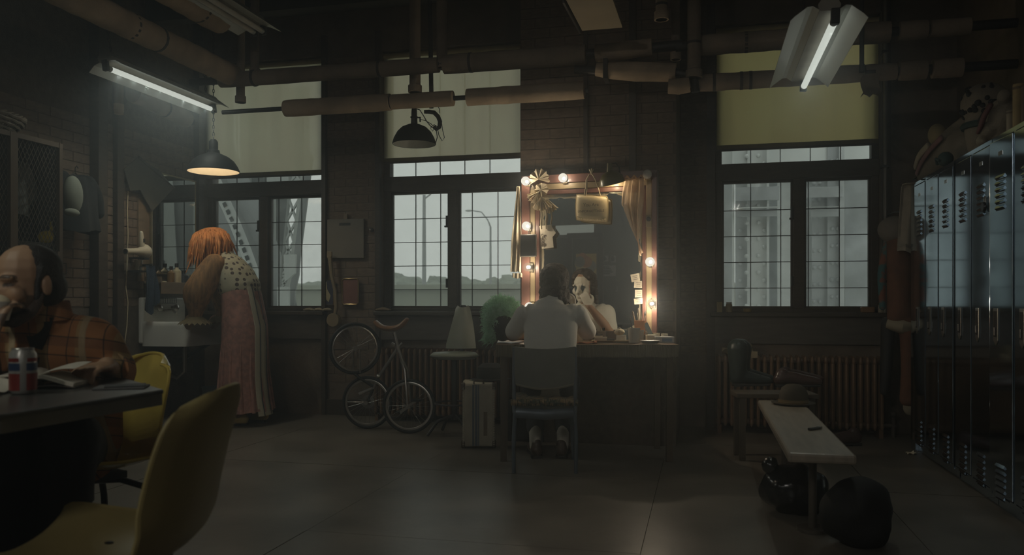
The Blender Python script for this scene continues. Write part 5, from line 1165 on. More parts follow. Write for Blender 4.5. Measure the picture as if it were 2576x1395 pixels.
# suitcase with stripes
dS = 5.72; su = thing('suitcase', PD(1204, 1128, dS).xy.to_3d(), TH+.05); sw, shh = 40*dS/FPX, 163*dS/FPX; m_case = M('worn_cream_canvas', (.42, .38, .29), .7, var=.25, scale=6, bump=.2, bscale=30)
obj('case', MB().b2(-sw, sw, 0, .34, .012, shh), m_case, su, smooth=False, bevel=.015)
m_stp = M('faded_blue_stripe', (.12, .15, .19), .75, var=.2); m_sc2 = M('rubbed_brown_patch', (.20, .15, .10), .8, var=.3)
for x0_, x1_, mt in ((-.045, -.032, m_stp), (-.026, -.008, m_stp), (-.004, .004, m_stp)): obj('stripe', MB().b2(x0_, x1_, -.002, .002, .02, shh-.008), mt, su, smooth=False)
obj('scuff', MB().b2(.035, .062, -.0015, .001, .09, .26), m_sc2, su, smooth=False, bevel=.001)
for sx in (-sw, sw):
    st = MB()
    for k in range(34): st.box((sx*.96, -.003, .03+k*(shh-.06)/33), (.012, .006, .006))
    obj('stitching', st, M('pale_stitching', (.52, .48, .38), .7), su, smooth=False)
    for z in (.03, shh-.02): obj('corner_cap', MB().box((sx*.97, .03, z), (.03, .07, .05)), M('dark_corner_leather', (.08, .055, .035), .5), su, smooth=False, bevel=.01)
obj('handle', MB().tube([(-.035, -.0, shh+.0), (-.03, 0, shh+.022), (.03, 0, shh+.022), (.035, 0, shh+.0)], .007, 7), M('dark_corner_leather'), su); tag(su, 'cream striped suitcase standing on end beside the dressing chair', 'suitcase')
bh = thing('black_hat', PD(1242, 965, 5.95).xy.to_3d()); bh.location.z = shh; bh.location += V((-.03, .02, 0))
obj('crown', MB().lathe([(.10, .005), (.105, .05), (.095, .10), (.06, .125), (0, .115)], n=26), M('black_felt', (.013, .013, .013), .9), bh); obj('brim', MB().lathe([(.10, .006), (.13, .004), (.15, .012), (.13, .01), (.1, .014)], n=26), M('black_felt'), bh); tag(bh, 'black felt hat resting on the striped suitcase', 'hat')
cr_ = obj('floor_box', MB().b2(-.14, .14, -.1, .1, 0, .30), M('black_cardboard', (.015, .015, .016), .8), smooth=False, bevel=.004); cr_.location = bh.location+V((.24, .18, -shh)); tag(cr_, 'black box on the floor behind the striped suitcase', 'box')

# ================================================================ WALL BETWEEN FIRST AND MIDDLE WINDOW
pn = thing('notice_board', PY(870, 600, YW-.03)); hw_, hh_ = (PY(916, 600, YW-.03).x-PY(824, 600, YW-.03).x)/2, 53*6.9/FPX
obj('board', MB().b2(-hw_, hw_, -.012, .012, -hh_, hh_), M('brown_hardboard', (.17, .15, .118), .6, var=.15, scale=5), pn, smooth=False, bevel=.004); obj('hand_slot', MB().b2(-.06, .05, -.0145, -.011, hh_-.06, hh_-.035), m_sock, pn, smooth=False, bevel=.001); obj('hanger_tab', MB().b2(-.02, .015, -.006, .006, hh_, hh_+.05), m_olw, pn, smooth=False); tag(pn, 'brown square board hung on the wall between the first two windows', 'board')
rp_ = thing('red_tray', PY(882, 733, YW-.04)); a_, b_ = 24*6.75/FPX, 35*6.75/FPX
obj('panel', MB().b2(-a_, a_, -.006, .008, -b_, b_), M('dull_red_panel', (.22, .105, .085), .4, var=.15), rp_, smooth=False, bevel=.012)
obj('gilt_rim', MB().tube([(-a_+.015, -.008, b_), (a_-.015, -.008, b_), (a_, -.008, b_-.015), (a_, -.008, -b_+.015), (a_-.015, -.008, -b_), (-a_+.015, -.008, -b_), (-a_, -.008, -b_+.015), (-a_, -.008, b_-.015)], .006, 6, closed=True), M('brass_rim', (.48, .35, .17), .3, .8), rp_); tag(rp_, 'dull red tray with a brass rim hung under the brown board', 'tray')
pc = thing('framed_picture', PY(826, 735, YW-.035)); a_ = 17*6.75/FPX
obj('backing', MB().b2(-a_, a_, -.003, .008, -b_, b_), M('dark_blue_print', (.05, .05, .075), .4), pc, smooth=False); obj('figure', MB().prism([(-.04, .09), (-.015, .10), (-.01, .03), (.025, -.03), (.005, -.09), (-.035, -.05)], -.005, -.003, 'xzy'), M('cream_printed_figure', (.40, .34, .2), .6), pc, smooth=False)
obj('frame', MB().tube([(-a_, -.004, b_), (a_, -.004, b_), (a_, -.004, -b_), (-a_, -.004, -b_)], .006, 6, closed=True), M('brass_rim'), pc); tag(pc, 'small framed picture with a pale figure beside the red tray', 'picture')
mp_ = thing('banjo', PY(838, 760, YW-.1)); m_bj = M('pale_banjo_wood', (.26, .20, .12), .5)
P_ = lambda px, py: PY(px, py, YW-.1)-mp_.location
obj('neck', MB().tube([P_(830, 645), P_(834, 690), P_(843, 730), P_(846, 770), P_(842, 800)], [.022, .016, .017, .018, .018], 8), m_bj, mp_); obj('pot', MB().lathe([(0, -.02), (.058, -.02), (.064, -.012), (.064, .03), (0, .03)], P_(839, 805), 26, aim((0, 1, 0))), m_bj, mp_); obj('peg_head', MB().box(P_(829, 640), (.05, .018, .06)), m_bj, mp_, smooth=False, bevel=.006); tag(mp_, 'small long-necked instrument leaning on the wall under the brown board', 'instrument')
kn = thing('coat_knob', PY(934, 578, YW-.02)); obj('knob', MB().ball((0, -.02, 0), .014), m_chrome, kn); obj('plate', MB().cyl((0, .015, 0), (0, -.004, 0), .02), m_iron, kn); tag(kn, 'small round knob on the wall left of the middle window', 'knob')
rr = random.Random(9)
for k, (px, w_) in enumerate(((778, .07), (802, .06), (824, .06))):
    o = thing('glove', PY(px, 778, YW-.05)); o.location.z = ZS+.001+.0*k; f = MB(); f.limb([(-w_/2, 0, .014), (0, .01, .018), (w_/2, 0, .012)], [(.03, .013), (.035, .015), (.02, .01)], side=(0, 1, 0))
    fuse('glove_cloth', f, M('grubby_cream_cloth', (.44, .38, .27), .85, var=.2), o, .006, 2); obj('cuff', MB().tube([(-w_/2-.005, -.025, .014), (-w_/2-.005, .025, .014)], .009, 6), M('grubby_cream_cloth'), o)
    tag(o, ['crumpled cream glove nearest the clown on the first window sill', 'middle crumpled cream glove on the first window sill', 'crumpled cream glove at the right end of the first window sill'][k], 'glove', 'gloves on the first window sill')
o = thing('cloth_rag', PY(963, 778, YW-.06)); o.location.z = ZS+.001; f = MB(); f.limb([(-.06, 0, .012), (0, .01, .02), (.07, 0, .012)], [(.03, .012), (.035, .018), (.025, .01)], side=(0, 1, 0)); fuse('rag', f, M('grubby_brown_cloth', (.22, .16, .10), .9), o, .007, 2); tag(o, 'small brown rag at the left end of the middle sill', 'cloth')
# things on the locker window sill
def jar(loc, r, h, mat, lidm, label, cat='jar', group='jars on the locker window sill'):
    o = thing('jar', loc); obj('glass_body', MB().lathe([(0, 0), (r*.92, 0), (r, .006), (r, h*.72), (r*.8, h*.82), (r*.8, h*.84)], n=20), mat, o); obj('lid', MB().lathe([(r*.84, h*.82), (r*.86, h), (0, h)], n=20), lidm, o); tag(o, label, cat, group); return o
zs_ = lambda px: V((PY(px, 775, YW-.04).x, YW-.04, ZS+.001))
bx_ = obj('matchbox', MB().b2(-.022, .022, -.015, .015, 0, .085), M('ochre_card_box', (.36, .27, .11), .6), smooth=False, bevel=.002); bx_.location = zs_(1810); tag(bx_, 'upright ochre card box at the left end of the locker window sill', 'box')
jar(zs_(1834), .026, .082, M('amber_jar_contents', (.30, .22, .10), .3), M('dull_jar_lid', (.5, .47, .4), .4, .6), 'small glass jar with a lid near the left end of the locker sill')
bx_ = obj('soap_dish', MB().lathe([(0, .004), (.03, .004), (.036, .03), (.033, .03), (.028, .01), (0, .01)], n=20), M('ochre_glazed_dish', (.30, .22, .09), .35)); bx_.location = zs_(1880); tag(bx_, 'low ochre dish on the locker window sill', 'dish')
bx_ = obj('tobacco_tin', MB().b2(-.05, .05, -.03, .03, 0, .045), M('red_ochre_tin', (.30, .17, .08), .35, .3), smooth=False, bevel=.008); bx_.location = zs_(2182); tag(bx_, 'low reddish tin at the right end of the locker sill', 'tin')
jar(zs_(2216), .022, .06, M('pale_jar_contents', (.34, .30, .22), .35), M('dull_jar_lid'), 'little pale jar in the right corner of the locker sill')
# paper bundle on the right radiator
o = thing('paper_bundle', PY(1855, 885, 6.7)); o.location.z = .63; G = [[(-.12+.24*j/9, -.05+.1*i/5, .015+.02*sin(j*1.1+i)+.012*sin(i*2+j*.4)) for j in range(10)] for i in range(6)]
obj('crumpled_sheet', MB().sheet(G, .004), M('yellowed_paper', (.38, .31, .2), .8), o); obj('ball', MB().ball((.08, 0, .055), (.035, .03, .032), nu=9, nv=6), M('yellowed_paper'), o); obj('torn_strip', MB().sheet([[(.10+.05*j/3, -.07-.01*i, .02-.05*i/3) for j in range(4)] for i in range(4)], .003), M('yellowed_paper'), o); tag(o, 'crumpled yellowed paper lying on the left end of the locker radiator', 'paper')

# ================================================================ ON TOP OF AND BESIDE THE LOCKERS
m_foam = M('grubby_cream_plush', (.25, .215, .16), .9, var=.25, scale=7, bump=.4, bscale=60); m_pink = M('dusty_pink_cloth', (.25, .13, .12), .85); m_spot = M('black_painted_spot', (.012, .012, .014), .8)
T = lambda px, py, X: PX(px, py, X)
def head_thing(name, loc, parts, label, cat='costume head'):
    o = thing(name, loc)
    for nm_, mb_, mt, vx in parts:
        if vx: fuse(nm_, mb_, mt, o, vx, 6)
        else: obj(nm_, mb_, mt, o)
    tag(o, label, cat, 'costume heads on the lockers'); return o
c = V((XLk+.12, 5.74, HLk))
h1 = MB(); h1.limb([(.10, -.28, .12), (.06, -.10, .16), (0, .10, .11), (-.06, .30, .03)], [(.15, .13), (.16, .14), (.13, .10), (.07, .05)], side=(1, 0, 0)); h1.limb([(-.05, .22, .13), (.0, .0, .24), (.05, -.2, .30)], [(.05, .03), (.06, .04), (.05, .04)], side=(1, 0, 0))
head_thing('snouted_plush_mask', c, [('plush_head', h1, m_foam, .014), ('nose', MB().ball((-.06, .345, .055), (.05, .035, .035)), m_pink, 0), ('mouth_band', MB().limb([(-.13, .26, .05), (-.14, .1, .10), (-.13, -.06, .15), (-.1, -.2, .2)], [(.012, .02)]*4), m_pink, 0), ('tongue', MB().limb([(-.15, .22, .09), (-.16, .08, .14), (-.14, -.05, .18)], [(.012, .024)]*3), M('cream_felt_tongue', (.42, .36, .25), .8), 0), ('ear', MB().ball((-.06, .05, .27), (.055, .06, .07)), M('yellowish_plush', (.38, .31, .16), .9), 0), ('eye_mark', MB().tube([(-.145, .2, .0), (-.15, .27, .008), (-.12, .33, .03)], .006, 6), m_spot, 0), ('stand', MB().cyl((-.05, .2, -.0), (-.05, .2, .06), .03), M('yellowish_plush'), 0)], 'big cream plush animal head with a long snout on the lockers')
c = V((XLk+.17, 5.22, HLk)); h2 = MB(); h2.ball((0, 0, .33), (.13, .14, .12), nu=20, nv=14); h2.limb([(0, 0, .10), (0, 0, .2), (0, 0, .30)], [.10, .11, .09])
sp = []; rr = random.Random(6)
for _ in range(26):
    a, e = rr.uniform(pi*.55, pi*1.75), rr.uniform(-.6, .9); d = V((cos(a)*cos(e), sin(a)*cos(e), sin(e))); sp.append(MB().ball(V((0, 0, .33))+V((d.x*.128, d.y*.138, d.z*.118)), rr.uniform(.009, .019), nu=9, nv=6))
head_thing('spotted_plush_mask', c, [('plush_head', h2, m_foam, .014), *[('spot', q_, m_spot, 0) for q_ in sp], ('collar', MB().tube([(.11*cos(a), .12*sin(a), .20) for a in [2*pi*k/24 for k in range(24)]], .02, 7, closed=True), M('dark_green_collar', (.03, .06, .05), .7), 0)], 'cream head with black spots behind the snouted head')
c = V((XLk+.15, 4.86, HLk)); h3 = MB(); h3.ball((.02, 0, .26), (.16, .17, .19), nu=20, nv=14); h3.ball((-.09, .02, .17), (.10, .11, .08)); h3.ball((-.04, -.13, .42), (.05, .06, .07)); h3.ball((-.11, .12, .10), (.06, .08, .06)); h3.limb([(.03, 0, .13), (.03, 0, .22)], [.125, .12])
head_thing('striped_plush_mask', c, [('plush_head', h3, m_foam, .014), ('black_stripe', MB().tube([(-.135, .05, .33), (-.15, .09, .27), (-.14, .10, .21), (-.12, .11, .2)], [.012, .02, .016, .008], 8), m_spot, 0), ('mouth', MB().limb([(-.13, -.11, .36), (-.165, -.08, .28), (-.18, -.04, .2), (-.19, .0, .15)], [(.02, .03), (.02, .035), (.02, .03), (.015, .018)]), M('dark_red_mouth', (.10, .03, .028), .6), 0)], 'round cream plush head with black stripes and a dark red mouth').scale = (.66, .66, .62)
for k, (yy, r_, h_, mt, lab) in enumerate(((4.66, .022, .16, M('pale_cardboard_tube', (.33, .28, .2), .8), 'short pale cardboard tube standing on the lockers'), (4.56, .026, .27, M('yellow_cardboard_tube', (.36, .27, .13), .8), 'taller ochre cardboard tube standing on the lockers'), (4.49, .012, .24, M('brown_stick', (.16, .10, .06), .6), 'thin brown stick standing on the lockers'))):
    o = thing('cardboard_tube', (XLk+.12, yy, HLk)); obj('tube', MB().lathe([(0, 0), (r_, 0), (r_, h_), (r_*.8, h_), (r_*.8, .02), (0, .02)], n=16), mt, o); obj('end_band', MB().lathe([(r_*1.03, h_*.9), (r_*1.03, h_*.95)], n=16), m_print, o); tag(o, lab, 'tube', 'tubes on the lockers')
o = thing('green_bundle', (XLk+.01, 5.41, HLk)); obj('cloth', MB().ball((0, 0, .045), (.045, .05, .045)), M('dark_teal_cloth', (.03, .06, .055), .85), o); obj('fold', MB().tube([(-.04, -.03, .03), (-.05, .01, .05), (-.035, .04, .02)], .009, 6), M('dark_teal_cloth'), o); tag(o, 'dark teal cloth bundle on the lockers under the spotted head', 'cloth')
# clothes at the window end of the lockers
tw2 = thing('cream_towel', (XLk+.09, 6.26, HLk)); G = []
for i in range(22):
    t = i/21; row = []
    for j in range(14):
        s = j/13; row.append((-.13+.22*s-.03*t, .015+.012*sin(s*15+t)+.02*(t > .03), .012*(1-t)-t*.46-.03*s*t+.008*sin(s*9)*(t > .9)))
    G.append(row)
G.insert(0, [(p[0]+.01, -.06, .01) for p in G[0]]); obj('towel_cloth', MB().sheet(G, .006), M('greyish_towel', (.40, .355, .28), .9, var=.15, scale=20), tw2); obj('hem_band', MB().sheet([[(p[0], p[1]-.004, p[2]+.05) for p in G[-1]], [(p[0], p[1]-.004, p[2]+.03) for p in G[-1]]], .003), M('towel_band', (.30, .27, .22), .9), tw2); tag(tw2, 'greyish cream towel draped over the window end of the locker row', 'towel')
cs = thing('clown_costume', (XLk-.02, 6.42, 1.60)); m_cos = M('rust_orange_costume', (.17, .075, .042), .85, var=.35, scale=14)
f = MB(); f.limb([(-.0, 0, -.12), (-.01, 0, -.4), (-.005, 0, -.72)], [(.10, .07), (.085, .06), (.09, .065)], side=(1, 0, 0)); f.limb([(.04, -.02, -.70), (.05, -.02, -1.0), (.06, -.02, -1.28)], [(.06, .05), (.055, .045), (.075, .05)], side=(1, 0, 0)); fuse('costume_cloth', f, m_cos, cs, .012, 3)
obj('hood', MB().ball((-.04, 0, -.03), (.12, .08, .10), nu=18, nv=12), M('greyish_hood', (.24, .21, .175), .9), cs); obj('frill', MB().tube([(-.09, 0, -.72), (.0, -.04, -.74), (.08, -.02, -.74)], [.04, .055, .045], 9), M('cream_frill', (.36, .31, .22), .85), cs)
obj('patchwork_sleeve', MB().limb([(-.09, .02, -.14), (-.125, .02, -.35), (-.12, .02, -.6)], [.025, .03, .022]), M('patchwork', (.25, .09, .05), .8, col2=(.05, .16, .17), scale=9, amt=.1), cs); obj('trouser_leg', MB().limb([(-.08, .03, -.72), (-.09, .03, -1.0), (-.11, .02, -1.22)], [.05, .045, .03]), M('black_spangled_cloth', (.015, .015, .017), .6), cs); obj('leg_frill', MB().ball((.06, -.02, -1.33), (.05, .03, .06)), M('cream_frill'), cs); obj('hanger_hook', MB().tube([(0, .0, .06), (0, .0, .1), (0, .2, .12), (0, .46, .12)], .005, 6), m_iron, cs); tag(cs, 'rust orange clown costume with cream frills hanging by the lockers', 'costume')

# ================================================================ PEOPLE
SK, DKH = (.36, .22, .145), (.03, .022, .018)
def head_shape(mb, C, R, s=1.0, nose=1.0):
    P = lambda x, y, z: C+R @ (V((x, y, z))*s)
    def b(x, y, z, r): mb.ball(P(x, y, z), tuple(q*s for q in r), R)
    b(0, -.012, .035, (.075, .095, .085)); b(0, .022, -.025, (.063, .074, .085)); b(0, .035, -.075, (.049, .052, .042)); b(0, .072, -.096, (.022, .02, .018))
    mb.limb([P(0, .088, .018), P(0, .105, -.012), P(0, .118*nose, -.032)], [.008*s, .010*s, .014*s], side=R @ V((1, 0, 0)), sub=2)
    for x in (-1, 1):
        b(x*.03, .080, .022, (.027, .014, .010)); b(x*.042, .062, -.025, (.025, .024, .026)); b(x*.076, -.010, -.006, (.009, .017, .028)); b(x*.079, -.016, .0, (.008, .006, .024)); b(x*.014, .106, -.036, (.009, .010, .008))
    b(0, .088, -.060, (.025, .012, .007)); b(0, .086, -.070, (.022, .012, .007))
def hand(mb, wrist, dirv, palm_n, side_sgn=1, curl=.5, s=1.0, spread=.08):
    # palm along dirv; fingers bend towards palm_n; thumb leaves on side_sgn side
    d = V(dirv).normalized(); n = V(palm_n); n = (n-d*n.dot(d)).normalized(); sd = d.cross(n)*side_sgn; w_ = V(wrist)
    mb.limb([w_, w_+d*.045*s, w_+d*.085*s], [(.026*s, .016*s), (.036*s, .016*s), (.038*s, .013*s)], side=sd, sub=3, n=12)
    for k, (o_, L) in enumerate(((.027, .072), (.009, .082), (-.009, .077), (-.026, .062))):
        p = w_+d*.083*s+sd*o_*s; a = curl*.55; pts = [p-d*.01*s]; q = p; dd = (d+sd*(o_*spread*12)).normalized()
        for m in range(3):
            a_ = curl*(.5+.75*m); e = dd*cos(a_)+n*sin(a_); q = q+e*(L*s*(.42, .32, .26)[m]); pts.append(q)
        mb.limb(pts, [.0092*s, .0088*s, .008*s, .0068*s], sub=3, n=9)
    p = w_+d*.02*s+sd*.026*s; mb.limb([p, p+d*.03*s+sd*.025*s+n*.008*s, p+d*.06*s+sd*.03*s+n*.022*s, p+d*.08*s+sd*.022*s+n*.035*s], [.014*s, .012*s, .010*s, .008*s], sub=3, n=9)
def curls(C, R, n, rng, keep, r0=.014, r1=.026, shell=(.082, .102, .094), off=(0, -.012, .03)):
    mb = MB(); k = 0
    while k < n:
        v_ = V((rng.gauss(0, 1), rng.gauss(0, 1), rng.gauss(0, 1))).normalized(); p = V((v_.x*shell[0]+off[0], v_.y*shell[1]+off[1], v_.z*shell[2]+off[2]))
        if not keep(p, v_): continue
        mb.ball(C+R @ p, rng.uniform(r0, r1), nu=8, nv=6); k += 1
    return mb

# ---------------- the seated performer at the mirror (local: y towards the mirror, x right)
pa_ = PD(1385, 762, 5.17); pr = thing('person', (pa_.x, pa_.y, 0), TH-radians(2))
HC = V((.03, .205, 1.155)); HR = RZ(radians(-4)) @ RX(radians(-8))
bo = MB(); head_shape(bo, HC, HR, 1.0)
bo.limb([(0.01, .12, 1.0), (.02, .16, 1.06), (.028, .19, 1.10)], [(.055, .055), (.05, .052), (.05, .052)])
bo.limb([(-.005, 0, .50), (-.005, .02, .62), (0, .06, .80), (.005, .10, .95), (.01, .12, 1.01)], [(.15, .11), (.135, .095), (.15, .10), (.165, .09), (.09, .06)])
sL, eL, wL = V((-.165, .11, .955)), V((-.255, .17, .818)), V((-.17, .40, .808))
sR, eR, wR = V((.175, .11, .955)), V((.262, .22, .818)), V((.155, .345, 1.005))
for s_, e_, w_ in ((sL, eL, wL), (sR, eR, wR)): bo.limb([s_, s_.lerp(e_, .5), e_, e_.lerp(w_, .4), w_], [.05, .044, .038, .036, .024])
hand(bo, wL, (.3, .9, -.05), (0, 0, -1), -1, .35); hand(bo, wR, (-.42, -.08, .75), (-.5, -.7, -.1), 1, .75, .95)
for sx, fx in ((-1, -.10), (1, .085)):
    bo.limb([(.09*sx, .0, .50), (.12*sx, .22, .50), (.13*sx, .43, .49)], [.085, .072, .058]); bo.limb([(.13*sx, .43, .48), (fx*1.1, .36, .30), (fx, .235, .11)], [.056, .055, .036]); bo.limb([(fx, .225, .08), (fx, .28, .045), (fx, .36, .035)], [.036, .036, .028])
def colA(p):
    q = HR.inverted() @ (V(p)-HC)
    if abs(q.x) < .2 and -.13 < q.z < .14 and abs(q.y) < .2:
        if q.y > .035 and q.z < .085:
            for ex in (-.03, .03):
                dx_, dz_ = abs(q.x-ex), q.z-.002
                if dx_ < .016*(1-abs(dz_)/.034 if abs(dz_) < .034 else 0) and q.y > .05: return (.05, .07, .085)
            if q.z < -.115: return SK
            return (.62, .585, .52)
    return SK
fuse('body', bo, MV('performer_skin', .55, .35), pr, .0045, 5, colA)
sh = MB(); sh.limb([(-.005, 0, .52), (-.005, .02, .63), (0, .055, .80), (.005, .095, .94), (.01, .115, 1.0), (.02, .13, 1.03)], [(.172, .128), (.162, .118), (.172, .122), (.180, .108), (.12, .085), (.075, .07)], n=26)
for s_, e_ in ((sL, eL), (sR, eR)): sh.limb([s_+V((-.03 if s_.x > 0 else .03, 0, .005)), s_, s_.lerp(e_, .45), s_.lerp(e_, .8)], [.070, .070, .064, .064])
so = fuse('t_shirt', sh, M('grey_white_cotton', (.64, .63, .58), .9, var=.08, scale=6, bump=.25, bscale=18), pr, .009, 5)
cr = MB()
for z, a in ((.60, .0), (.66, .3), (.74, -.2), (.83, .15)): cr.tube([(.172*cos(t)*1.0, .02+(z-.6)*.22-.122*sin(t)*.99-.004, z+.012*sin(t*5+a*9)) for t in [.5+2.1*k/14 for k in range(15)]], [.001]+[.004]*13+[.001], 5)
obj('shirt_creases', cr, M('grey_white_cotton'), so)
tr = MB()
for sx, fx in ((-1, -.10), (1, .085)): tr.limb([(.08*sx, -.02, .52), (.115*sx, .20, .51), (.13*sx, .43, .495)], [.105, .088, .072]); tr.limb([(.13*sx, .44, .48), (fx*1.1, .36, .32), (fx*1.02, .26, .19)], [.070, .066, .058])
fuse('trousers', tr, M('dark_trousers', (.02, .022, .028), .85, var=.2), pr, .010, 4)
for fx in (-.10, .085):
    f = MB(); f.limb([(fx, .245, .19), (fx, .225, .12), (fx, .225, .07)], [.044, .040, .038]); fuse('sock', f, M('white_sock', (.60, .56, .48), .9), pr, .007, 3)
    u, s2 = MB(), MB(); shoe(u, s2, .29); M_ = Matrix.Translation((fx, .30, 0)) @ Matrix.Rotation(pi/2+(.1 if fx < 0 else -.1), 4, 'Z'); u.xf(M_); s2.xf(M_); so = fuse('shoe', u, M('brown_leather_shoe', (.075, .045, .03), .35), pr, .007, 3); obj('sole', s2, m_sole, so)
rg_ = random.Random(21)
hr_ = curls(HC, HR, 330, rg_, lambda p, v_: (v_.y < -.25 and p.z > -.10) or (v_.z > .45 and v_.y < .55) or (abs(v_.x) > .75 and v_.y < .15 and p.z > -.075))
for k in range(70):
    a = rg_.uniform(pi*1.02, pi*1.98); hr_.ball(HC+HR @ V((.088*cos(a), .088*sin(a)-.01, rg_.uniform(-.125, -.03))), rg_.uniform(.013, .024), nu=8, nv=6)
hr_.ball(HC+HR @ V((0, -.02, .035)), (.080, .092, .088), HR)
fuse('hair', hr_, M('dark_curly_hair', (.035, .024, .018), .55, var=.4, scale=40, bump=.8, bscale=120), pr, .0055, 1)
tag(pr, 'person in a grey white t-shirt and dark curly hair painting their face at the mirror', 'person')
# brush in the raised hand
bp_ = Matrix.Translation(pr.location) @ Matrix.Rotation(pr.rotation_euler.z, 4, 'Z')
br_ = thing('paint_brush', (0, 0, 0)); a_, b_ = bp_ @ V((.13, .33, 1.03)), bp_ @ V((.045, .32, 1.10)); obj('handle', MB().tube([bp_ @ V((.17, .30, .985)), a_, a_.lerp(b_, .7)], [.002, .004, .004], 7), m_sock, br_); obj('bristles', MB().tube([a_.lerp(b_, .7), b_], [.0045, .001], 7), M('soft_bristles', (.10, .07, .05), .8), br_); tag(br_, 'thin dark make-up brush in the performer\'s raised hand', 'brush')

# ---------------- chair of the performer
ch = thing('metal_chair', PD(1369, 762, 5.07).xy.to_3d(), TH-radians(1)); m_cm = M('blue_grey_painted_metal', (.13, .16, .19), .4, .4, var=.2); m_vn = M('grey_green_backrest', (.16, .165, .14), .5, var=.15)
W2 = .185; zse = .412
G = [[(-W2+2*W2*j/12, -.125-.035*sin(pi*j/12)-.03*(z-.55), z-(.03*sin(pi*j/12) if i == 0 else 0)-(.012*sin(pi*j/12) if i == 5 else 0)) for j in range(13)] for i, z in enumerate((.545, .60, .65, .70, .745, .765))]
obj('backrest', MB().sheet(G, .014), m_vn, ch)
obj('backrest_edge', MB().tube([V(p)+V((0, -.004, -.004)) for p in G[0]], .011, 7), M('pale_backrest_edge', (.26, .24, .18), .5), ch)
obj('seat', MB().b2(-.19, .19, -.13, .26, zse-.03, zse), m_vn, ch, smooth=False, bevel=.012)
obj('rear_rail', MB().tube([(-.175, -.15, zse-.05), (0, -.165, zse-.06), (.175, -.15, zse-.05)], [(.016, .032)]*3, 8), m_cm, ch)
for sx in (-1, 1):
    obj('back_post', MB().tube([(sx*.186, -.15, zse-.05), (sx*.188, -.13, .60), (sx*.185, -.135, .76)], .012, 9), m_cm, ch)
    obj('rear_leg', MB().tube([(sx*.182, -.15, zse-.04), (sx*.19, -.165, .2), (sx*.188, -.185, .0)], [(.016, .012)]*3, 8), m_cm, ch); obj('front_leg', MB().tube([(sx*.18, .24, zse-.04), (sx*.20, .26, .0)], .013, 9), m_cm, ch); obj('side_rail', MB().bar((sx*.18, -.15, zse-.05), (sx*.18, .25, zse-.05), .016, .03), m_cm, ch, smooth=False)
tag(ch, 'blue grey metal chair with a curved backrest under the performer', 'chair')
cq = thing('floral_seat_pad', ch.location+V((0, 0, zse)), ch.rotation_euler.z); ck = MB(); 
G1 = [[(.20*(j/16*2-1)*(1-.02*(i/12*2-1)**2), .06+.21*(i/12*2-1), .010*((1-(j/16*2-1)**8)*(1-(i/12*2-1)**8))**.5+.022+.004*sin(j*1.3)) for j in range(17)] for i in range(13)]
obj('pad', ck.sheet(G1, -.02), M('floral_print_pad', (.28, .19, .10), .85, col2=(.06, .07, .05), scale=34, amt=.15), cq); fr_m = MB()
for j in range(30): x = -.2+.4*j/29; fr_m.tube([(x, -.155, .03), (x+.006*sin(j*3), -.172, .012), (x, -.165, -.004)], [.006, .008, .004], 5)
obj('ruffle', fr_m, M('floral_print_pad'), cq); tag(cq, 'floral ruffled seat pad on the metal chair', 'cushion')

# ---------------- the clown at the sink (local y = facing direction)
dC = 6.9; cp = PD(622, 1066, dC); FA = radians(82); cl_ = thing('person', (cp.x, cp.y, 0), TH+FA)
kx = 1/sin(FA)
def CL(px, py, x=0.0): # side view: px,py -> local y,z
    s = (622-px)*dC/FPX*kx; return V((x, s, CAMZ-(py-HYP)*dC/FPX))
hd_c = CL(517, 622); hdR = RX(radians(-25))
bo = MB(); head_shape(bo, hd_c, hdR, 1.05)
bo.limb([CL(560, 668), CL(540, 648), CL(527, 632)], [.07, .062, .058]); bo.limb([CL(622, 905), CL(612, 800), CL(598, 730), CL(572, 676)], [(.15, .12), (.14, .11), (.17, .11), (.15, .09)])
for sx in (-1, 1):
    a, b_, c_ = CL(570, 682, sx*.17), CL(530, 745, sx*.23), CL(520, 792, sx*.225); bo.limb([a, b_, c_], [.055, .045, .03]); hand(bo, c_, (0, .6, -.8), (-sx, 0, 0), sx, .5)
    bo.limb([CL(624, 900, sx*.09), CL(620, 970, sx*.10), CL(618, 1045, sx*.10)], [.10, .07, .05]); bo.limb([CL(618, 1046, sx*.1), CL(605, 1060, sx*.1), CL(590, 1062, sx*.1)], [.045, .04, .03])
def colB(p):
    q = hdR.inverted() @ (V(p)-hd_c)
    if q.y > .03 and -.13 < q.z < .1 and abs(q.x) < .08:
        if q.y > .105 and q.z > -.05: return (.5, .10, .07)
        if abs(q.z+.065) < .02 and q.y > .06: return (.42, .12, .09)
        for ex in (-.03, .03):
            if (q.x-ex)**2+(q.z-.005)**2 < .00022: return (.06, .08, .10)
        return (.62, .58, .52)
    return (.42, .27, .18)
fuse('body', bo, MV('clown_skin', .5, .35), cl_, .007, 4, colB)
m_skirt = M('red_brown_print', (.46, .23, .18), .85, col2=(.30, .155, .125), scale=26, amt=.4, bump=.15, bscale=30)
dr = MB(); dr.limb([CL(618, 1032), CL(616, 1000), CL(614, 940), CL(616, 880), CL(616, 820), CL(610, 765), CL(602, 722)], [(.285, .225), (.275, .205), (.255, .19), (.235, .185), (.22, .18), (.205, .165), (.195, .155)], n=30, caps=False)
sk_ = obj('skirt', dr, m_skirt, cl_, ang=80)
fold = MB()
for k in range(15):
    a = 2*pi*k/15+.2; fold.tube([CL(616, 850)+V((.225*cos(a), .175*sin(a), 0)), CL(615, 940)+V((.256*cos(a), .188*sin(a), 0)), CL(617, 1031)+V((.285*cos(a+.03), .222*sin(a+.03), 0))], [.004, .012, .016], 6)
obj('skirt_folds', fold, m_skirt, sk_)
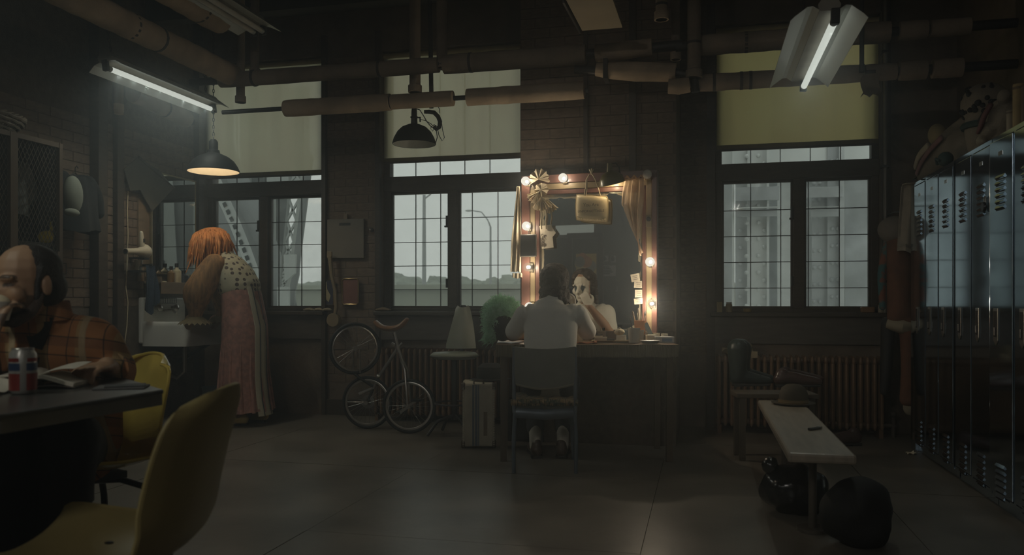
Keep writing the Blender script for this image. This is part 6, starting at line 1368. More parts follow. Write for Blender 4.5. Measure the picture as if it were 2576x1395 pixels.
# back panel of pale striped cloth
G = []
for px_, py_, hw2, bk2 in ((597, 715, .075, .155), (606, 765, .08, .165), (614, 820, .08, .18), (614, 880, .085, .185), (613, 940, .09, .19), (614, 1000, .10, .205), (616, 1040, .105, .225)):
    c = CL(px_, py_); G.append([(hw2*(j/8*2-1)-.05, c.y-bk2*(1-.10*(j/8*2-1-.3)**2)-.014, c.z) for j in range(9)])
bp2 = obj('back_panel', MB().sheet(G, .008), M('olive_cream_striped_cloth', (.56, .52, .39), .85, var=.12, stretch=(30, 30, 1), scale=2), cl_)
obj('panel_seam', MB().tube([V(r_[2])+V((0, -.006, 0)) for r_ in G], .004, 6), M('dark_seam', (.05, .05, .055), .7), bp2); obj('panel_seam', MB().tube([V(r_[6])+V((0, -.006, 0)) for r_ in G], .0035, 6), M('dark_seam'), bp2)
# dotted yoke
dots = bpy.data.materials.new('cream_dotted_cotton'); dots.use_nodes = True; N = dots.node_tree.nodes; L = dots.node_tree.links; b = N['Principled BSDF']; b.inputs['Roughness'].default_value = .9
tc = N.new('ShaderNodeTexCoord'); vo = N.new('ShaderNodeTexVoronoi'); vo.inputs['Scale'].default_value = 22; vo.inputs['Randomness'].default_value = .15; L.new(tc.outputs['Object'], vo.inputs['Vector'])
lt = N.new('ShaderNodeMath'); lt.operation = 'LESS_THAN'; lt.inputs[1].default_value = .36; L.new(vo.outputs['Distance'], lt.inputs[0]); mx = N.new('ShaderNodeMix'); mx.data_type = 'RGBA'; L.new(lt.outputs[0], mx.inputs[0]); mx.inputs[6].default_value = (.50, .46, .33, 1); mx.inputs[7].default_value = (.10, .075, .065, 1); L.new(mx.outputs[2], b.inputs['Base Color'])
yk = MB(); yk.limb([CL(603, 726), CL(592, 700), CL(578, 676), CL(562, 656), CL(550, 648)], [(.205, .168), (.21, .155), (.20, .13), (.15, .10), (.09, .075)], n=28); obj('dotted_yoke', yk, dots, cl_, ang=80)
m_slv = M('ochre_streaked_sleeve', (.40, .22, .09), .85, col2=(.20, .11, .05), scale=16, amt=.5, stretch=(3, 3, .6))
m_ruf = M('olive_ruffle', (.20, .15, .075), .85, var=.3, scale=30)
for sx in (-1, 1):
    a, b_, c_ = CL(562, 668, sx*.175), CL(528, 738, sx*.23), CL(521, 790, sx*.225); sl_ = MB(); sl_.limb([a, a.lerp(b_, .5), b_, c_], [(.10, .095), (.12, .115), (.125, .12), (.06, .055)]); so = obj('sleeve', sl_, m_slv, cl_, ang=80)
    obj('cuff_band', MB().tube([c_+V((0, 0, .025)), c_-V((0, 0, .012))], [.06, .05], 14), M('dark_cuff_band', (.06, .05, .035), .8), so)
    G = []
    for i in range(6):
        t = i/5; G.append([(c_.x+(.045+.085*t)*cos(2*pi*k/40)*(1+.10*t*(k % 2)), c_.y+(.045+.085*t)*sin(2*pi*k/40)*(1+.10*t*(k % 2)), c_.z-.012-.075*t*(.75+.25*(k % 2)*t)) for k in range(41)])
    obj('pleated_cuff', MB().sheet(G), m_ruf, so, ang=15)
    u, s2 = MB(), MB(); shoe(u, s2, .30, wd=.055); M_ = Matrix.Translation((sx*.105, CL(606, 1060).y+.02-(.06 if sx > 0 else -.02), 0)) @ Matrix.Rotation(pi/2, 4, 'Z'); u.xf(M_); s2.xf(M_); so2 = fuse('clown_shoe', u, M('mustard_shoe', (.52, .38, .12), .4), cl_, .008, 3); obj('sole', s2, m_sole, so2)
# orange wig
wg = MB(); rg_ = random.Random(8); wg.ball(hd_c+hdR @ V((0, -.03, .03)), (.118, .145, .12), hdR, 22, 14)
for k in range(300):
    a = rg_.uniform(pi*.93, pi*2.07); e = rg_.uniform(.1, 1.45); v_ = V((cos(a)*cos(e), sin(a)*cos(e), sin(e))); root = hd_c+hdR @ (V((0, -.02, .04))+V((v_.x*.112, v_.y*.138, v_.z*.115)))
    out = hdR @ V((cos(a), sin(a), 0)); ln = rg_.uniform(.17, .30); p1 = root+out*.055+V((0, -.0, -.02)); p2 = root+out*.095*rg_.uniform(.6, 1.2)+V((0, 0, -ln*.5)); p3 = root+out*.10*rg_.uniform(.3, 1.4)+V((rg_.uniform(-.02, .02), rg_.uniform(-.02, .02), -ln))
    wg.tube([root, p1, p2, p3], [.009, .013, .011, .002], 5)
obj('orange_wig', wg, M('orange_wig_hair', (.62, .24, .065), .6, var=.3, scale=30), cl_, ang=80, fixn=False)
cpw = MB(); cpw.ball(hd_c+hdR @ V((0, -.025, .060)), (.112, .128, .105), hdR, 22, 14); obj('bald_cap', cpw, M('tan_bald_cap', (.52, .30, .13), .6, var=.15), cl_)
tag(cl_, 'person in an orange wig and dotted red clown gown bending to the wash mirror', 'person')

# ---------------- the bearded man in plaid at the table (points straight from the room)
mn = thing('person', PD(150, 1120, 2.92).xy.to_3d()); o0 = mn.location.copy(); Q = lambda px, py, d: PD(px, py, d)-o0
hc = Q(64, 716, 2.58); fdir = V((-.14, -.985, -.06)).normalized(); xax = fdir.cross(V((0, 0, 1))).normalized(); MR = Matrix((xax, fdir, xax.cross(fdir))).transposed()
bo = MB(); head_shape(bo, hc, MR, 1.08, 1.04)
bo.limb([Q(105, 815, 2.68), Q(90, 785, 2.65), Q(78, 755, 2.62)], [(.075, .07), (.068, .066), (.064, .066)], side=xax)
bo.limb([Q(150, 1120, 2.92), Q(140, 1010, 2.86), Q(125, 910, 2.78), Q(108, 840, 2.70)], [(.18, .15), (.185, .16), (.19, .14), (.13, .10)], side=(1, .1, 0))
SR, ER, WR = Q(238, 862, 2.72), Q(284, 940, 2.78), Q(268, 920, 2.62)
SL2, EL2, WL2 = Q(-75, 860, 2.60), Q(-140, 960, 2.45), Q(-28, 850, 2.38)
bo.limb([SR, SR.lerp(ER, .5), ER, WR], [.06, .055, .046, .031]); bo.limb([SL2, SL2.lerp(EL2, .5), EL2, EL2.lerp(WL2, .5), WL2], [.06, .055, .046, .042, .031])
hv = (Q(225, 928, 2.52)-WR); hand(bo, WR, hv, (0, 0, -1), -1, .55, 1.12); hand(bo, WL2, Q(-4, 790, 2.42)-WL2, fdir*-1, 1, .8, 1.05)
hipL, hipR = Q(185, 1130, 2.88), Q(75, 1130, 2.88); kL, kR = Q(180, 1098, 2.46), Q(10, 1110, 2.42)
for h_, k_, f_ in ((hipL, kL, Q(140, 1400, 2.55)), (hipR, kR, Q(20, 1420, 2.5))):
    an = V((f_.x, f_.y, .09)); bo.limb([h_, h_.lerp(k_, .5), k_], [.095, .085, .062]); bo.limb([k_, k_.lerp(an, .5), an], [.06, .055, .038]); bo.limb([an-V((0, 0, .03)), an+V((0, -.08, -.045)), an+V((0, -.15, -.055))], [.04, .04, .03])
def colC(p):
    q = MR.inverted() @ (V(p)-hc)/1.08
    if abs(q.x) < .12 and -.16 < q.z < .14 and abs(q.y) < .16:
        if q.y > .03 and q.z < -.048 and not (q.y > .085 and abs(q.z+.064) < .010): return (.12, .075, .05)
        if q.y < .045 and q.y > -.02 and q.z < -.03 and abs(q.x) > .045: return (.14, .09, .06)
        for ex in (-.031, .031):
            if (q.x-ex)**2/.00020+(q.z-.003)**2/.000035 < 1 and q.y > .05: return (.10, .065, .045)
            if abs(q.x-ex) < .02 and abs(q.z-.027+6*(q.x-ex)**2) < .0045 and q.y > .06: return (.10, .065, .045)
    return (.42, .255, .155)
fuse('body', bo, MV('man_skin', .5, .4, .05), mn, .005, 4, colC)
hb = MB(); hb.ball(hc+MR @ V((0, -.028, .048)), (.085, .092, .084), MR, 22, 14); hb.ball(hc+MR @ V((0, -.055, -.01)), (.082, .075, .075), MR)
for x in (-1, 1): hb.limb([hc+MR @ V((x*.078, .0, .05)), hc+MR @ V((x*.074, .016, .005)), hc+MR @ V((x*.069, .016, -.045))], [.012, .009, .010], sub=3)
ho = fuse('hair', hb, M('short_dark_hair', (.022, .017, .014), .6, var=.4, scale=60, bump=.5, bscale=200), mn, .006, 3)
be = MB(); be.ball(hc+MR @ V((0, .062, -.10)), (.050, .044, .030), MR); be.ball(hc+MR @ V((0, .10, -.052)), (.030, .014, .010), MR)
for x in (-1, 1): be.limb([hc+MR @ V((x*.070, .0, -.03)), hc+MR @ V((x*.062, .035, -.085)), hc+MR @ V((x*.035, .075, -.11))], [.010, .018, .022], sub=3)
fuse('beard', be, M('dark_beard', (.075, .05, .036), .75, var=.4, scale=60, bump=.6, bscale=220), mn, .006, 3)
# plaid shirt
pd_ = bpy.data.materials.new('rust_plaid_flannel'); pd_.use_nodes = True; N = pd_.node_tree.nodes; L = pd_.node_tree.links; b = N['Principled BSDF']; b.inputs['Roughness'].default_value = .9
tc = N.new('ShaderNodeTexCoord'); col = None
base = N.new('ShaderNodeRGB'); base.outputs[0].default_value = (.36, .16, .062, 1); cur = base.outputs[0]
for dirn, sc2_, lo, c_ in (((1, .35, 0), 9.0, .70, (.40, .29, .14)), ((0, .2, 1), 8.0, .72, (.22, .10, .05)), ((1, .35, 0), 18.0, .93, (.03, .028, .03)), ((0, .2, 1), 16.0, .93, (.035, .03, .03)), ((1, .35, 0), 4.5, .90, (.42, .33, .2))):
    mp = N.new('ShaderNodeVectorMath'); mp.operation = 'DOT_PRODUCT'; mp.inputs[1].default_value = dirn; L.new(tc.outputs['Object'], mp.inputs[0])
    m1 = N.new('ShaderNodeMath'); m1.operation = 'MULTIPLY'; m1.inputs[1].default_value = sc2_; L.new(mp.outputs['Value'], m1.inputs[0]); m2 = N.new('ShaderNodeMath'); m2.operation = 'FRACT'; L.new(m1.outputs[0], m2.inputs[0]); m3 = N.new('ShaderNodeMath'); m3.operation = 'GREATER_THAN'; m3.inputs[1].default_value = lo; L.new(m2.outputs[0], m3.inputs[0])
    m4 = N.new('ShaderNodeMath'); m4.operation = 'MULTIPLY'; m4.inputs[1].default_value = .75; L.new(m3.outputs[0], m4.inputs[0]); mx = N.new('ShaderNodeMix'); mx.data_type = 'RGBA'; L.new(m4.outputs[0], mx.inputs[0]); L.new(cur, mx.inputs[6]); mx.inputs[7].default_value = (*c_, 1); cur = mx.outputs[2]
L.new(cur, b.inputs['Base Color'])
sh = MB(); sh.limb([Q(150, 1110, 2.92), Q(140, 1010, 2.86), Q(125, 920, 2.78), Q(112, 850, 2.71), Q(100, 812, 2.675)], [(.215, .19), (.22, .195), (.225, .17), (.20, .13), (.10, .09)], n=28, side=(1, .1, 0))
sh.limb([Q(195, 845, 2.72), SR, SR.lerp(ER, .55), ER+V((.0, 0, .01)), ER.lerp(WR, .45)], [.075, .085, .082, .078, .062]); sh.limb([Q(-20, 845, 2.64), SL2, SL2.lerp(EL2, .55), EL2, EL2.lerp(WL2, .7)], [.08, .085, .08, .075, .055])
so = fuse('plaid_shirt', sh, pd_, mn, .010, 4)
cuf = MB(); cuf.tube([ER.lerp(WR, .38), ER.lerp(WR, .62)], [.068, .060], 16); obj('rolled_cuff', cuf, pd_, so)
m_col = M('dark_collar_lining', (.025, .022, .022), .9); col_ = MB()
G = []
nb = Q(98, 800, 2.665)
for i in range(4):
    t = i/3; G.append([nb+MR @ V((.088*cos(a)*(1+.12*t), .082*sin(a)*(1+.12*t)-.01, .055-.062*t)) for a in [pi*.62+(pi*1.76)*k/24 for k in range(25)]])
obj('collar', MB().sheet(G, .004), pd_, so)
obj('open_neck', MB().prism([(-.05, .06), (.05, .06), (.0, -.10)], 0, .01, 'xzy').xf(Matrix.Translation(Q(92, 845, 2.60)) @ Matrix.Rotation(TH+.12, 4, 'Z')), m_col, so, smooth=False)
tz = MB()
for h_, k_, f_ in ((hipL, kL, Q(140, 1400, 2.55)), (hipR, kR, Q(20, 1420, 2.5))):
    an = V((f_.x, f_.y, .1)); tz.limb([h_, h_.lerp(k_, .5), k_], [.115, .102, .082]); tz.limb([k_, k_.lerp(an, .5), an], [.08, .078, .07])
    u, s2 = MB(), MB(); shoe(u, s2, .30); M_ = Matrix.Translation((f_.x, f_.y-.06, 0)) @ Matrix.Rotation(-pi/2, 4, 'Z'); u.xf(M_); s2.xf(M_); so2 = fuse('boot', u, m_sole, mn, .009, 2); obj('sole', s2, m_sole, so2)
fuse('trousers', tz, M('black_work_trousers', (.016, .015, .015), .9, var=.3), mn, .012, 3)
tag(mn, 'bearded person in a rust plaid shirt eating at the dark table', 'person')
# what he eats, drinks and reads
fd = thing('wrapped_sandwich', PD(-12, 768, 2.44)); f = MB(); f.ball((0, 0, 0), (.05, .04, .035)); obj('bread', f, M('pale_bread', (.60, .50, .34), .8), fd); obj('wrapper', MB().lathe([(.0, -.05), (.035, -.045), (.045, -.01), (.052, .012)], n=16), M('white_greaseproof_paper', (.62, .60, .54), .7), fd); tag(fd, 'half wrapped sandwich held at the bearded person\'s mouth', 'sandwich')

# ================================================================ ON THE DRESSING TABLE
DM = Matrix.Translation(dt.location) @ Matrix.Rotation(DR, 4, 'Z'); DI = DM.inverted()
def desk(px, py):
    # a place on the table top: px gives the place along it, py (866 front .. 838 back) the place in depth
    y_ = -.17+(866-py)/28*.42; x = (px-1470)*(5.42+y_)/FPX; y_ = min(y_, .36-.325*(x-DX(1438))-.135)
    p = DM @ V(((px-1470)*(5.42+y_)/FPX, y_, 0)); return V((p.x, p.y, ZD+.001))
def dk(name, px, py, rz=0.0): o = thing(name, desk(px, py), DR+rz); return o
m_cream = M('cream_plastic', (.62, .55, .42), .4, var=.06); m_glassy = M('milky_glass', (.50, .48, .42), .2, var=.05, spec=.6); m_tan = M('tan_paper', (.42, .30, .17), .7, var=.15)
def pot(name, px, py, r, h, mat, label, cat, lid=None, group='make-up pots on the dressing table'):
    o = dk(name, px, py); obj('body', MB().lathe([(0, 0), (r*.95, 0), (r, .005), (r, h*.8), (r*.9, h*.84), (r*.86, h*.84), (r*.84, .01), (0, .01)], n=20), mat, o); obj('lid', MB().lathe([(r*.95, h*.80), (r*.97, h), (0, h)], n=20), lid or mat, o); tag(o, label, cat, group); return o
pot('powder_pot', 1462, 840, .032, .078, m_cream, 'cream powder pot at the performer\'s right elbow', 'pot')
pot('cold_cream_jar', 1510, 845, .028, .05, m_cream, 'squat cream jar stacked near the mirror foot', 'jar', m_sock)
pot('cream_cup', 1652, 840, .024, .062, m_cream, 'cream cup behind the white box on the dressing table', 'cup')
pot('cream_cup', 1672, 842, .024, .058, m_cream, 'cream cup standing at the right end of the dressing table', 'cup')
pot('face_cream_jar', 1562, 856, .034, .05, m_glassy, 'white face cream jar in the middle of the dressing table', 'jar')
o = dk('glass_tumbler', 1592, 861); obj('glass', MB().lathe([(0, .003), (.036, .003), (.04, .10), (.037, .10), (.033, .012), (0, .012)], n=22), m_glassy, o); obj('water', MB().lathe([(0, .04), (.034, .04)], n=22), M('milky_water', (.5, .47, .4), .15), o); tag(o, 'milky glass tumbler holding a brush at the front of the table', 'glass')
o = dk('glass_tumbler', 1606, 857); obj('glass', MB().lathe([(0, .003), (.030, .003), (.034, .085), (.031, .085), (.027, .012), (0, .012)], n=22), m_glassy, o); obj('water', MB().lathe([(0, .05), (.028, .05)], n=22), M('milky_water'), o); tag(o, 'second milky glass tumbler just right of the first', 'glass')
o = thing('long_brush', desk(1592, 861)+V((0, 0, .02)), DR); obj('handle', MB().tube([(0, 0, 0), (-.02, .015, .13)], [.005, .004], 8), m_sock, o); obj('bristles', MB().tube([(-.02, .015, .13), (-.026, .02, .16)], [.006, .001], 8), m_print, o); tag(o, 'long black brush leaning in the glass tumbler', 'brush')
o = dk('white_box', 1638, 855, .1); obj('carton', MB().b2(-.033, .033, -.025, .025, 0, .052), m_cream, o, smooth=False, bevel=.003); obj('flap', MB().b2(-.033, .033, -.027, -.024, .028, .05), m_card, o, smooth=False); tag(o, 'small white carton in front of the cream cups', 'box')
o = dk('tissue_box', 1668, 858, .05); obj('carton', MB().b2(-.062, .062, -.04, .04, 0, .042), M('blue_white_carton', (.44, .45, .44), .6), o, smooth=False, bevel=.003); obj('printed_band', MB().b2(-.02, .045, -.0415, -.04, .01, .032), M('blue_print', (.14, .22, .34), .6), o, smooth=False); tag(o, 'flat blue and white carton at the right end of the table', 'box')
o = dk('dark_dish', 1630, 866); obj('dish', MB().lathe([(0, .003), (.05, .003), (.065, .022), (.061, .022), (.045, .009), (0, .009)], n=24), m_sock, o); obj('powder_cake', MB().lathe([(0, .014), (.04, .012)], n=20), m_print, o); tag(o, 'shallow black dish beside the glass tumblers', 'dish')
o = dk('red_cloth', 1470, 865, 0); G = [[(-.06+.13*j/9, -.02+.05*i/5, .004+.005*sin(j+i*1.7)) for j in range(10)] for i in range(6)]; obj('cloth', MB().sheet(G, .003), M('faded_red_cloth', (.42, .17, .09), .85, var=.2), o); obj('fold', MB().tube([(.05, -.02, .01), (.065, .0, .016), (.06, .03, .01)], .006, 6), M('faded_red_cloth'), o); tag(o, 'faded red cloth along the table edge by the elbow', 'cloth')
o = dk('tan_tray', 1545, 858, .05); G = [[(-.16+.32*j/12, -.045+.1*i/4, .003+(.012 if j in (0, 12) or i in (0, 4) else 0)) for j in range(13)] for i in range(5)]; obj('tray', MB().sheet(G, .003), m_tan, o); obj('paper', MB().box((.04, 0, .008), (.12, .07, .002), RZ(.3)), m_card, o, smooth=False); tag(o, 'shallow tan tray of odds and ends in front of the mirror', 'tray')
o = dk('crayon_box', 1510, 858, -.1); o.location.z += .012; obj('carton', MB().b2(-.04, .04, -.022, .022, 0, .028), M('pinkish_carton', (.48, .38, .28), .6), o, smooth=False, bevel=.002); obj('lid_edge', MB().b2(-.041, .041, -.024, -.021, .02, .03), m_card, o, smooth=False); tag(o, 'pinkish open carton on the tan tray', 'box')
o = dk('powder_puff', 1557, 857); o.location.z += .052; f = MB(); f.ball((0, 0, .02), (.036, .03, .022)); obj('puff', f, M('fluffy_cream_puff', (.56, .48, .34), .95, bump=.8, bscale=120), o); obj('ribbon', MB().tube([(-.012, 0, .04), (0, 0, .05), (.012, 0, .04)], .003, 5), m_card, o); tag(o, 'cream powder puff lying on the jar', 'powder puff')
o = dk('compact', 1534, 856, .4); o.location.z += .012; obj('base', MB().box((0, 0, .008), (.06, .03, .016)), M('dark_grey_case', (.05, .055, .06), .3), o, smooth=False, bevel=.005); obj('clasp', MB().box((.03, 0, .01), (.006, .01, .006)), m_chrome, o, smooth=False); tag(o, 'dark grey compact case lying on the tan tray', 'compact')
o = dk('small_bottle', 1503, 842); obj('body', MB().lathe([(0, 0), (.018, 0), (.018, .05), (.007, .062), (.007, .07)], n=16), M('dark_glass_bottle', (.02, .022, .022), .2), o); obj('stopper', MB().lathe([(.009, .068), (.010, .085), (0, .088)], n=12), m_sock, o); tag(o, 'small dark glass bottle near the mirror foot', 'bottle')
o = dk('small_bottle', 1610, 846); obj('body', MB().lathe([(0, 0), (.016, 0), (.016, .06), (.007, .072), (.007, .08)], n=16), M('dark_glass_bottle'), o); obj('stopper', MB().lathe([(.009, .078), (.010, .095), (0, .098)], n=12), m_sock, o); tag(o, 'second dark bottle behind the right tumbler', 'bottle')
o = dk('folded_card', 1536, 841, .2); obj('card', MB().add([(-.06, 0, .005), (.055, 0, .055), (.06, .0, .072), (-.05, .01, .022)], [(0, 1, 2, 3)]), m_card, o, smooth=False); obj('fold', MB().add([(-.06, 0, .005), (.055, .02, .002), (.055, 0, .055)], [(0, 1, 2)]), m_card, o, smooth=False); tag(o, 'folded cream card leaning under the mirror', 'card')
o = dk('dark_folder', 1548, 843, -.1); obj('cover', MB().box((0, 0, .036), (.10, .006, .072), RX(-.25)), M('dark_brown_board', (.10, .065, .04), .6), o, smooth=False); obj('spine', MB().box((-.05, 0, .036), (.006, .009, .072), RX(-.25)), m_sock, o, smooth=False); tag(o, 'dark brown board leaning against the mirror foot', 'folder')
o = dk('blue_card', 1573, 843, .08); obj('frame', MB().box((0, 0, .04), (.054, .006, .08), RX(-.2)), M('blue_grey_card', (.13, .19, .21), .5), o, smooth=False); obj('pale_edge', MB().tube([(-.027, -.004, 0), (-.027, .01, .08), (.027, .01, .08)], .0018, 5), m_card, o); tag(o, 'small blue grey card standing behind the tumblers', 'card')
o = dk('brush_pot', 1612, 840); o.location.z += .0; mz = .0
obj('tin', MB().lathe([(0, 0), (.035, 0), (.041, .095), (.038, .095), (.033, .01), (0, .01)], (0, 0, .0), 22), M('rust_orange_tin', (.50, .20, .065), .45, var=.2), o)
o.location.z += .05; rs = obj('riser_block', MB().b2(-.045, .045, -.03, .04, 0, .05), m_dk, smooth=False, bevel=.003); rs.location = desk(1612, 840); rs.rotation_euler = (0, 0, DR); tag(rs, 'small dark block under the orange brush tin', 'block')
tag(o, 'rust orange tin full of brushes at the mirror\'s right foot', 'pot'); rr = random.Random(2)
for k, (x, y_, dx, dy, h, mt, lab) in enumerate(((-.015, 0, -.03, .0, .15, m_tan, 'tan brush leaning left in the orange tin'), (.0, .01, -.008, .01, .17, m_print, 'dark brush upright in the orange tin'), (.015, 0, .02, .01, .15, m_card, 'cream brush leaning right in the orange tin'))):
    q = thing('make_up_brush', o.location+RZ(DR) @ V((x, y_, .012)), DR); obj('handle', MB().tube([(0, 0, 0), (dx, dy, h*.8)], .004, 7), mt, q); obj('bristles', MB().tube([(dx, dy, h*.8), (dx*1.15, dy*1.15, h*.9), (dx*1.25, dy*1.25, h)], [.006, .009, .002], 7), m_print, q); tag(q, lab, 'brush', 'brushes in the orange tin')
o = dk('hair_comb', 1636, 836); o.location.z += .0; obj('spine', MB().bar((-.03, .0, .13), (.03, .0, .0), .028, .006, (0, 1, 0)), M('slate_blue_plastic', (.20, .27, .30), .35), o, smooth=False); tt = MB()
for k in range(10): c = V((-.03, 0, .13)).lerp(V((.03, 0, .0)), (k+.5)/10); tt.bar(c, c+V((-.035, 0, -.016)), .004, .003, (0, 1, 0))
obj('teeth', tt, M('slate_blue_plastic'), o, smooth=False); tag(o, 'slate blue comb propped beside the orange tin', 'comb')
# green wig on a dark head block
wq = thing('green_wig', desk(1266, 852), DR); hb_ = MB(); hb_.ball((.0, 0, .14), (.085, .09, .11)); hb_.limb([(0, 0, .058), (0, 0, .08), (0, 0, .12)], [.055, .045, .05]); fuse('head_block', hb_, M('black_head_block', (.02, .02, .022), .7), wq, .009, 4)
fz = MB(); rr = random.Random(12); base_c = V((-.005, .03, .185))
fz.ball(base_c, (.118, .112, .107), nu=20, nv=14)
for k in range(2000):
    v_ = V((rr.gauss(0, 1), rr.gauss(0, 1), rr.gauss(0, 1))).normalized()
    if v_.z < -.62 or (v_.y < -.55 and v_.z < -.05 and v_.x > -.2): continue
    p = base_c+V((v_.x*.116, v_.y*.11, v_.z*.105)); L_ = rr.uniform(.014, .032); t1 = V((rr.gauss(0, 1), rr.gauss(0, 1), rr.gauss(0, 1)))*.012; q = p+v_*L_*.5+t1; e = p+v_*L_+V((rr.gauss(0, 1), rr.gauss(0, 1), rr.gauss(0, 1)))*.010
    fz.tube([p, q, e], [.0035, .003, .001], 3, cap=False)
for k in range(500):
    x = rr.uniform(-.115, -.045); p = V((x, rr.uniform(-.06, .07), rr.uniform(.0, .15))); e = p+V((rr.gauss(-.02, .014), rr.gauss(0, .014), rr.gauss(-.01, .016))); fz.tube([p, p.lerp(e, .5)+V((0, .006, .004)), e], [.0035, .003, .001], 3, cap=False)
fz.ball((-.07, .02, .09), (.05, .06, .09))
obj('curly_hair', fz, MT('mint_green_wig_fibre', (.62, .95, .68), .4, scale=14, var=.25), wq, fixn=False)
tag(wq, 'frizzy mint green wig on a black head block left of the mirror', 'wig')
# ================================================================ ON THE FOREGROUND TABLE
def tbp(px, py): p = PZ(px, py, ZTb); return V((p.x, p.y, ZTb))
cn = thing('soda_can', tbp(58, 990), .3); Rr, Hc = .034, .125
obj('can_body', MB().lathe([(0, .002), (.026, .002), (Rr, .012), (Rr, Hc-.016), (.027, Hc-.003), (.026, Hc), (.024, Hc-.004), (0, Hc-.004)], n=32), M('white_can_paint', (.34, .33, .30), .3, .3, var=.04), cn)
m_cr, m_cbl = M('can_red', (.22, .03, .024), .3, .3), M('can_blue', (.035, .06, .13), .3, .3)
def wrap(mb, a0, a1, z0, z1, n=12, rr_=Rr+.0006): mb.sheet([[(rr_*cos(a0+(a1-a0)*k/n), rr_*sin(a0+(a1-a0)*k/n), z) for k in range(n+1)] for z in (z0, z1)])
av = atan2(-cn.location.y, -cn.location.x)-.3
for k in range(2):
    c0 = av+(.95 if k == 0 else -.95); f = MB(); wrap(f, c0-.72, c0+.72, .012, .058); obj('red_panel', f, m_cr, cn, fixn=False); f = MB(); wrap(f, c0-.72, c0+.72, .066, .086); obj('blue_band', f, m_cbl, cn, fixn=False); f = MB(); wrap(f, c0-.66, c0+.66, .090, .100); obj('red_arc', f, m_cr, cn, fixn=False)
obj('rim', MB().tube([(.0265*cos(a), .0265*sin(a), Hc) for a in [2*pi*k/28 for k in range(28)]], .0015, 5, closed=True), m_chrome, cn); obj('pull_tab', MB().box((0, .006, Hc-.002), (.014, .022, .0015)), m_chrome, cn, smooth=False)
tag(cn, 'red, white and blue soda can standing on the dark table', 'can')
nb_ = thing('open_book', tbp(100, 972), radians(22)); nb_.scale = (.72, .8, .9); m_pg = M('cream_book_page', (.56, .51, .42), .8, var=.05)
for sg in (-1, 1):
    G = [[(sg*(.002+.17*j/9), -.10+.2*i, .018+.032*sin(pi*(j/9)**.55)*(1-.45*j/9)) for j in range(10)] for i in (0, 1)]; obj('page_block', MB().sheet(G, -.012), m_pg, nb_); G2_ = [[(sg*(.0+.178*j/9), -.105+.21*i, .002+.008*sin(pi*j/9)) for j in range(10)] for i in (0, 1)]; obj('cover', MB().sheet(G2_, .003), M('dark_book_cover', (.06, .045, .038), .6), nb_)
obj('raised_page', MB().sheet([[(.03+.14*j/8, -.09+.18*i/4, .045+.02*sin(pi*j/8*.6)+.012*i/4) for j in range(9)] for i in range(5)], .0006), m_pg, nb_)
tag(nb_, 'open book with curled cream pages on the dark table', 'book')
nk = thing('napkin', tbp(-48, 990), .4); nk.scale = (.55, .6, .8); obj('sheet', MB().sheet([[(-.12+.24*j/7, -.1+.2*i/5, .004+.012*sin(j*1.2+i*.8)+.05*(i/5)**2) for j in range(8)] for i in range(6)], .001), m_pg, nk); obj('fold', MB().tube([(-.1, .09, .05), (.1, .1, .055)], .004, 5), m_pg, nk); tag(nk, 'crumpled white napkin at the table edge beside the can', 'napkin')
lt_ = thing('folded_newspaper', tbp(325, 975), .5); obj('sheets', MB().b2(-.09, .05, -.05, .05, 0, .006), M('grey_newsprint', (.11, .105, .10), .8), lt_, smooth=False, bevel=.002); obj('top_sheet', MB().box((-.01, .0, .008), (.11, .085, .002), RZ(.15)), M('dark_newsprint', (.03, .03, .032), .7), lt_, smooth=False); tag(lt_, 'dark folded paper near the table corner', 'newspaper')
# litter on the floor under the dressing table and below the lockers
o = thing('paper_scrap', PZ(1676, 1120, 0)); obj('sheet', MB().sheet([[(-.05+.1*j/5, -.04+.08*i/4, .003+.01*abs(sin(j*1.3+i))) for j in range(6)] for i in range(5)], .001), m_card, o); obj('corner', MB().add([(.03, .02, .012), (.05, .03, .03), (.05, .0, .008)], [(0, 1, 2)]), m_card, o, smooth=False); tag(o, 'pale paper scrap on the floor under the dressing table', 'paper')
o = thing('paper_scrap', PZ(2305, 1143, 0)+V((-.03, 0, 0))); obj('sheet', MB().sheet([[(-.03+.06*j/5, -.02+.05*i/4, .002+.012*abs(sin(j*1.1+i))) for j in range(6)] for i in range(5)], .001), m_card, o); obj('corner', MB().add([(.0, .02, .012), (.02, .03, .025), (.02, .0, .008)], [(0, 1, 2)]), m_card, o, smooth=False); tag(o, 'small pale paper scrap at the foot of the lockers', 'paper')

# ================================================================ WALL BEHIND THE VIEWER (met in the dressing mirror)
def behind(px, py, Y=YF):
    # point on the wall behind the viewer whose mirror image falls on this pixel
    a = onm(px, py); d = (a-V((0, 0, CAMZ))); k = d-nm*2*d.dot(nm); t = (Y-a.y)/k.y; return a+k*t
def brect(x0, y0, x1, y1, Y=YF):
    a, b_ = behind(x0, y0, Y), behind(x1, y1, Y); return min(a.x, b_.x), max(a.x, b_.x), min(a.z, b_.z), max(a.z, b_.z)
x0, x1, z0, z1 = brect(1442, 600, 1506, 900); z0 = 0
d1 = obj('door_1', MB().b2(x0, x1, YF, YF+.05, 0, z1), M('dark_green_door', (.07, .075, .06), .5)); d1['kind'] = 'structure'
obj('door_panel', MB().b2(x0+.12, x1-.12, YF+.05, YF+.06, .25, z1*.45), M('dark_green_door'), d1, smooth=False, bevel=.01); obj('door_handle', MB().ball((x0+.09, YF+.10, 1.0), .035).cyl((x0+.09, YF+.05, 1.0), (x0+.09, YF+.1, 1.0), .015), m_chrome, d1)
obj('door_frame', MB().b2(x0-.1, x0, YF, YF+.07, 0, z1+.1).b2(x1, x1+.1, YF, YF+.07, 0, z1+.1).b2(x0-.1, x1+.1, YF, YF+.07, z1, z1+.1), m_wood, d1, smooth=False)
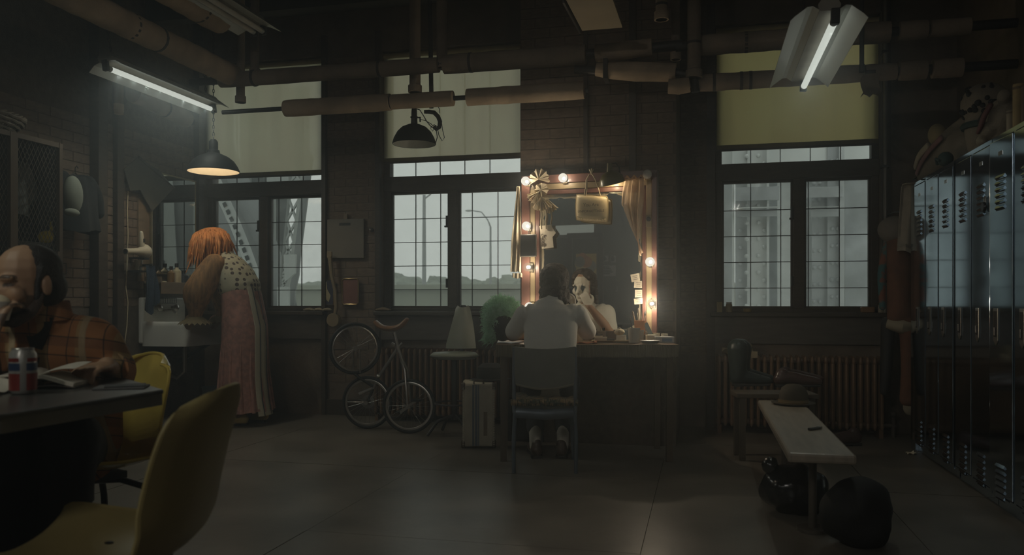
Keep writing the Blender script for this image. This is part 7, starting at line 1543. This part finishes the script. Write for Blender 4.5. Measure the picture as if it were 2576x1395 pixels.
x0, x1, z0, z1 = brect(1400, 568, 1496, 588); tl = thing('transom_light', ((x0+x1)/2, YF+.02, (z0+z1)/2)); a_, b_ = (x1-x0)/2, (z1-z0)/2
obj('frosted_pane', MB().b2(-a_, a_, 0, .03, -b_, b_), ME('corridor_light', (.75, .85, .78), .26), tl, smooth=False); obj('frame', MB().b2(-a_-.05, a_+.05, -.02, .02, b_, b_+.05).b2(-a_-.05, a_+.05, -.02, .02, -b_-.05, -b_).b2(-a_-.05, -a_, -.02, .02, -b_, b_).b2(a_, a_+.05, -.02, .02, -b_, b_), m_wood, tl, smooth=False); tag(tl, 'long dim frosted light over the door, seen in the dressing mirror', 'light')
x0, x1, z0, z1 = brect(1452, 639, 1503, 700); po = thing('yellow_poster', ((x0+x1)/2, YF+.062, (z0+z1)/2)); a_, b_ = (x1-x0)/2, (z1-z0)/2
obj('sheet', MB().b2(-a_, a_, 0, .006, -b_, b_), M('yellow_poster_ground', (.55, .40, .10), .6, var=.2, scale=2), po, smooth=False); rr = random.Random(3)
for k in range(9):
    cx_, cz_, s1_ = rr.uniform(-a_*.7, a_*.7), rr.uniform(-b_*.7, b_*.7), rr.uniform(.05, .14); obj('printed_shape', MB().lathe([(0, .0), (s1_, .0)], (cx_, .007+.0006*k, cz_), 12, aim((0, 1, 0))), [M('poster_orange', (.5, .2, .06), .6), M('poster_grey', (.25, .25, .22), .6), M('poster_cream', (.6, .5, .25), .6)][k % 3], po, smooth=False, fixn=False)
tag(po, 'yellow and orange poster seen in the dressing mirror', 'poster')
for k, (a, b_, c_, d_, lab) in enumerate(((1508, 640, 1533, 660, 'grey clipping, upper of the three seen in the mirror'), (1534, 640, 1552, 662, 'grey clipping, beside the upper one, seen in the mirror'), (1508, 665, 1552, 696, 'largest grey clipping below the others, seen in the mirror'), (1545, 718, 1556, 735, 'small pale notice low on the far wall, seen in the mirror'))):
    x0, x1, z0, z1 = brect(a, b_, c_, d_); o = thing('news_clipping', ((x0+x1)/2, YF+.008, (z0+z1)/2)); w_, h_ = (x1-x0)/2-.02, (z1-z0)/2-.02
    obj('sheet', MB().b2(-w_, w_, -.004, .004, -h_, h_), M('grey_clipping', (.26, .27, .26), .7, var=.15), o, smooth=False); pr2 = MB()
    for i in range(5): pr2.b2(-w_*.8, w_*(.2+.5*((i*37) % 7)/7), .004, .006, h_*(.7-.32*i)-.01, h_*(.7-.32*i)+.012)
    obj('printed_lines', pr2, M('dark_newsprint'), o, smooth=False); tag(o, lab, 'clipping', 'clippings on the wall behind the viewer')
